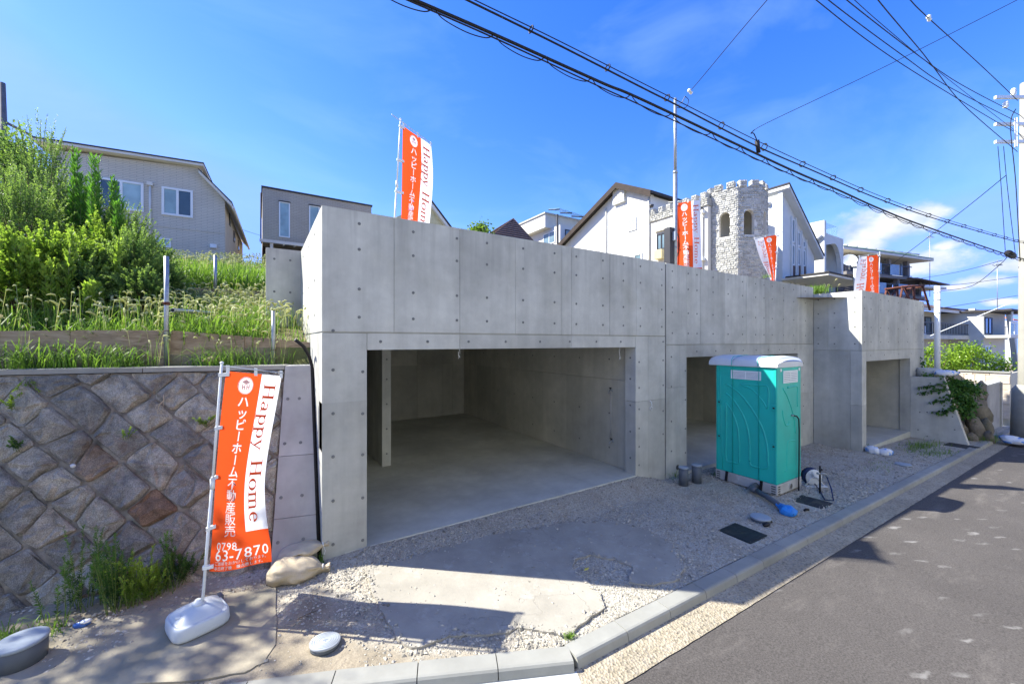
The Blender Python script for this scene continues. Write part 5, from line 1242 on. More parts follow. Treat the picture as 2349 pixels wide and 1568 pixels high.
def house_grey():
    h = House('house', 'grey tiled house with two white sliding windows behind the bushes', 'house', 516, 19, 5.9, radians(-2.7))
    q = [h.f(*p) for p in ((120, 343), (462, 386), (466, 404), (516, 462))]
    xl = q[0][0]; poly = [(xl, 0, -.4), (0, 0, -.4), (0, 0, q[3][1]), (q[2][0], 0, q[2][1]), (q[1][0], 0, q[1][1]), (xl, 0, q[0][1])]
    h.part('front_wall', MB().prism(poly, (0, .2, 0)), 'grey_tile_siding')
    h.part('side_wall', MB().box(-.2, 0, .203, 9.2, -.4, q[3][1]-.05), 'beige'); h.part('side_wall', MB().box(xl, xl+.2, .203, 9.2, -.4, q[0][1]), 'grey_tile_siding')
    # roof: flat plane with fascia, then the lean slope
    def fas(a, b, t, name, mat='stucco_g', y0=-.35, y1=9.3):
        a, b = Vector((a[0], y0, a[1])), Vector((b[0], y0, b[1])); h.part(name, MB().prism([a, b, b+Vector((0, 0, t)), a+Vector((0, 0, t))], (0, y1-y0, 0)), mat)
    fas((xl-.45, q[0][1]+.12), (q[1][0]+.12, q[1][1]), .1, 'fascia'); fas((xl-.47, q[0][1]+.225), (q[1][0]+.14, q[1][1]+.105), .05, 'roof', 'roof_dk', -.38)
    fas((q[2][0]-.12, q[2][1]+.02), (.3, q[3][1]-.28), .14, 'lean_roof_fascia'); fas((q[2][0]-.14, q[2][1]+.17), (.32, q[3][1]-.13), .05, 'lean_roof', 'roof_dk', -.38)
    fas((q[1][0]-.05, q[1][1]+.03), (q[1][0]+.6, q[1][1]-.9), .12, 'rear_roof', 'stucco_g', 2.0)
    h.part('gutter', MB().tube([(.36, -.4, q[3][1]-.34), (.36, 9.2, q[3][1]-.36)], .06, 8), 'stucco_g')
    # belt course
    za = h.f(430, 524)[1]; h.part('belt_course', MB().box(xl, 0, -.015, -.002, za-.06, za+.12), 'grey_tile_siding')
    a, b = h.f(225, 411), h.f(330, 487); h.window('f', a[0], b[0], b[1], h.f(330, 421)[1], panes=['glass_dark', 'glass_teal'], w=.09)
    a, b = h.f(371, 428), h.f(443, 499); h.window('f', a[0], b[0], h.f(371, 492)[1], h.f(443, 438)[1], panes=['glass_teal', 'glass_dark'], w=.09)
    a = h.f(356, 565); h.window('f', a[0], a[0]+.55, a[1], a[1]+.4, n=1, w=.06)
    a = h.f(345, 425); h.part('downpipe', MB().tube([(a[0], -.06, h.f(345, 560)[1]), (a[0], -.06, a[1])], .045, 8).box(a[0]-.1, a[0]+.1, -.14, -.02, a[1]-.04, a[1]+.12), 'stucco_g')
    a = h.f(482, 563); h.part('vent_hood', MB().cbox(a[0], a[0]+.26, -.12, -.002, a[1]-.12, a[1]+.06, .02), 'frame_w')
    for y, z in ((1.6, 3.2), (3.6, 2.8), (6, 2.8)):
        m = MB().box(.002, .03, y, y+.45, z-.6, z).build('window', M['frame_d'], h.t); MB().box(.031, .036, y+.06, y+.39, z-.55, z-.05).build('pane', M['glass_dark'], m)
    h.part('meter_box', MB().cbox(.002, .2, 2.2, 2.5, .4, .9, .02), 'frame_w'); h.part('heater', MB().cbox(.002, .22, 1.3, 1.7, .2, .7, .02), 'stucco_g')
house_grey()
def small_far():
    h = House('house', 'small white walled house seen edge-on beyond the grey tiled house', 'house', 563, 33, 5.6, radians(2))
    h.part('wall', MB().box(-2.2, -.2, 0, 6, 0, 2.7), 'stucco'); h.part('roof', MB().prism([(-2.6, -.3, 2.6), (.15, -.3, 2.2), (.15, -.3, 2.32), (-1.2, -.3, 4.6), (-2.6, -.3, 2.75)], (0, 6.5, 0)), 'roof_dk')
    h2 = House('house', 'tiny orange-walled house in the gap between the grey and brown houses', 'house', 596, 46, 5.4, radians(2))
    h2.part('wall', MB().box(-1.9, .3, 0, 5, 0, 3.0), plain('orange_render', (.6, .26, .08), .9)); h2.part('roof', MB().prism([(-2.3, -.3, 3.0), (.6, -.3, 3.0), (-.8, -.3, 4.6)], (0, 5.6, 0)), 'roof_br')
small_far()
def house_brown():
    h = House('house', 'box-shaped grey-brown house with tall narrow windows and a carport', 'house', 602, 24, 6.0)
    a = h.f(602, 430); w = h.f(852, 464)[0]; T = a[1]; b = h.f(602, 553)[1]
    h.part('upper_storey', MB().box(0, w, 0, 7, b, T), 'brown_tile_siding'); h.part('lower_storey', MB().box(.0, w, .0+1.6, 7, -.5, b-.003), 'dkbrown')
    h.part('roof_trim', MB().box(-.06, w+.06, -.06, 7.06, T+.002, T+.1), 'roof_dk')
    for p, q in (((640, 462), (665, 548)), ((709, 471), (733, 548))):
        u, z = h.f(*p); u2, z2 = h.f(*q); h.window('f', u, u2, h.f(q[0], 546)[1], z, n=1, pane='glass_teal', w=.06)
        h.part('window_hood', MB().box(u-.03, u2+.03, -.12, -.052, z+.002, z+.05), 'roof_dk')
    # carport
    h.part('carport_roof', MB().prism([(-.1, -2.2, b-.35), (w*.45, -2.2, b-.35), (w*.45, 0-.01, b-.02), (-.1, -.01, b-.02)], (0, 0, -.06)), 'railglass')
    for k in range(6): h.part('carport_rafter', MB().prism([(w*.45*k/5-.08, -2.25, b-.44), (w*.45*k/5-.02, -2.25, b-.44), (w*.45*k/5-.02, -.01, b-.1), (w*.45*k/5-.08, -.01, b-.1)], (0, 0, -.07)), 'frame_w')
    h.part('carport_beam', MB().box(-.15, w*.46, -2.3, -2.2, b-.52, b-.36), 'stucco_g'); h.part('carport_post', MB().box(.35, .5, -2.2, -2.05, -.4, b-.53), 'stucco_g')
    h.part('corner_pipe', MB().tube([(-.08, .1, b), (-.08, .1, T-.3)], .04, 6), 'roof_dk')
    g = House('house', 'yellowish gabled house peeking out behind the tallest banner', 'house', 930, 22, 5.0)
    zt = h_ = g.f(985, 462)[1]; xr = g.f(1026, 515)
    xa = g.f(983, 462)[0]; g.part('gable_wall', MB().prism([(-.5, 0, 0), (xr[0]+1.2, 0, 0), (xr[0]+1.2, 0, xr[1]-1.6), (xa, 0, zt-.12), (-.5, 0, zt-1.2)], (0, 5, 0)), plain('yellow_render', (.55, .49, .3), .9))
    s1 = Vector((xa, -.25, zt)); s2 = Vector((xr[0]+1.3, -.25, xr[1]-1.55)); g.part('barge_board', MB().prism([s1, s2, s2-Vector((0, 0, .22)), s1-Vector((0, 0, .22))], (0, .2, 0)), 'stucco')
    g.part('roof', MB().prism([s1+Vector((0, -.05, .01)), s2+Vector((.05, -.05, .01)), s2+Vector((.05, -.05, .1)), s1+Vector((0, -.05, .1))], (0, 5.6, 0)), 'roof_dk')
house_brown()
def house_pyramid():
    h = House('house', 'house with steep brown pyramid roof showing above the middle of the wall', 'house', 1108, 27, 4.2)
    b = h.f(1108, 556)[1]; w = h.f(1245, 552)[0]; ap = h.f(1181, 500, 2.0); D = 5
    h.part('wall', MB().box(.3, w-.3, .3, D, 0, b), 'cream')
    A = Vector((ap[0], 2.2, ap[1])); c = [Vector((0, 0, b)), Vector((w, 0, b)), Vector((w, D, b)), Vector((0, D, b))]
    for i in range(4):       # each roof face as courses of tiles
        p, q = c[i], c[(i+1) % 4]; mb = MB(); n = 14; nr = (q-p).cross(A-p).normalized()
        for k in range(n):
            f0, f1 = k/n, (k+1)/n; a0, b0 = p.lerp(A, f0), q.lerp(A, f0); a1, b1 = p.lerp(A, f1), q.lerp(A, f1); mb.add([a0+nr*.05, b0+nr*.05, b1, a1, a0, b0], [(0, 1, 2, 3), (0, 4, 5, 1)])
        h.part('roof', mb, 'rooftile')
    for i in range(4): h.part('ridge', MB().tube([c[i], A], .05, 5), 'roof_br')
    d = h.f(1150, 512); h.part('dormer_gable', MB().prism([(-1.2, 1.5, b), (1.1, 1.5, b), (.2, 1.5, d[1]-.1)], (0, 1.5, 0)), 'rooftile'); h.part('dormer_trim', MB().tube([(1.1, 1.45, b+.03), (.2, 1.45, d[1]-.05)], .05, 5), 'stucco_g')
    t = thing('broadleaf_tree', 'small green treetop poking up over the wall beside the pyramid roof', 'tree', P(1098, 600, 19)); h2 = P(1098, 515, 19)-P(1098, 600, 19)
    MB().tube([(0, 0, -2.5), (0.05, 0, 0), (.1, .05, h2.z)], [.1, .07, .03], 7).build('trunk', M['bark'], t)
    SMALLTREE.append((t, h2.z))
SMALLTREE = []
house_pyramid()
def house_modern():
    h = House('house', 'grey flat-roofed house with a slanted glass canopy behind the white gable', 'house', 1285, 32, 4.5)
    l0 = h.l(1210, 523); T = h.f(1262, 497)[1]
    w = 4.5; T1 = h.l(1250, 499)[1]
    h.part('wall', MB().box(0, w, 0, 7, 0, T1-1.1), 'stucco_g'); h.part('upper_storey', MB().box(-.6, w, 1.2, 7, T1-1.098, T1), 'stucco_g')
    h.part('parapet', MB().box(-.7, w, 1.1, 7.1, T1+.002, T1+.12), 'conc_white')
    p = [Vector((-.4, -.4, T1+.05)), Vector((w, -.6, T1-.35)), Vector((w, 1.0, T1+.15)), Vector((-.4, 1.0, T1+.4))]; h.part('glass_canopy', MB().prism(p, (0, 0, -.05)), 'railglass')
    for k in range(5): a, b = p[0].lerp(p[1], k/4), p[3].lerp(p[2], k/4); h.part('canopy_rib', MB().tube([a-Vector((0, 0, .1)), b-Vector((0, 0, .1))], .05, 4), 'frame_d')
    h.window('f', .5, 1.6, T1-2.4, T1-1.4, 'frame_d', 'glass_mid', 1); h.window('f', 2.1, 3.4, T1-2.4, T1-1.3, 'frame_d', 'glass_dark', 2); h.window('l', .6, 2.2, T1-2.4, T1-1.4, 'frame_w', 'glass_mid', 2)
    h.part('downpipe', MB().tube([(-.05, .3, 0), (-.05, .3, T1-.2)], .07, 6), 'frame_d')
    h.part('balcony_panel', MB().box(1.0, w, -.9, -.82, T1-3, T1-2.3), 'glass_mid')
    a = thing('tv_antenna', 'thin rooftop aerial left of the white gabled house', 'antenna', P(1386, 520, 33), 0, 'rooftop aerials'); aerial(a, 2.2, 1)
def aerial(t, h, s=1.0):
    MB().tube([(0, 0, 0), (0, 0, h)], .025*s, 5).build('mast', M['steel'], t)
    m = MB().tube([(-.5*s, 0, h*.92), (.55*s, .1, h*.92)], .018*s, 4)
    for k in range(7): m.tube([(-.5*s+.16*k*s, -.22*s, h*.92), (-.5*s+.16*k*s, .22*s, h*.92)], .01*s, 4)
    m.build('array', M['steel'], t)
house_modern()
def house_gable():
    # flank faces -X; local y runs into the depth
    h = House('house', 'white stucco house with brown roof edge and louvred box under its gable', 'house', 1492, 20, 3.9)
    L = lambda x, y: h.l(1171.3+.3486*x, 351.4+.3486*y)
    ap = L(722, 215); lf = L(345, 605); rt = L(925, 262); far = (11.5, lf[1]-(11.5-lf[0])*.47)
    poly = [(0, .0, -.3), (0, 0, rt[1]-.05), (0, ap[0], ap[1]-.1), (0, far[0], far[1]-.1), (0, far[0], -.3)]
    h.part('gable_wall', MB().prism(poly, (.25, 0, 0)), 'stucco'); h.part('rear_wall', MB().box(.26, 8, 11.2, 11.45, -.3, far[1]-.2), 'stucco'); h.part('front_wall', MB().box(.253, 8, .01, .25, -.3, rt[1]-.1), 'stucco')
    def slope(a, b, name):
        a, b = Vector((-.35, a[0], a[1])), Vector((-.35, b[0], b[1])); h.part(name, MB().prism([a, b, b+Vector((0, 0, .13)), a+Vector((0, 0, .13))], (9, 0, 0)), 'roof_dk')
        h.part('barge_board', MB().prism([a+Vector((-.04, 0, -.2)), b+Vector((-.04, 0, -.2)), b+Vector((-.04, 0, .1)), a+Vector((-.04, 0, .1))], (.03, 0, 0)), 'dkbrown')
    slope((ap[0], ap[1]), (far[0]+.3, far[1]-.14), 'roof'); slope((-.3, rt[1]-.12), (ap[0], ap[1]), 'roof')
    # louvred box
    a, b = L(685, 350), L(757, 250); v = h.part('louvre_box', MB().box(-.16, -.002, b[0], a[0], L(720, 350)[1]+.15, L(720, 258)[1]+.1), 'frame_w')
    for k in range(9): zz = L(720, 350)[1]+.22+k*.085; MB().box(-.19, -.161, b[0]+.08, a[0]-.08, zz, zz+.05).build('slat', M['stucco_g'], v)
    a, b = L(773, 518), L(829, 418); h.window('l', a[0], b[0], L(800, 510)[1], L(800, 428)[1], n=1, pane='glass_teal', w=.08, hor=5)
    a, b = L(812, 692), L(868, 652); h.window('l', a[0], b[0], a[1]-.5, b[1], n=1, pane='glass_mid', w=.09)
    a, b = L(545, 690), L(582, 630); h.window('l', a[0], b[0], b[1]-.6, b[1], n=1, pane='glass_mid', w=.09)
    y = L(631, 500)[0]; h.part('downpipe', MB().tube([(-.04, y, 0), (-.04, y, L(631, 362)[1])], .045, 6), 'stucco_g'); h.part('downpipe', MB().tube([(-.05, .06, 0), (-.05, .06, rt[1]-.2)], .05, 6), 'stucco_g')
    return h
HG = house_gable()
def house_castle():
    xw = HG.x; h = House('castle_house', 'white house with castle battlements and an octagonal stone tower', 'house', 1622, 17.47, 3.9)
    h.t.location.x = xw+.0; h.x = xw; h.y = HG.y-3.05; h.t.location.y = h.y
    L = lambda x, y: h.l(1171.3+.3486*x, 351.4+.3486*y)
    T = L(1300, 300)[1]; Y1 = 3.03
    h.part('wall', MB().box(.0, .25, 0.02, Y1, -.3, T-.28), 'stucco_g'); h.part('rear_wall', MB().box(.26, 6, .02, .2, -.3, T-.3), 'stucco_g')
    rr = random.Random(31)
    def stonefield(mb, tints, o, ax, az, W_, H_, nrm, cw_=.18, ch=.088, hole=None):
        o, ax, az, nrm = Vector(o), Vector(ax), Vector(az), Vector(nrm); r = 0; z = 0
        while z < H_-.02:
            hh = min(ch*rr.uniform(.85, 1.15), H_-z); x = -rr.uniform(0, cw_)
            while x < W_:
                ww = cw_*rr.uniform(.55, 1.35); a, b = max(0, x+.006), min(W_, x+ww-.006); x += ww
                if b-a < .02: continue
                if hole and hole((a+b)/2, z+hh/2, (b-a)/2): continue
                d = rr.uniform(.012, .036); i = .016
                p = [o+ax*a+az*(z+.005), o+ax*b+az*(z+.005), o+ax*b+az*(z+hh-.005), o+ax*a+az*(z+hh-.005)]
                q = [o+ax*(a+i)+az*(z+i)+nrm*d*rr.uniform(.6, 1.3), o+ax*(b-i)+az*(z+i)+nrm*d*rr.uniform(.6, 1.3), o+ax*(b-i)+az*(z+hh-i)+nrm*d*rr.uniform(.6, 1.3), o+ax*(a+i)+az*(z+hh-i)+nrm*d*rr.uniform(.6, 1.3)]
                mb.add(p+q, [(4, 5, 6, 7), (0, 1, 5, 4), (1, 2, 6, 5), (2, 3, 7, 6), (3, 0, 4, 7)]); tints += [rr.random()]*8
            z += hh
    def finish(mb, tints, name, par):
        o = mb.build(name, M['castle'], par); at = o.data.attributes.new('tint', 'FLOAT', 'POINT'); at.data.foreach_set('value', np.array(tints, np.float32)); o['kind'] = 'stuff'; return o
    # parapet band with merlons on the flank
    pb = h.part('parapet', MB().box(-.06, .3, -.02, Y1, T-.277, T+.05), 'castle'); m, tt = MB(), []
    stonefield(m, tt, (-.062, Y1, T-.27), (0, -1, 0), (0, 0, 1), Y1+.02, .3, (-1, 0, 0)); finish(m, tt, 'stone_facing', pb)
    for k in range(7):
        y = Y1-.05-k*.44; mm, tt = MB(), []; mm.box(-.05, .28, y-.24, y, T+.052, T+.34); tt += [.6]*8
        stonefield(mm, tt, (-.052, y, T+.055), (0, -1, 0), (0, 0, 1), .24, .28, (-1, 0, 0), .14); o = mm.build('merlon', M['castle'], h.t)
        at = o.data.attributes.new('tint', 'FLOAT', 'POINT'); at.data.foreach_set('value', np.array(tt, np.float32))
    # octagonal tower
    RT = 1.2; c0 = P(1684, CY, 18.0); cx, cy = c0.x-h.x, c0.y-h.y; zt = h.l(1622, 441)[1]+.0
    r8 = RT/cos(pi/8); ang0 = atan2(-.609-c0.x+0, 1) 
    dirc = atan2(-5.062-c0.y, -.609-c0.x); base = dirc+radians(5)   # an edge a little right of the line of sight
    vs = [Vector((cx+r8*cos(base+pi/4*k), cy+r8*sin(base+pi/4*k), 0)) for k in range(8)]
    zA, zB = h.l(1655, 545)[1], h.l(1655, 500)[1]
    k0 = (Vector((c0.x+.609, c0.y+5.062)).length-RT)*.993
    zs = 2.5+(CY-541)/F*17.0-h.zb; zh = 2.5+(CY-496)/F*17.0-h.zb; zt = 2.5+(CY-436)/F*17.2-h.zb
    ww = .22
    for k in range(8):
        a, b = vs[k], vs[(k+1) % 8]; ax = (b-a).normalized(); Wd = (b-a).length; nr = Vector((ax.y, -ax.x, 0))
        if nr.dot(Vector(((a+b).x/2-cx, (a+b).y/2-cy, 0))) < 0: nr = -nr
        def hole(x, z, hw): 
            z -= 0.3
            return abs(x-Wd/2) < ww+hw*.55 and zs-.02 < z < zh or (z >= zh and (x-Wd/2)**2+(z-zh)**2 < (ww+hw*.4)**2)
        # backing wall with arched opening
        mb = MB(); H_ = zt; n = 10; up = Vector((0, 0, 1)); q = lambda x, z: a+ax*x+up*z
        th = -nr*.2; seen = nr.dot(Vector((-.609-c0.x, -5.062-c0.y, 0))) > -.2
        if not seen:
            mb.prism([q(0, -.3), q(Wd, -.3), q(Wd, zt), q(0, zt)], th); h.part('tower_wall', mb, 'stucco_g')  # unseen faces left windowless to keep the tower's inside dark
            for j in (0, 1):
                o = a+ax*(Wd*(.09+.5*j))+up*(zt+.002)-nr*.2; h.part('merlon', MB().obox(o, ax*Wd*.3, nr*.24, up*.27), 'stucco_g')
            continue
        mb.prism([q(0, -.3), q(Wd, -.3), q(Wd, zs), q(0, zs)], th); mb.prism([q(0, zs+.0), q(Wd/2-ww, zs), q(Wd/2-ww, zh), q(0, zh)], th); mb.prism([q(Wd/2+ww, zs), q(Wd, zs), q(Wd, zh), q(Wd/2+ww, zh)], th)
        arc = [q(Wd/2-ww*cos(pi*i/n), zh+ww*sin(pi*i/n)) for i in range(n+1)]
        for i in range(n):
            x0, x1 = Wd/2-ww*cos(pi*i/n), Wd/2-ww*cos(pi*(i+1)/n); mb.prism([arc[i], arc[i+1], q(x1, zh+ww+.05), q(x0, zh+ww+.05)], th)
        mb.prism([q(0, zh), q(Wd/2-ww, zh), q(Wd/2-ww, zh+ww+.05), q(0, zh+ww+.05)], th); mb.prism([q(Wd/2+ww, zh), q(Wd, zh), q(Wd, zh+ww+.05), q(Wd/2+ww, zh+ww+.05)], th)
        mb.prism([q(0, zh+ww+.05), q(Wd, zh+ww+.05), q(Wd, zt), q(0, zt)], th)
        wl_ = h.part('tower_wall', mb, 'stucco_g')
        if nr.dot(Vector((-.609-c0.x, -5.062-c0.y, 0))) > -.2:
            m, tt = MB(), []; stonefield(m, tt, a+Vector((0, 0, -.3))+nr*.003, ax, (0, 0, 1), Wd, zt+.3, nr, hole=hole); finish(m, tt, 'stone_facing', wl_)
        for j in (0, 1):
            m, tt = MB(), []; o = a+ax*(Wd*(.09+.5*j))+up*(zt+.002)-nr*.2; m.obox(o, ax*Wd*.3, nr*.24, up*.27); tt += [.6]*8
            stonefield(m, tt, o+nr*.243, ax, (0, 0, 1), Wd*.3, .27, nr, .15); ob = m.build('merlon', M['castle'], h.t)
            at = ob.data.attributes.new('tint', 'FLOAT', 'POINT'); at.data.foreach_set('value', np.array(tt, np.float32))
    h.part('tower_floor', MB().lathe([(RT*.95, zs-.3), (RT*.95, zs-.2)], 8, (cx, cy, 0)), 'stucco_g'); h.part('tower_roof', MB().lathe([(RT*.95, zt-.25), (RT*.95, zt-.12)], 8, (cx, cy, 0)), 'stucco_g')
    # window beside the service pole, yellow box under it, lamps
    a, b = L(965, 640), L(1025, 530); h.window('l', a[0], b[0]-.0, a[1], L(965, 535)[1], 'frame_d', 'glass_mid', 2, .05)
    h.part('window_hood', MB().box(-.14, -.002, b[0]-.1, a[0]+.1, L(965, 520)[1], L(965, 520)[1]+.12), 'stucco_g')
    h.part('cupboard', MB().cbox(-.3, -.002, L(1020, 680)[0], L(968, 680)[0], L(968, 705)[1], L(968, 645)[1], .02), 'ivorybox')
    y = L(1290, 500)[0]; h.part('downpipe', MB().tube([(-.06, .25, 0), (-.06, .25, T-.7)], .04, 6), 'stucco_g')
    for z in (390, 700): q = L(1270, z); h.part('wall_lamp', MB().cbox(-.22, -.002, q[0]-.09, q[0]+.09, q[1]-.06, q[1]+.09, .02), 'frame_w')
    q = L(1272, 370); h.part('camera_arm', MB().tube([(-.02, q[0], q[1]), (-.2, q[0], q[1]+.05), (-.2, q[0], q[1]-.08)], .03, 5), 'black')
    q = L(980, 295); h.part('roof_lamp', MB().lathe([(.09, 0), (.12, .12), (.02, .14)], 10, (-.2, Y1-.2, T+.4)), 'frame_d')
house_castle()
def house_white():
    h = House('house', 'white house with steep single-pitch roof and three tall slit windows right of the tower', 'house', 1795, 24, 3.8)
    f = lambda x, y: h.f(1171.3+.3486*x, 351.4+.3486*y)
    tp = f(1790, 232); rt = f(2003, 672); x1 = rt[0]
    poly = [(0, 0, -.4), (x1-.1, 0, -.4), (x1-.1, 0, rt[1]-.1), (.0, 0, tp[1]-.15)]
    h.part('front_wall', MB().prism(poly, (0, .25, 0)), 'stucco'); h.part('side_wall', MB().box(0, .25, .252, 6, -.4, tp[1]-.3), 'stucco'); h.part('rear_wall', MB().box(.26, x1-.1, 5.8, 6, -.4, rt[1]-.2), 'stucco')
    a, b = Vector((-.15, -.45, tp[1])), Vector((x1+.25, -.45, rt[1]-.2)); h.part('roof', MB().prism([a+Vector((0, 0, .1)), b+Vector((0, 0, .1)), b+Vector((0, 0, .2)), a+Vector((0, 0, .2))], (0, 6.6, 0)), 'roof_dk')
    h.part('roof_edge', MB().prism([a+Vector((.03, .03, -.1)), b+Vector((-.03, .03, -.1)), b+Vector((-.03, .03, .098)), a+Vector((.03, .03, .098))], (0, 6.5, 0)), 'stucco')
    for x0, x1_, yt, ym, yb in ((1847, 1866, 430, 590, 740), (1884, 1902, 515, 615, 740), (1919, 1936, 575, 625, 745)):
        a, b = f(x0, yt), f(x1_, ym); h.window('f', a[0], b[0], b[1], a[1], 'frame_w', 'glass_mid', 1, .07); c = f(x0, ym+10); d = f(x1_, yb); h.window('f', c[0], d[0], d[1], c[1], 'frame_w', 'glass_mid', 1, .07)
        e = f(x1_, yb+80); h.part('stone_panel', MB().box(c[0], d[0], -.05, -.002, e[1], d[1]-.02), 'roof_br')
        for s in (-1, 1): h.part('fin', MB().box((c[0] if s < 0 else d[0])-.06+(s*.08), (c[0] if s < 0 else d[0])+.06+(s*.08), -.1, -.002, -.3, a[1]+.1), 'stucco')
    u = h.l(1171.3+.3486*1697, 351.4+.3486*335); h.part('vent_cap', MB().ell((-.05, u[0], u[1]), (.16, .15, .16), 10, 6), 'stucco')
    c = f(1790, 830); h.part('porch_roof', MB().box(-.3, x1+1.6, -2.4, -.002, c[1]-.1, c[1]+.02), 'stucco_g'); h.part('porch_edge', MB().box(-.35, x1+1.65, -2.45, -.3, c[1]+.022, c[1]+.1), 'roof_dk')
    q = f(1935, 760); h.part('porch_wall', MB().box(q[0]+.1, q[0]+2.2, -2.6, -2.45, -.4, q[1]-.25), 'stucco'); h.part('porch_wall_cap', MB().box(q[0]+.0, q[0]+2.3, -2.65, -2.4, q[1]-.248, q[1]-.1), 'stucco')
    h.part('stone_panel', MB().box(q[0]+1.2, q[0]+1.6, -2.66, -2.602, 0, q[1]-.4), 'roof_br')
    g = House('house', 'white cubic house with a deep curved recess and clear glass balcony rail', 'house', 1891, 27, 3.6)
    L = lambda x, y: g.l(1171.3+.3486*x, 351.4+.3486*y); ff = lambda x, y: g.f(1171.3+.3486*x, 351.4+.3486*y)
    T = ff(2066, 440)[1]; T2 = ff(2066, 522)[1]; wr = ff(2190, 575)[0]; b = ff(2190, 640)[1]
    g.part('flank_wall', MB().box(0, .3, 0, 6, -.3, T), 'stucco')
    rc = ff(2070, 600)[1]; pts = [(.31, 0, T2), (wr, 0, T2), (wr, 0, -.3), (wr-.35, 0, -.3), (wr-.35, 0, b-1.6)]+[(wr-.35-1.2*(1-cos(pi/2*k/8)), 0, b-1.6+1.9*sin(pi/2*k/8)) for k in range(1, 9)]+[(.31, 0, rc)]
    g.part('front_wall', MB().prism(pts, (0, .25, 0)), 'stucco'); g.part('recess_wall', MB().box(.31, wr-.02, 1.2, 1.4, -.3, T2-.02), 'stucco_g'); g.part('recess_side', MB().box(wr-.3, wr-.05, .26, 1.19, -.3, T2-.05), 'stucco')
    g.part('recess_door', MB().box(.5, 1.0, 1.12, 1.19, -.2, b-.6), 'frame_d'); g.part('recess_soffit', MB().box(.31, wr-.02, .26, 1.19, T2-.2, T2-.03), 'stucco')
    z = ff(2100, 810)[1]
    for k in range(7): g.part('fence_slat', MB().box(.2, wr, -.6, -.55, z-.25-.16*k, z-.12-.16*k), 'dkbrown')
    g.part('glass_rail', MB().box(.32, wr*.72, .05, .08, T2+.01, T2+.75), 'railglass'); g.part('glass_rail', MB().box(wr*.72, wr*.72+.03, .09, 2, T2+.01, T2+.75), 'railglass')
    q = L(2010, 575); g.part('vent_arm', MB().tube([(-.1, q[0]+1.2, q[1]-.12), (-.1, q[0], q[1]), (-.1, q[0]-.35, q[1]+.3)], .13, 8), 'stucco'); q = ff(2145, 770); g.part('wall_lamp', MB().ell((q[0], 1.1, q[1]), (.12, .1, .12), 8, 6), 'frame_w')
house_white()
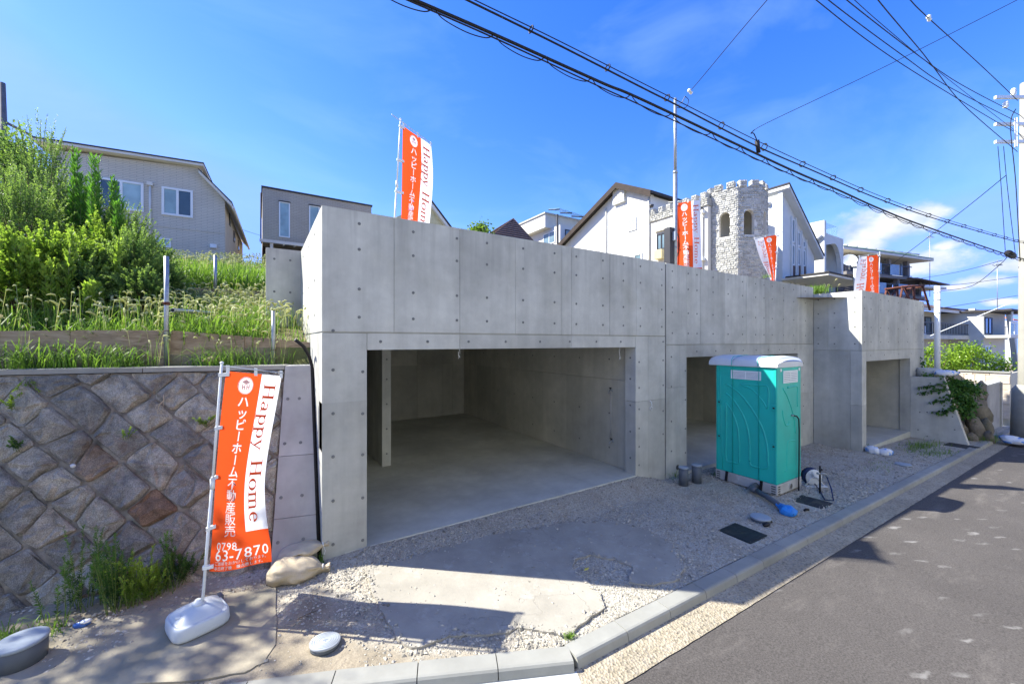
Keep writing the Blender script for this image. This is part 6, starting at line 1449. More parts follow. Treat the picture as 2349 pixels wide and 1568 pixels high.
def apartment():
    h = House('apartment_building', 'dark grey-brown apartment block with balconies and a thin green hipped roof', 'building', 1934, 40, 1.5, radians(-12), 'buildings down the road')
    Z = lambda x, y: h.f(1717.9+.4232*x, 390.4+.4232*y)
    w = Z(925, 460)[0]; top = Z(515, 425)[1]
    fl = [Z(620, y)[1] for y in (455, 563, 668)]; FH = fl[0]-fl[1]
    h.part('core_wall', MB().box(0, w*.78, 1.6, 10, 0, top-.5), 'apt'); h.part('side_wall', MB().box(w*.7, w*.95, 3.5, 10, 0, top-FH-.6), 'apt')
    e = Vector((0, 0, .16)); zr = top-.2; r = [Vector((-2, -1.2, zr)), Vector((w, -1.2, zr-.1)), Vector((w-2.5, 9, zr)), Vector((-2, 9, zr))]; a1, a2 = Vector((2, 4, zr+1.6)), Vector((w*.55, 4, zr+1.6))
    h.part('eaves', MB().prism([v-Vector((0, 0, .25)) for v in r], (0, 0, .22)), 'stucco_g')
    for i, f in enumerate(((r[0], r[1], a2, a1), (r[1], r[2], a2), (r[2], r[3], a1, a2), (r[3], r[0], a1))): h.part('roof', MB().prism(f, (0, 0, .08)), 'copper')
    for k in range(9): x = -1.5+k*(w*.9)/8; h.part('roof_batten', MB().tube([(x, -1.25, zr+.12), (x*.6+1.2, 3.6, zr+1.62)], .09, 4), 'stucco')
    for k, z in enumerate(fl[1:]):
        x1 = w*(.8 if k == 0 else .98)
        h.part('balcony_slab', MB().box(-.5, x1, -.6, 1.6, z-.3, z), 'apt')
        g = h.part('balcony_rail', MB().box(-.5, x1, -.56, -.52, z+1.05, z+1.14).box(-.5, x1, -.56, -.52, z+.06, z+.12), 'frame_d')
        n = 40
        for q in range(n): MB().box(-.5+q*x1/n, -.46+q*x1/n, -.55, -.53, z+.121, z+1.049).build('baluster', M['frame_d'], g)
        for q in (.12, .33, .62): MB().box(x1*q, x1*q+1.6, -.62, -.57, z+.05, z+1.16).build('glass_panel', M['glass_mid'], g)
        for q in range(5): x = 1+q*w*.16; h.window('f', x, x+1.9, z+.1, z+2.1, 'frame_d', 'glass_dark' if q % 2 else 'glass_mid', 2, .1, xo=1.6)
        for q in range(4): h.part('column', MB().box(x1*(.02+.31*q), x1*(.02+.31*q)+.4, -.4, .0, z+.001, z+FH-.31), 'apt')
    zz = fl[2]+FH-.3; a, b = Vector((w*.72, -1.5, zz-.1)), Vector((w*1.18, -1.5, zz-.5)); h.part('lower_roof', MB().prism([a, b, b+Vector((-2, 7, .9)), a+Vector((0, 7, .9))], (0, 0, .12)), 'roof_br'); h.part('lower_eaves', MB().box(w*.72, w*1.15, -1.4, 4, zz-.95, zz-.72), 'stucco_g')
    h.part('wing', MB().box(w*.82, w*1.08, .5, 6, 0, zz-.96), 'apt'); h.part('roof_terrace_rail', MB().box(w*.79, w*.93, .4, .46, zz+.6, zz+1.9), 'glass_mid')
    a = thing('satellite_dish', 'white satellite dish at the left end of the apartment balconies', 'satellite dish', P(1948, 598, 36)); o = MB().lathe([(.02, 0), (.3, .04), (.55, .15), (.57, .16), (.5, .1)], 18, cap=False).build('dish', M['white_pl'], a); o.rotation_euler = (radians(70), 0, radians(-60)); MB().tube([(0, 0, -.8), (0, 0, 0)], .04, 6).build('arm', M['steel'], a)
    for px, py, d, hh, lab in ((2133, 640, 44, 5.2, 'tall thin aerial rising right of the apartment block'), (2288, 705, 36, 4.3, 'leaning rooftop aerial near the right edge of the sky')):
        a = thing('tv_antenna', lab, 'antenna', P(px, py+40, d), 0, 'rooftop aerials'); aerial(a, hh+40*d/F, 1.2)
    # rusty steel truss on the terrace
    p = P(2060, 690, 21); t = thing('steel_truss', 'rusty red steel frame standing behind the forward garage', 'truss', (p.x, p.y, p.z-.5)); q = P(2130, 690, 21)-P(2060, 690, 21); q.z = 0; zt = 1.25; back = Vector((q.y, -q.x, 0)).normalized()*-.9
    for o in (Vector(), back):
        MB().tube([o+Vector((0, 0, 0)), o+q*.15+Vector((0, 0, zt))], .05, 5).build('leg', M['rust'], t); MB().tube([o+q*1.05, o+q*.82+Vector((0, 0, zt))], .05, 5).build('leg', M['rust'], t); MB().tube([o+q*.55, o+q*.52+Vector((0, 0, zt))], .05, 5).build('leg', M['rust'], t)
        MB().tube([o+q*.1+Vector((0, 0, zt)), o+q*.85+Vector((0, 0, zt+.05))], .055, 5).build('top_beam', M['rust'], t); MB().tube([o+Vector((0, 0, .1)), o+q*.5+Vector((0, 0, zt))], .035, 5).build('brace', M['rust'], t); MB().tube([o+q*.5+Vector((0, 0, .1)), o+q*.15+Vector((0, 0, zt))], .035, 5).build('brace', M['rust'], t); MB().tube([o+q*.55+Vector((0, 0, .6)), o+q*1.0+Vector((0, 0, .5))], .04, 5).build('brace', M['rust'], t)
    MB().tube([q*.15+Vector((0, 0, zt)), q*.15+back+Vector((0, 0, zt))], .05, 5).tube([q*.82+Vector((0, 0, zt)), q*.82+back+Vector((0, 0, zt))], .05, 5).build('cross_beam', M['rust'], t)
apartment()
def house_cream():
    h = House('house', 'cream two-storey house with long balcony and leaning white pillars down the road', 'house', 2120, 29, -1.2, radians(-4), 'buildings down the road')
    Z = lambda x, y: h.f(995.2+1015.2+.2989*x, 585.6+.2989*y)      # crop 3 coordinates
    Z = lambda x, y: h.f(2030.2+.2989*x, 585.6+.2989*y)
    zr, zb, zs = Z(420, 345)[1], Z(420, 525)[1], Z(420, 612)[1]; x2 = Z(1030, 430)[0]; xr = Z(700, 380)[0]; eave = Z(420, 408)[1]
    h.part('upper_wall', MB().box(-1.5, xr+2.4, 1.5, 8, zs, eave), 'cream'); h.part('lower_wall', MB().box(-1.5, xr+2.4, .9, 8, -1, zs-.302), 'cream')
    h.part('balcony_slab', MB().box(-1.6, Z(905, 640)[0], -.3, 1.49, zs-.3, zs), 'cream')
    h.part('roof', MB().prism([(-2, .3, eave), (xr+.6, .3, eave-.1), (xr+.6, 3.5, zr+.35), (-2, 3.5, zr+.35)], (0, 0, .12)), 'roof_br'); h.part('roof_edge', MB().box(-2, xr+.6, .2, .29, eave-.18, eave+.02), 'stucco_g')
    for k in range(5): zz = eave+.16+(zr-eave)*k/5; h.part('roof_course', MB().box(xr*.45, xr+.6, .32+3.1*k/5-.05, .4+3.1*k/5, zz, zz+.07), 'roof_br')
    h.part('dark_roof', MB().prism([(xr+.3, -.3, Z(700, 430)[1]+.02), (x2+.5, -.3, Z(940, 425)[1]+.02), (x2, 3, Z(900, 395)[1]), (xr+.6, 3, Z(750, 390)[1])], (0, 0, .1)), 'roof_dk'); h.part('roof_beam', MB().box(xr+.3, x2-.4, -.4, -.31, Z(800, 445)[1], Z(800, 432)[1]), 'frame_w')
    g = h.part('balcony_rail', MB().box(-1.5, Z(905, 600)[0], -.25, -.2, zb+.0, zb+.07).box(-1.5, Z(905, 600)[0], -.25, -.2, zs+.08, zs+.13), 'frame_d')
    xe = Z(905, 600)[0]; n = 60
    for k in range(n): x = -1.5+(xe+1.5)*k/n; MB().box(x, x+.03, -.24, -.21, zs+.131, zb-.001).build('baluster', M['frame_d'], g)
    a, b = Z(460, 600), Z(550, 465); h.window('f', a[0], b[0], zs+.05, b[1], 'frame_d', 'glass_mid', 2, .08, xo=1.5, panes=['roof_br', 'glass_mid'])
    for x in (625, 905):
        a, b = Z(x, 410), Z(x+(25 if x < 700 else 65), 900); h.part('pillar', MB().prism([(a[0]-.15, -.5, a[1]), (a[0]+.15, -.5, a[1]), (b[0]+.15, -.5, b[1]), (b[0]-.15, -.5, b[1])], (0, .35, 0)), 'stucco')
    a = Z(700, 435); b = Z(905, 600); pts = [(a[0], 1.2, zs), (a[0]+.3, 1.2, a[1])]+[(b[0]-1.2+1.2*sin(pi/2*k/6), 1.2, zs+1.3+.75*cos(pi/2*k/6)) for k in range(7)]+[(b[0], 1.2, zs)]; h.part('curved_wall', MB().prism(pts, (0, .2, 0)), 'stucco')
    a, b = Z(860, 805), Z(912, 710); h.window('f', a[0], b[0], a[1], b[1], 'frame_d', 'glass_mid', 1, .1, xo=.9); a = Z(820, 690); h.part('window_hood', MB().prism([(a[0]-.4, .9, a[1]), (a[0]+.8, .9, a[1]), (a[0]+.8, .2, a[1]-.3), (a[0]-.4, .2, a[1]-.3)], (0, 0, .06)), 'roof_dk')
    a = Z(430, 560); h.part('air_conditioner', MB().cbox(a[0]-.3, a[0]+.35, .9, 1.3, zs+.02, zs+.75, .03), 'frame_w')
    k = House('house', 'shaded house with enclosed sunroom balcony at the far right edge by the utility pole', 'house', 2314, 31, -1.2, radians(-4), 'buildings down the road')
    z1, z2 = k.f(2330, 766)[1], k.f(2330, 715)[1]; zz = k.f(2330, 800)[1]
    k.part('wall', MB().box(0, 6, 1.3, 7, -1, z2), 'stucco_g'); k.part('roof', MB().box(-.3, 6.4, -.2, 7.2, z2+.002, z2+.16), 'roof_dk'); k.part('balcony_slab', MB().box(-.1, 6, -.1, 1.29, z1-.3, z1-.1), 'stucco')
    r = k.part('balcony_rail', MB().box(-.1, 6, -.1, -.05, z1+.85, z1+.95).box(-.1, 6, -.1, -.05, z1-.09, z1-.02), 'frame_w')
    for q in range(6): MB().box(-.1+q*1.2, -.02+q*1.2, -.1, -.05, z1-.019, z1+.849).build('rail_post', M['frame_w'], r); MB().box(0+q*1.2, 1.08+q*1.2, -.08, -.07, z1-.01, z1+.84).build('rail_pane', M['railglass'], r)
    for q in range(3): k.part('post', MB().box(.6+q*2.4, .75+q*2.4, -.09, .0, z1+.951, z2-.01), 'frame_w')
    k.window('f', .3, 2.2, z1, z2-.4, 'frame_d', 'glass_dark', 2, .1, xo=1.3); k.window('f', .2, 1.9, z1-2.4, z1-.9, 'frame_w', 'glass_mid', 2, .12, xo=1.3); k.part('garage_door', MB().box(.2, 4, 1.2, 1.29, -.6, z1-3.2), 'roof_dk')
    t = House('house', 'sliver of an orange roof far off beside the utility pole', 'house', 2318, 70, 2, 0, 'buildings down the road'); z = t.f(2330, 722)[1]
    t.part('wall', MB().box(0, 7, 0, 6, -4, z-1.2), 'stucco'); t.part('roof', MB().prism([(-.4, -.4, z-1.2), (7.5, -.4, z-1.2), (5.5, 3, z+.2), (1.2, 3, z+.2)], (0, 0, .25)), plain('orange_roof', (.62, .2, .08), .8))
house_cream()

# ------------------------------------------------------------------ lower right: planter, boulders, block wall
def right_corner():
    Z = lambda x, y: (2030.2+.2989*x, 585.6+.2989*y)
    # dark concrete wall by the boulders
    y0 = -2.2; px = Z(700, 1030); u0, z1, _ = hit(*px, 0, y0); u1, _, _ = hit(*Z(888, 1030), 0, y0)
    t = thing('concrete_wall', 'stained grey concrete wall between the boulders and the pale block wall', 'wall', (u0, y0, -.7)); w = u1-u0
    MB().box(0, w-.17, 0, .25, -.2, z1+.7).build('panel', M['conc_old'], t); MB().box(w-.165, w, -.05, .25, -.2, z1+.72).build('end_post', M['conc'], t); MB().box(0, w-.167, -.03, .27, z1+.702, z1+.76).build('capping', M['conc'], t)
    # pale block wall
    xw = 26.1; ya, z_, _ = hit(*Z(955, 1260), xw, 0, pi/2); yb, _, _ = hit(*Z(560, 900), xw, 0, pi/2); zt = hit(*Z(955, 905), xw, 0, pi/2)[1]; zb = z_
    t = thing('block_wall', 'garden wall of pale beige stone blocks down the road', 'wall', (xw, ya, zb)); MB().box(.04, .3, 0, yb-ya, -.3, zt-zb).build('core', M['cream'], t)
    rr = random.Random(17); z = -.0; row = 0
    while z < zt-zb-.05:
        hh = min(rr.choice((.26, .34, .3)), zt-zb-z); y = -.02
        while y < yb-ya:
            ww = min(rr.uniform(.3, .75), yb-ya-y+.01)
            d = rr.uniform(0, .03); MB().cbox(-d, .05, y+.006, y+ww-.006, z+.006, z+hh-.006, .012).build('block', M['block'], t); y += ww
        z += hh
    MB().box(-.05, .32, -.03, yb-ya, zt-zb+.002, zt-zb+.06).build('coping', M['conc_kerb'], t)
    MB().box(.0, 4, -.02, .03, -.3, zt-zb).build('return_wall', M['cream'], t)
    # soil and boulders behind the wing wall
    rr = random.Random(41); tb = thing('boulder_wall', 'slope of mossy grey boulders between wing wall and concrete wall', 'rocks', (17.4, -2.2, -.6))
    mossy = plain('boulder_rock', (.2, .175, .145), .95, .35, 3, .8, .04, dirt=((.07, .08, .035), .7))
    spots = [(2225, 960, 14), (2238, 985, 20), (2215, 930, 14), (2248, 950, 22), (2262, 985, 16), (2246, 925, 17), (2265, 1005, 13), (2233, 1008, 12), (2250, 900, 16), (2205, 900, 14), (2226, 900, 15), (2275, 1010, 9), (2212, 985, 9)]
    for i, (px, py, r) in enumerate(spots):
        d = 12.2+ (1010-py)*.008+.3; p = P(px, py, d); rw = r/F*d
        o = MB().ell((0, 0, 0), (rw*.85, rw*.7, rw*1.75), 9, 7, .2, rr).build('boulder', mossy, tb); o.location = p-tb.location; o.rotation_euler = (rr.uniform(-.2, .2), radians(-28)+rr.uniform(-.25, .2), rr.uniform(-.7, .2))
    e = MB().add([P(2165, 868, 12.3)+Vector((.3, .2, 0)), P(2222, 1018, 11.9)+Vector((.3, .2, -.1)), P(2290, 1012, 13.3)+Vector((0, .1, -.1)), P(2262, 905, 14.0), P(2200, 858, 14.2)], [(0, 1, 2, 3, 4)]).build('earth_bank', M['soil'], None, kind='structure')
    # white post, meter box, steel service pole
    p = P(2150, 852, 13.2); t = thing('conduit_post', 'white round post with wires standing above the ivy', 'post', (p.x, p.y, p.z-.3)); hh = P(2150, 656, 13.2).z-p.z+.3
    MB().tube([(0, 0, 0), (0, 0, hh)], .075, 12).build('tube', M['white_metal'], t)
    for q in (.42, .56, .64): MB().lathe([(.085, 0), (.09, .01), (.085, .03)], 12, (0, 0, hh*q+.9)).build('band', M['steel'], t)
    MB().tube([(.06, 0, hh-.1), (.18, .03, hh-.05), (.22, .05, hh-.25), (.1, .02, hh-.35)], .025, 6).build('wire_loop', M['black'], t)
    MB().lathe([(.3, 0), (.3, .3), (.26, .33)], 18, (-.45, .1, .1)).build('planter_ring', M['conc'], t)
    p0 = P(1549, 620, 8.75); t = thing('service_pole', 'tall galvanised service pole at the joint of the garages', 'pole', (p0.x, p0.y, 3.6)); top = P(1549, 226, 8.75).z-3.6; mid = P(1549, 395, 8.75).z-3.6
    MB().tube([(0, 0, 0), (0, 0, mid)], .046, 12).build('lower_tube', M['steel'], t); MB().tube([(0, 0, mid), (0, 0, top)], .033, 12).lathe([(.05, mid-.03), (.05, mid+.02), (.034, mid+.03)], 12).build('upper_tube', M['steel'], t)
    for q in (.25, .95): MB().lathe([(.05, 0), (.054, .01), (.05, .03)], 12, (0, 0, q)).build('band', M['steel'], t)
    MB().tube([(.04, 0, 1.35), (.13, 0, 1.2), (.12, 0, .9), (.05, 0, .75)], .012, 6).build('cable', M['black'], t)
    q = P(1536, 565, 8.75); b = thing('meter_board', 'dark upright meter box fixed beside the steel service pole', 'meter box', (q.x, q.y, q.z)); MB().cbox(-.09, .06, -.08, .08, -.45, .4, .01).build('board', M['frame_d'], b); MB().cbox(-.02, .05, -.16, -.082, .1, .3, .01).build('meter', M['pvc_cap'], b)
right_corner()

# ------------------------------------------------------------------ utility poles and cables
def tube_path(pts, n=40, sag=0):
    out = []
    for i in range(len(pts)-1):
        for k in range(n if i == len(pts)-2 else n): out.append(pts[i].lerp(pts[i+1], k/n))
    out.append(pts[-1]); return out
def poles():
    d = 12.7; p = P(2354, CY, d); zb = gz(p.x)-.13
    t = thing('utility_pole', 'tall concrete utility pole cut off by the right picture edge', 'utility pole', (p.x, p.y, zb), 0, 'utility poles'); top = P(2349, 190, d).z-zb
    MB().tube([(0, 0, -.3), (0, 0, 2.4), (0, 0, top)], [.19, .17, .13], 16).build('shaft', M['pole_c'], t); MB().tube([(0, 0, -.1), (0, 0, 1.75), (0, 0, 1.9)], [.34, .3, .2], 16).build('base_sleeve', M['conc_kerb'], t)
    for k in range(14):
        z = 2.6+k*.6; s = 1 if k % 2 else -1; MB().tube([(-.12*s, -.1, z), (-.3*s, -.2, z), (-.31*s, -.2, z+.05)], .011, 5).build('step', M['steel'], t)
    def h(py): return P(2349, py, d).z-zb
    arm = Vector((-.80, .52, 0))   # crossarms reach out towards the yard
    for i, (py, L0) in enumerate(((232, 1.3), (293, 1.3), (333, 1.3))):
        z = h(py); MB().obox(arm*L0*1.0+Vector((0, -.2, z)), -arm*2*L0, Vector((.04, .06, 0)), Vector((0, 0, .09))).build('crossarm', M['white_metal'], t)
    z = h(333); MB().obox(arm*.75+Vector((-.02, -.28, z-.15)), Vector((.08, 0, 0)), Vector((0, .06, 0)), Vector((0, 0, h(293)-z+.35))).build('arm_bracket', M['white_metal'], t)
    for f, up in ((.95, -1), (.7, 1), (-.6, 1)):
        o = MB().lathe([(.03, 0), (.07, .03), (.05, .07), (.075, .1), (.05, .14), (.07, .17), (.03, .22)], 12); o = o.build('insulator', M['porcelain'], t); o.location = arm*f+Vector((0, -.17, h(232)+(.1 if up > 0 else -.3)))
    q = Vector((-.16, -.16, h(372))); MB().cbox(-.16, .0, -.3, -.1, h(400), h(355), .02).build('junction_box', M['ivorybox'], t); MB().tube([q+Vector((0, -.06, 0)), q+Vector((-.12, -.12, -.3)), q+Vector((-.05, -.1, -.8)), q+Vector((-.1, -.1, -2.4))], .025, 6).build('riser_cable', M['wire'], t)
    rr = random.Random(2)
    for k in range(7): a = q+Vector((rr.uniform(-.15, .1), rr.uniform(-.15, .05), rr.uniform(-.3, .3))); MB().tube(smooth([a, a+Vector((-.15, -.05, -.2)), a+Vector((-.05, -.1, -.4)), a+Vector((.1, 0, -.1))], 5), .012, 5).build('jumper_wire', M['wire'], t)
    # left far pole
    d2 = 20; p = P(20, 520, d2); t2 = thing('utility_pole', 'dark utility pole with a stub arm behind the bushes on the far left', 'utility pole', (p.x, p.y, p.z-2.5), radians(20), 'utility poles'); hh = P(10, 195, d2).z-p.z+2.5
    MB().tube([(.0, 0, 0), (-.2, 0, hh)], [.16, .11], 12).build('shaft', M['pole_dk'], t2); z = P(30, 285, d2).z-p.z+2.5; MB().tube([(-.15, 0, z+.08), (.65, -.1, z-.28)], .07, 8).build('arm', M['pole_dk'], t2); MB().tube([(-.4, 0, z-.2), (.05, 0, z-.2)], .03, 5).build('bracket', M['pole_dk'], t2)
    p = P(117, 520, 21); t3 = thing('utility_pole', 'short brown post top showing among bushes left of the grey house', 'post', (p.x, p.y, p.z-2), 0); MB().tube([(0, 0, 0), (0, 0, P(117, 402, 21).z-p.z+2)], .14, 10).build('shaft', M['pole_dk'], t3)
poles()
def cables():
    g = 'overhead cables across the sky'
    def cable(pts, r, lab, n=14, name='cable', parent=None, mat='wire', ext=None):
        w = [P(x, y, d) for x, y, d in pts]
        path = smooth(w, n); m = MB().tube(path, r, 5)
        o = m.build(name, M[mat], parent)
        if parent is None: setp(o, lab, 'cable', g)
        return path
    D = lambda px, dl=3.7, dr=12.7: 1/((1/dl)+((1/dr)-(1/dl))*(px-945)/(2349-945))
    def al(pts): return [(x, y, D(x)) for x, y in pts]
    # two heavy bundles with lashing wire
    t = thing('cable_bundle', 'lower heavy black telephone bundle with a looping wire coiled round it', 'cable', P(1484, 234, D(1484)), 0, g); o0 = t.location.copy()
    def bundle(t, main, mess, r, rm, sp, loop, rl):
        w = [P(x, y, d)-t.location for x, y, d in main]; w = [w[0]+(w[0]-w[1])*1.2]+w; a = smooth(w, 16); MB().tube(a, r, 7).build('main_cable', M['wire'], t)
        w2 = [P(x, y, d)-t.location for x, y, d in mess]; w2 = [w2[0]+(w2[0]-w2[1])*1.2]+w2; b = smooth(w2, 16); MB().tube(b, rm, 5).build('second_wire', M['wire'], t)
        # hangers / loops every 'sp' metres
        acc = 0; k = 0; pts = []
        for i in range(1, len(a)):
            seg = a[i]-a[i-1]; acc += seg.length
            if acc > sp:
                acc = 0; c = a[i]; jj = min(range(len(b)), key=lambda q: (b[q]-c).length); e = b[jj]
                pts.append((c, e))
        if loop:
            m = MB()
            for (c, e), (c2, e2) in zip(pts[:-1], pts[1:]):
                dn = Vector((0, 0, -1)); m.tube(smooth([c+Vector((0, 0, .02)), c+(c2-c)*.12+dn*rl, c+(c2-c)*.5+dn*rl*1.6, c+(c2-c)*.85+dn*rl*1.15, c2+Vector((0, 0, .01))], 5), .0065, 4)
            o = m.build('lashing_wire', M['wire'], t); o['kind'] = 'stuff'
        else:
            ring = MB().tube([(0, .045*cos(2*pi*k/10), .045*sin(2*pi*k/10)) for k in range(10)], .008, 4, closed=True).mesh('hanger_ring', M['wire'])
            for c, e in pts: inst('hanger_ring', ring, t, (c+e)/2, (0, 0, radians(-5)), (1, 1, max(.7, (c-e).length/.075)))
    bundle(t, al([(945, -2), (1135, 80), (1380, 190), (1484, 234), (1800, 383), (1921, 435), (2014, 477), (2116, 517), (2302, 581), (2349, 594)]), al([(938, 2), (1135, 88), (1380, 201), (1484, 248), (1800, 394), (1921, 443), (2116, 523), (2302, 586), (2349, 598)]), .016, .008, .6, True, .06)
    t = thing('cable_bundle', 'upper pair of black cables joined by small hanger rings', 'cable', P(1484, 199, D(1484)), 0, g)
    bundle(t, al([(1066, -2), (1280, 103), (1484, 207), (1550, 240), (1735, 335), (1866, 392), (2010, 454), (2150, 503), (2319, 551), (2349, 556)]), al([(1084, -2), (1280, 93), (1484, 196), (1550, 229), (1735, 322), (1866, 383), (2010, 446), (2150, 497), (2319, 547), (2349, 553)]), .0105, .006, 1.0, False, 0)
    q = P(1738, 332, D(1738)); c = thing('splice_box', 'small dark cable splice hanging from the upper cable pair', 'cable fitting', q); MB().tube([(-.02, 0, .06), (.03, 0, -.12)], [.035, .03], 8).build('case', M['wire'], c); MB().tube(smooth([Vector((-.02, 0, .06)), Vector((-.12, 0, .14)), Vector((-.2, 0, .12)), Vector((-.1, 0, .2))], 6), .008, 5).build('lead', M['wire'], c)
    q = P(2318, 583, 12.3); c = thing('cable_closure', 'fat black cable closure hung at the pole end of the lower bundle', 'cable fitting', q); MB().tube([(-.28, .02, .02), (-.22, .02, .02), (.2, -.02, -.03), (.26, -.02, -.03)], [.04, .09, .09, .04], 10).build('case', M['wire'], c)
    # single wires
    cable([(1580, 211, 8.8), (1600, 190, 8.6), (1690, 82, 7.4), (1760, 0, 6.5), (1860, -115, 5.4)], .007, 'single wire rising steeply from the steel service pole to the top edge')
    cable([(1728, 300, 8.6), (1770, 277, 8.4), (2010, 163, 7.8), (2334, 0, 7.2), (2700, -190, 6.6)], .006, 'single wire slanting from the splice up to the top right corner')
    hv = [[(1872, 0, 7.2), (2058, 140, 9.2), (2287, 280, 12.2), (2349, 312, 12.9)], [(1900, 0, 7.0), (2073, 129, 9.0), (2176, 199, 10.6), (2349, 287, 12.9)], [(1942, 0, 6.9), (2139, 151, 9.4), (2230, 208, 11), (2349, 269, 12.9)],
          [(1960, 0, 6.9), (2045, 75, 8), (2139, 153, 9.6), (2250, 240, 11.4), (2349, 315, 12.9)], [(2014, 0, 6.6), (2110, 114, 8.4), (2139, 151, 9), (2213, 243, 10.8), (2334, 348, 12.6)], [(2088, 0, 7.6), (2128, 40, 8.2), (2250, 150, 10.6), (2335, 231, 12.6)]]
    lb = ['lowest of the power lines running from the top edge to the pole', 'second lowest power line from the top edge to the pole', 'third power line up, running to the middle of the pole', 'thin grey line crossing under the third power line', 'power line that crosses the others steeply toward the junction box', 'power line on the far right with a white insulator on it']
    for w, l in zip(hv, lb):
        e = w[0]; e2 = w[1]; w = [(e[0]-(e2[0]-e[0])*.6, e[1]-(e2[1]-e[1])*.75, e[2]-(e2[2]-e[2])*.5)]+w; cable(w, .009 if 'thin' not in l else .006, l)
    for q, r, lab in ((P(2131, 42, 8.25), .042, 'white insulator block clamped on the far right power line'), (P(1583, 210, 8.75), .04, 'white insulator block at the top of the steel service pole')):
        c = thing('line_insulator', lab, 'insulator', q, 0, 'white insulators on lines'); MB().ell((-.03, 0, .01), (r, r, r), 10, 7).build('disc', M['porcelain'], c); MB().ell((.035, 0, -.015), (r*.9, r*.9, r*.9), 10, 7).build('disc', M['porcelain'], c)
    q = P(1549, 240, 8.75); c = thing('pole_bracket', 'steel bracket with wire loops at the top of the service pole', 'cable fitting', q); MB().tube([(0, 0, -.04), (.1, 0, .02), (.22, -.02, .12), (.3, -.03, .25)], .011, 6).build('hook', M['steel'], c); MB().tube(smooth([Vector((.3, -.03, .27)), Vector((.44, -.03, .22)), Vector((.38, 0, .06)), Vector((.14, 0, -.03)), Vector((.02, 0, -.05))], 6), .007, 5).build('wire_loop', M['wire'], c)
    # lower right wires
    cable([(2149, 668, 13.2), (2230, 655, 14), (2290, 610, 13.4), (2310, 590, 12.8)], .01, 'slack wire from the white post up to the black closure')
    cable([(1905, 700, 30), (2040, 610, 22), (2190, 497, 16), (2308, 402, 12.9)], .012, 'pair of thin wires falling left from the utility pole past the cloud')
    cable([(2040, 650, 30), (2180, 627, 20), (2300, 597, 13)], .01, 'faint wire running level across the clouds to the pole'); cable([(2150, 655, 14), (2220, 650, 17), (2349, 632, 19)], .01, 'thin wire from the white post across the lower clouds'); cable([(2155, 707, 13.2), (2250, 692, 16), (2349, 675, 18)], .009, 'thin wire low over the cream roof')
    cable([(2134, 770, 18), (2220, 735, 17), (2330, 690, 16)], .016, 'pale stay wire slanting across the cream balcony', mat='white_metal'); cable([(2330, 250, 12.5), (2318, 290, 12.5), (2330, 420, 12.5), (2340, 600, 12.6)], .012, 'black cable dropping down beside the utility pole')
    cable([(2289, 335, 12), (2296, 420, 12.1), (2306, 575, 12.3)], .008, 'thin wire hanging from the lowest crossarm'); cable([(2302, 335, 12), (2312, 440, 12.2), (2330, 590, 12.5)], .008, 'second thin wire hanging from the lowest crossarm')
    cable([(40, 300, 20), (75, 322, 20.5), (135, 352, 21)], .012, 'wire from the left utility pole to the grey house eave'); cable([(540, 522, 28), (565, 530, 30), (600, 541, 33)], .012, 'thin wire in the gap between the grey and brown houses')
cables()

# unseen houses added behind the photographer to bounce sunlight onto the garages
def opposite():
    for x, w, hgt, m, lab in ((-13, 9.6, 9.2, 'stucco', 'unseen white house with a low hipped roof, added across the street for bounce light'), (-3, 9.6, 9.4, 'stucco', 'unseen white house added for bounce light, directly opposite the widest garage'), (7, 9.6, 9, 'stucco', 'unseen tall white house added for bounce light, facing the toilet'), (17, 9.6, 8.4, 'cream', 'unseen cream house added for bounce light, near the utility pole')):
        zb = gz(x)-.1; t = thing('house', lab, 'house', (x, -8.9, zb), 0, 'unseen houses added for bounce light')
        MB().box(0, w, -8, 0, -1, hgt).build('wall', M[m], t)
        MB().add([(-.5, .5, hgt), (w+.5, .5, hgt), (w+.5, -8.5, hgt), (-.5, -8.5, hgt), (2.5, -4, hgt+1.8), (w-2.5, -4, hgt+1.8)], [(0, 1, 5, 4), (1, 2, 5), (2, 3, 4, 5), (3, 0, 4), (3, 2, 1, 0)]).build('roof', M['roof_br'], t)
        for k in range(3):
            for z in (.9, 3.7, 6.4):
                o = MB().box(.9+k*2.6, 2.5+k*2.6, .002, .06, z, z+1.25).build('window', M['frame_w'], t); MB().box(.98+k*2.6, 2.42+k*2.6, .061, .066, z+.08, z+1.17).build('pane', M['glass_mid'], o)
opposite()
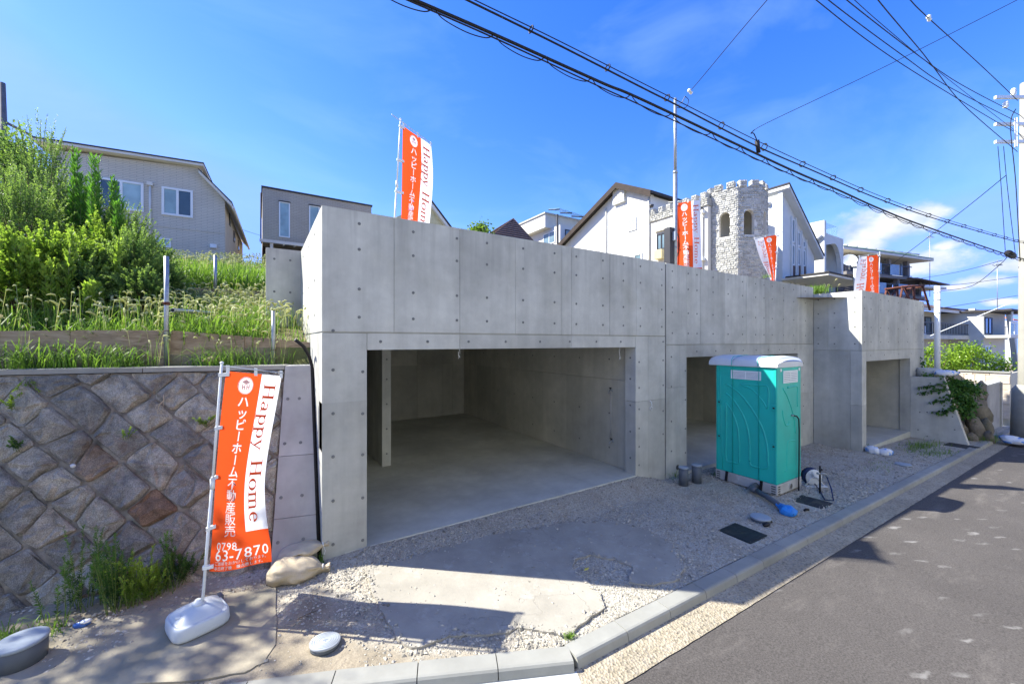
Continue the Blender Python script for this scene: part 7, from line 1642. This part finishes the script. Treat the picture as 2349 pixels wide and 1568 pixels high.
# ------------------------------------------------------------------ vegetation
def unit(a): return a/np.maximum(np.linalg.norm(a, axis=-1, keepdims=True), 1e-9)
def leaves(p, d, L, Wd, droop=.15, rng=NR):
    n = len(p); side = unit(np.cross(d, rng.normal(size=(n, 3)))); up = np.array([0, 0, 1.0]); L = np.broadcast_to(L, n)[:, None]; Wd = np.broadcast_to(Wd, n)[:, None]
    a = p; t = p+d*L-up*L*droop; m = p+d*L*.45+up*L*.04
    V = np.stack([a, m+side*Wd, t, m-side*Wd], 1).reshape(-1, 3); Fq = np.arange(4*n).reshape(n, 4); return V, Fq
def shoots(bases, tips, nl, L, Wd, spread=1.0, s0=.15, rng=NR, bend=.25, tipshrink=.55, droop=.15):
    n = len(bases); s = s0+(1-s0)*rng.random((n, nl))**.8; mid = (bases+tips)/2; mid[:, :2] = mid[:, :2]*(1-bend)+bases[:, :2]*bend; mid[:, 2] += .05*(tips-bases)[:, 2]
    s_ = s[..., None]; p = bases[:, None]*(1-s_)**2+2*mid[:, None]*s_*(1-s_)+tips[:, None]*s_**2
    tan = unit(2*(mid-bases)[:, None]*(1-s_)+2*(tips-mid)[:, None]*s_); rad = unit(np.cross(tan, rng.normal(size=tan.shape)))
    sp = spread*(1.15-.6*s_); d = unit(tan+rad*sp); ln = L*(1-tipshrink*s)*rng.uniform(.65, 1.25, s.shape); w = Wd*rng.uniform(.7, 1.2, s.shape)
    V, Fq = leaves(p.reshape(-1, 3), d.reshape(-1, 3), ln.ravel(), w.ravel(), droop, rng)
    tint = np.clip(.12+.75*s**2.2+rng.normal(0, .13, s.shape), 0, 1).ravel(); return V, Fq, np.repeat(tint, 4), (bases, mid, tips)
def stem_tubes(bmt, r, mat, parent, step=1, name='stems'):
    b, m, t = bmt; mb = MB()
    for i in range(0, len(b), step):
        B, Mi, T = Vector(b[i]), Vector(m[i]), Vector(t[i]); mb.tube([B, B*.25+Mi*.5+T*.25, T], [r, r*.7, r*.3], 4, caps=False)
    return mb.build(name, M[mat], parent)
def foliage(parent, V, Fq, tint, mat, name='foliage'): return link(name, fastmesh(name, V, [Fq], M[mat], False, tint), parent)
def hterr(x, y): return hl(x, y)
def bush(px, d, top, hw, mat, lab, ns=150, nl=75, L=.075, Wd=.013, seed=0, name='bush', spread=1.0, base_z=None, group='bushes on the slope', tipf=1.0):
    rng = np.random.RandomState(100+seed); p = P(px, CY, d); z = hterr(p.x, p.y)-.03 if base_z is None else base_z
    H = (P(px, top, d).z-z)*1.16; Rr = hw/F*d*1.12; t = thing(name, lab, 'bush', (p.x, p.y, z), 0, group)
    # lumpy dome of short plumes that point outwards and up
    lob = unit(rng.normal(size=(9, 3))+np.array([0, 0, .5])); c = np.array([0, 0, H*.42]); rad = np.array([Rr, Rr*.9, H*.56])
    dv = unit(rng.normal(size=(ns, 3))+np.array([0, 0, .25])); amp = .72+.34*np.clip((dv@lob.T).max(1)**6, 0, 1)*1+rng.normal(0, .05, ns)
    b = c+dv*rad*(amp*.55)[:, None]; tp = c+dv*rad*amp[:, None]+rng.normal(0, .05, (ns, 3))+np.array([0, 0, 1])*rng.uniform(.03, .24, (ns, 1))*min(1, H/1.5)
    b[:, 2] = np.maximum(b[:, 2], .02); tp[:, 2] = np.maximum(tp[:, 2], .1)
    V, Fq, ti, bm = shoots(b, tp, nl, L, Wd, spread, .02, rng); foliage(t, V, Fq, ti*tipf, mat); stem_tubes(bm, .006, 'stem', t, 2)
    m = MB(); [m.tube([Vector((0, 0, 0)), Vector(q)*.6+Vector((0, 0, H*.1)), Vector(q)], [.014, .01, .005], 4, caps=False) for q in b[::6]]; m.build('branches', M['bark'], t); return t
BL = [(95, 7.9, 330, 80, 'bushleaf', 'highest feathery bush between the left utility pole and grey house'), (-10, 8.3, 330, 90, 'bushleaf', 'high bush at the left edge below the round-leaved tree'), (55, 6.6, 430, 80, 'bushleaf', 'dense bush rising over the lime bush at the left'), (330, 6.3, 640, 60, 'bushleaf', 'low dark bush above the plywood near the tallest post'), (180, 6.0, 620, 80, 'bushleaf', 'low dark bush above the middle of the plywood'), (250, 7.0, 520, 70, 'limeleaf', 'lime bush right of the dark spikes under the left window'),
      (-40, 5.9, 560, 90, 'limeleaf', 'bright lime bush at the left edge, right behind the plywood'), (48, 5.7, 575, 85, 'limeleaf', 'low lime green bush with pale tips just above the left plywood'), (140, 6.1, 555, 80, 'limeleaf', 'lime bush with upright leafy tips in front of the dark spiky plants'),
      (225, 6.3, 590, 62, 'bushleaf', 'mid green feathery bush between lime bush and grassy slope'), (300, 6.7, 560, 66, 'bushleaf', 'grey-green feathery bush under the left house window'), (372, 7.2, 605, 46, 'bushleaf', 'last feathery bush beside the tallest steel post'),
      (20, 7.1, 470, 95, 'bushleaf', 'tall dark bush at left edge under the round-leaved tree'), (120, 7.4, 430, 85, 'bushleaf', 'tall feathery bush left of the grey house wall'), (210, 7.6, 470, 72, 'bushleaf', 'tall feathery bush wrapped round the dark spikes'), (288, 8.0, 500, 60, 'bushleaf', 'feathery bush directly below the left white window'), (345, 8.4, 560, 48, 'bushleaf', 'small feathery bush under the downpipe of the grey house'),
      (-60, 8.0, 430, 110, 'bushleaf', 'dark bush cut off by the left picture edge')]
for i, (px, d, tp, hw, m_, lab) in enumerate(BL):
    lime = m_ == 'limeleaf'; bush(px, d, tp, hw, m_, lab, 230 if lime else 300, 40 if lime else 52, .095 if lime else .06, .017 if lime else .0095, i, spread=.8 if lime else 1.1)
# lime leaf tops sticking out of the low bushes
def spike(px, d, top, w, lab, seed, mat='spikeleaf', dens=330, L=.1, Wd=.008, lean=(0, 0), name='spike_plant', group='dark upright spike plants', z0=None, sp=.75):
    rng = np.random.RandomState(300+seed); p = P(px, CY, d); z = hterr(p.x, p.y) if z0 is None else z0; H = P(px, top, d).z-z; t = thing(name, lab, 'plant', (p.x, p.y, z), 0, group)
    b = np.zeros((1, 3)); tp = np.array([[lean[0], lean[1], H]]); b = np.repeat(b, 3, 0)+rng.normal(0, .02, (3, 3))*[1, 1, 0]; tp = np.repeat(tp, 3, 0)+rng.normal(0, .035, (3, 3))*[1, 1, 2]
    V, Fq, ti, bm = shoots(b, tp, dens, L, Wd, sp, .25, rng, .1, .35, .1); foliage(t, V, Fq, ti, mat); stem_tubes(bm, .012, 'stem', t); return t
for i, (px, d, tp, ln, lab) in enumerate([(160, 7.2, 350, (.05, 0), 'tallest dark spike plant, leftmost against the grey house'), (182, 7.25, 412, (.06, 0), 'short dark spike plant beside the tallest one'), (222, 7.2, 362, (.0, 0), 'tall dark spike plant left of the white window'), (212, 7.1, 420, (.05, 0), 'lower dark spike plant between the taller ones'),
                                       (256, 7.1, 425, (.05, .02), 'dark spike plant covering the edge of the left window'), (268, 7.0, 470, (.02, 0), 'shortest dark spike plant right of the others')]): spike(px, d, tp, 0, lab, i, lean=ln, dens=150, L=.19, Wd=.012, sp=.85)
for i, (px, d, tp) in enumerate([(48, 5.5, 545), (88, 5.6, 590), (150, 5.7, 545), (205, 5.6, 650), (260, 6.2, 560), (15, 5.5, 575), (240, 5.9, 640), (120, 5.6, 610)]):
    lab = ['lime leafy shoot tallest at the far left of the slope', 'lime leafy shoot between two taller lime shoots', 'tall lime leafy shoot in front of the dark spikes', 'low lime leafy shoot near the grass', 'lime leafy shoot below the left house window', 'lime leafy shoot touching the left picture edge', 'lime leafy shoot left of the tallest steel post', 'lower lime leafy shoot in the middle of the lime bushes'][i]
    spike(px, d, tp, 0, lab, 20+i, 'limeleaf', 75, .15, .02, (R.uniform(-.1, .1), 0), 'leafy_shoot', 'bright leafy shoots on the slope', None, .8)
def round_tree(t, c, rad, n, L, mat, seed, lim=None):
    rng = np.random.RandomState(seed); nb = 26; dirs = unit(rng.normal(size=(nb, 3))); dirs[:, 2] = np.abs(dirs[:, 2])*.9-.25; tips = c+dirs*rad*rng.uniform(.6, 1.05, (nb, 1))
    k = n//nb; idx = np.repeat(np.arange(nb), k); pts = tips[idx]+rng.normal(size=(len(idx), 3))*np.array(rad)*.2; d = unit(rng.normal(size=pts.shape)+np.array([0, 0, -.3]))
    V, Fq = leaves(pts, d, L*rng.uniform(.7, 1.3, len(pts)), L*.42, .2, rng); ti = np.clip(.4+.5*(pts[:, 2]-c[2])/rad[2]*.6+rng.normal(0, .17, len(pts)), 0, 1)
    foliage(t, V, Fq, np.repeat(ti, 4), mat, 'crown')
    mb = MB()
    for q in tips: mb.tube([Vector((0, 0, c[2]-rad[2]*.9)), Vector(c)*.6+Vector(q)*.4-Vector((0, 0, rad[2]*.2)), Vector(q)], [.022, .014, .005], 4, caps=False)
    mb.build('branches', M['bark'], t)
p = P(42, CY, 8.7); z = hterr(p.x, p.y); t = thing('broadleaf_tree', 'round-leaved light green tree at the upper left by the utility pole', 'tree', (p.x, p.y, z)); H = P(42, 310, 8.7).z-z
MB().tube([(0, 0, 0), (.05, 0, H*.5), (-.1, 0, H*.95)], [.06, .04, .012], 8).build('trunk', M['bark'], t); round_tree(t, np.array([-.1, 0, H*.7]), np.array([.75, .7, H*.36]), 3600, .08, 'treeleaf', 5)
for t, h in SMALLTREE: round_tree(t, np.array([.1, .05, h*.72]), np.array([.62, .6, h*.42]), 900, .13, 'treeleaf', 9)

# grass with seed heads (nobody could count it)
class Grass:
    def __init__(s): s.V = []; s.F4 = []; s.T = []; s.SV = []; s.SF = []; s.ST = []; s.n = 0; s.sn = 0
    def blades(s, base, h, w, rng, lean=.45):
        n = len(base); a = rng.uniform(0, 2*pi, n); d = np.stack([np.cos(a), np.sin(a), 0*a], 1); sd = np.stack([-np.sin(a), np.cos(a), 0*a], 1); h = h[:, None]; lean_ = lean*rng.uniform(.2, 1.4, (n, 1)); w = w*rng.uniform(.6, 1.3, (n, 1))
        z = np.array([0, 0, 1.0]); p0 = base; p1 = base+z*h*.5+d*h*lean_*.25; p2 = base+z*h*(.92-.2*lean_)+d*h*lean_*.75; p3 = base+z*h*(1-.45*lean_)+d*h*lean_*1.15
        s.V.append(np.stack([p0-sd*w, p0+sd*w, p1-sd*w*.9, p1+sd*w*.9, p2-sd*w*.6, p2+sd*w*.6, p3-sd*w*.1, p3+sd*w*.1], 1).reshape(-1, 3)); b = s.n+8*np.arange(n)[:, None]
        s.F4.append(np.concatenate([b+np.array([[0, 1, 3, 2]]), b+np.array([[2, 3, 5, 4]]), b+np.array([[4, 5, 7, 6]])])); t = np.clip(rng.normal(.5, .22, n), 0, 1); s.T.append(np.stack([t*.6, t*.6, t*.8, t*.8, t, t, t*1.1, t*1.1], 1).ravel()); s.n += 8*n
    def heads(s, base, h, rng, L=.075, r=.011):
        s.blades(base, h*1.12, .0022, rng, .25)
        for b, hh in zip(base, h):
            a = rng.uniform(0, 2*pi); d = np.array([cos(a), sin(a), 0]); p = b+np.array([0, 0, hh])+d*hh*.12; l = L*rng.uniform(.7, 1.3); up = np.array([0, 0, 1.0]); k = rng.uniform(.3, 1.1)
            q0 = p-d*hh*.12*.6-up*hh*.12; V = []
            for i, (f, rr_) in enumerate(((0, .25), (.25, 1), (.6, .95), (.88, .55), (1, .1))):
                c = p+d*l*f*(.5+k*.5*f)+up*l*f*(1-k*f); ax = unit(d*(.5+k*f)+up*(1-2*k*f)); s1 = unit(np.cross(ax, [0.01, .02, 1])); s2 = np.cross(ax, s1)
                for j in range(5): V.append(c+(s1*cos(2*pi*j/5)+s2*sin(2*pi*j/5))*r*rr_)
            V.append(b); V.append(b+[0.003, 0, 0]); s.SV += V
            for i in range(4):
                for j in range(5): s.SF.append((s.sn+5*i+j, s.sn+5*i+(j+1) % 5, s.sn+5*(i+1)+(j+1) % 5, s.sn+5*(i+1)+j))
            s.SF.append((s.sn+25, s.sn+26, s.sn+1, s.sn+0)); t = rng.uniform(.2, 1); s.ST += [t]*27; s.sn += 27
    def build(s, name, mat='grassleaf'):
        V = np.concatenate(s.V); o = link(name, fastmesh(name, V, [np.concatenate(s.F4)], M[mat], False, np.concatenate(s.T))); o['kind'] = 'stuff'
        if s.SV: o2 = link('seed_heads', fastmesh('seed_heads', np.array(s.SV), [np.array(s.SF)], M['seed'], True, np.array(s.ST))); o2['kind'] = 'stuff'
rng = np.random.RandomState(77)
def slope_pts(n, a0, a1, n0, n1, clump=None):
    out = []
    while len(out) < n:
        a, k = rng.uniform(a0, a1), rng.uniform(n0, n1); v = Vector((0, .03))+E_*a+NN*(.75+k)
        if v.x > -.06 or (v.y > 2.6 and v.x > -.6 and v.y < 3.1): continue
        if clump and mnoise.noise(Vector((a*clump, k*clump, 2.5))) < rng.uniform(-.25, .3): continue
        out.append((v.x, v.y, hl(v.x, v.y)-.01))
    return np.array(out)
g = Grass()
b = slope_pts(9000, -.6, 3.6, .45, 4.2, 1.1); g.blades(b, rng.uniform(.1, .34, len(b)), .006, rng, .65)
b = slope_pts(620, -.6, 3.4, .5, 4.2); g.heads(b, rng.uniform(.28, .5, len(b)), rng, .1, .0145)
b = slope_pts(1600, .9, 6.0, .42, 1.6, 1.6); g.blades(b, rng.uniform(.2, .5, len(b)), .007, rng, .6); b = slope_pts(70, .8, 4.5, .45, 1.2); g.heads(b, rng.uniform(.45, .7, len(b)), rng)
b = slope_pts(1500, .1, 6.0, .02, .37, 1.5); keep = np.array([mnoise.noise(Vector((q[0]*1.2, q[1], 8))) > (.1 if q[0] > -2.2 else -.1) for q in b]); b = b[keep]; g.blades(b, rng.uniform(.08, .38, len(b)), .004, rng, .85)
b = slope_pts(500, 2.2, 5.2, .1, .37); g.blades(b, rng.uniform(.2, .46, len(b)), .006, rng, .7)
b = slope_pts(34, .5, 5, .1, .35); g.heads(b, rng.uniform(.3, .5, len(b)), rng, .07)
def px_pts(n, x0, x1, d0, d1):
    out = []
    while len(out) < n:
        p = P(rng.uniform(x0, x1), CY, rng.uniform(d0, d1)); k = Vector((p.x, p.y-.03)).dot(NN)-.75
        if k < 4.35 or p.x > -.1: continue
        out.append((p.x, p.y, hl(p.x, p.y)-.02))
    return np.array(out)
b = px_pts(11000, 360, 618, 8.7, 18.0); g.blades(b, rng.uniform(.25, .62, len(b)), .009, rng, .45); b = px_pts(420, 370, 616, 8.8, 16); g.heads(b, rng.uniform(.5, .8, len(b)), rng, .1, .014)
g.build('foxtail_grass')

# weeds at the foot of the stone wall
WL = [(205, 1392, 1190, 'tall feathery weed leftmost at the foot of the stone wall'), (262, 1395, 1215, 'bushy feathery weed at the wall foot, left of the middle ones'), (305, 1385, 1260, 'broad bright weed in the middle of the wall foot'), (345, 1372, 1285, 'low bright weed nearest the banner base side of the wall foot'), (385, 1355, 1215, 'reddish-stemmed weed at the wall foot left of the banner pole'), (425, 1335, 1250, 'airy weed at the wall foot just left of the banner pole'), (160, 1405, 1260, 'thin sparse weed far left at the wall foot'), (245, 1370, 1235, 'feathery weed pressed against the granite blocks')]
for i, (px, py, tp, lab) in enumerate(WL):
    rg = np.random.RandomState(500+i); p = G(px, py); d = (p-cam.location).dot(cw(0, 1)); H = P(px, tp, d).z-p.z; t = thing('weed', lab, 'weed', p, 0, 'weeds at the wall foot'); n = [9, 22, 26, 26, 14, 12, 7, 14][i]
    b = rg.normal(0, .04, (n, 3))*[1, 1, 0]; a = rg.uniform(0, 2*pi, n); tp_ = np.stack([np.cos(a)*.16*rg.random(n), np.sin(a)*.1*rg.random(n)-.03, H*rg.uniform(.45, 1.0, n)], 1)+b
    V, Fq, ti, bm = shoots(b, tp_, 90, .055, .004, 1.2, .12, rg, .2, .5); foliage(t, V, Fq, ti, 'limeleaf' if i in (2, 3) else 'darkleaf'); stem_tubes(bm, .004, 'stem', t)
rg = np.random.RandomState(61)
def wallplant(px, py, lab, n, ln, mat, hang, seed, name='wall_weed'):
    rg = np.random.RandomState(seed); o = cam.location; r_ = Vector((ray(px).x, ray(px).y, (CY-py)/F)); k = (WPT(0, 0, .03)-o).dot(WOUT)/r_.dot(WOUT); p = o+r_*k; t = thing(name, lab, 'weed', p, 0, 'weeds growing out of the wall')
    b = np.zeros((n, 3))+rg.normal(0, .015, (n, 3)); tp_ = b+rg.normal(0, ln*.45, (n, 3))*[1, .3, .5]+np.array([0, -.06, -ln if hang else ln]); V, Fq, ti, bm = shoots(b, tp_, 26, .04, .007, 1.0, .2, rg); foliage(t, V, Fq, ti, mat); stem_tubes(bm, .003, 'stem', t)
for q in [(62, 868, 'small hanging weed under the coping at the left of the stone wall', 5, .16, 'limeleaf', True, 1), (30, 935, 'green weed in a joint at the left picture edge', 7, .12, 'limeleaf', False, 2), (42, 1030, 'leafy weed in a lower joint near the left picture edge', 8, .12, 'darkleaf', False, 3), (470, 975, 'small weed in a joint just left of the banner pole', 7, .1, 'limeleaf', False, 4), (290, 1010, 'pale sprig on the face of a granite block in mid wall', 4, .12, 'limeleaf', False, 6)]: wallplant(*q)
def dry(px, py, seed):
    rr = random.Random(seed); o = cam.location; r_ = Vector((ray(px).x, ray(px).y, (CY-py)/F)); k = (WPT(0, 0, .06)-o).dot(WOUT)/r_.dot(WOUT); p = o+r_*k; m = MB()
    for q in range(4): m.tube(smooth([Vector((0, 0, 0)), Vector((.01, -.03, -.06)), Vector((rr.uniform(-.06, .05), -.05, -.14)), Vector((rr.uniform(-.14, .04), -.04, -.24-rr.uniform(0, .06)))], 5), .0025, 4)
    setp(m.build('dry_stalks', M['seed'] if False else M['canvas']), 'dry straw-coloured stalks hanging on the rust-brown granite block', 'weed').location = p
dry(374, 905, 3)
# ivy, hedges, low grass on the right
def ivy():
    t = thing('ivy', 'dark green ivy spilling over the wing wall and boulders', 'ivy', (17.1, -1.8, 1.3)); rg = np.random.RandomState(8); P3 = []; D3 = []; st = []
    def on_wall(pts, n, w=.05):
        w3 = []
        for px, py in pts: u, z, k = hit(px, py, 17.06, 0, pi/2); w3.append(np.array([17.06, u, z])-np.array(t.location))
        st.append([Vector(q) for q in w3])
        for k in range(n): f = rg.random()*(len(w3)-1); i = int(f); q = w3[i]*(1-f+i)+w3[i+1]*(f-i); P3.append(q+rg.normal(0, w*(1-.6*f/len(w3)), 3)*[.3, 1, 1]); D3.append([-.6, rg.normal(), rg.normal()-.5])
    on_wall([(2165, 880), (2140, 884), (2104, 888)], 40, .03); on_wall([(2170, 890), (2140, 897), (2108, 902)], 45, .035); on_wall([(2180, 915), (2160, 918), (2138, 922)], 50); on_wall([(2186, 930), (2180, 940), (2165, 945), (2138, 943)], 60)
    on_wall([(2160, 862), (2178, 890), (2186, 915), (2190, 940)], 90, .06)
    for px0, py0, px1, py1, n, w, dd in ((2115, 864, 2180, 872, 170, .08, 12.75), (2100, 855, 2087, 808, 70, .035, 13.4), (2118, 855, 2111, 818, 40, .03, 13.4), (2178, 878, 2226, 892, 900, .12, 12.6), (2192, 900, 2222, 930, 600, .11, 12.4), (2205, 930, 2220, 955, 220, .08, 12.3), (2225, 885, 2235, 900, 160, .12, 13.0)):
        for k in range(n):
            f = rg.random(); q = P(px0+(px1-px0)*f, py0+(py1-py0)*f, dd)-t.location; P3.append(np.array(q)+rg.normal(0, w, 3)*[1, 1, .8]); D3.append([rg.normal()-.5, rg.normal()-.6, rg.normal()-.2])
    P3 = np.array(P3); D3 = unit(np.array(D3)); V, Fq = leaves(P3, D3, rg.uniform(.05, .11, len(P3)), .034, .25, rg); foliage(t, V, Fq, np.repeat(np.clip(rg.normal(.5, .25, len(P3)), 0, 1), 4), 'ivyleaf', 'foliage')
    m = MB(); [m.tube(s_, .006, 4) for s_ in st]; m.build('stems', M['bark'], t)
ivy()
def hedge(px0, px1, top, bot, d, lab, n, seed, L=.13):
    rg = np.random.RandomState(seed); a, b_ = P(px0, bot, d), P(px1, bot, d); c = (a+b_)/2; t = thing('shrub', lab, 'bush', (c.x, c.y, c.z-.3), 0, 'bushes down the road'); hw = (b_-a).length/2; H = P(px0, top, d).z-c.z+.3; ax = np.array((b_-a).normalized())
    nb = 46; u = rg.uniform(-1, 1, nb); k = rg.uniform(-1, 1, nb); hh = H*(rg.uniform(.3, 1, nb))*np.sqrt(np.clip(1-(u*.85)**2, .1, 1))
    ctr = ax[None]*(u*hw*.92)[:, None]+np.array([-ax[1], ax[0], 0])[None]*(k*.7)[:, None]; ctr[:, 2] = hh; idx = rg.randint(0, nb, n); p = ctr[idx]+rg.normal(size=(n, 3))*[.24, .24, .17]; d_ = unit(rg.normal(size=(n, 3))+np.array([-.3, -.5, .1])); V, Fq = leaves(p, d_, L*rg.uniform(.7, 1.3, n), L*.3, .25, rg)
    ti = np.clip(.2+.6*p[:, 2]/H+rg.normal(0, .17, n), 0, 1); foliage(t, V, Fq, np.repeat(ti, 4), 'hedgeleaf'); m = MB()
    for q in ctr[::2]: m.tube([Vector((q[0]*.5, q[1]*.5, 0)), Vector(q)], [.03, .008], 4, caps=False)
    m.build('branches', M['bark'], t)
hedge(2162, 2282, 795, 862, 21.5, 'wide bright green shrub in front of the cream house', 3800, 3); hedge(2122, 2150, 788, 855, 21, 'smaller green shrub left of the white post', 900, 4)
g = Grass()
def patch(px, py, sx, sy, n, h, w=.004):
    b = []
    for k in range(n): p = G(px+rng.normal()*sx, py+rng.normal()*sy); b.append((p.x, p.y, p.z-.005))
    g.blades(np.array(b), rng.uniform(.4, 1, n)*h, w, rng, .8)
for q in ((1305, 1462, 7, 3, 60, .07, .003), (1545, 1092, 6, 5, 60, .2), (1640, 1092, 4, 3, 20, .14), (2125, 1024, 22, 4, 260, .2), (2095, 1030, 14, 5, 160, .1), (2150, 1040, 24, 4, 220, .1), (2242, 1002, 16, 5, 380, .3), (2275, 1008, 14, 3, 160, .22), (735, 1290, 3, 4, 40, .16), (1985, 1030, 4, 2, 40, .2), (120, 1440, 20, 12, 60, .16), (15, 1470, 10, 10, 60, .2), (2020, 1070, 20, 8, 90, .06)): patch(*q)
def tuft(px, py, d, n, h, w, sp):
    c = P(px, py, d); b = np.array(c)+rng.normal(0, sp, (n, 3))*[1, 1, .2]; g.blades(b, rng.uniform(.5, 1, n)*h, w, rng, .5)
tuft(1874, 672, 12.3, 260, .28, .008, .13); tuft(1862, 668, 12.0, 80, .2, .006, .08); tuft(1760, 636, 10.8, 30, .12, .005, .06); tuft(545, 865, 5.2, 60, .2, .004, .1)
b = np.array([P(1912, 668, 13.0), P(1921, 668, 13.2), P(1898, 668, 12.6)]); g.heads(b, np.array([.35, .2, .2]), rng, .1, .014)
g.build('low_grass')

# leafy tree up the slope beyond the left edge of the picture; its shade dapples the ground by the wall
t = thing('broadleaf_tree', 'tall airy tree on the slope left of the picture, shading the stone wall foot', 'tree', (-7.9, 3.3, hl(-7.9, 3.3)-.05))
MB().tube([(0, 0, 0), (.05, 0, 1.6), (0, .1, 2.9)], [.13, .1, .06], 8).build('trunk', M['bark'], t); round_tree(t, np.array([0, 0, 3.7]), np.array([2.1, 1.6, 1.1]), 3000, .115, 'treeleaf', 15)
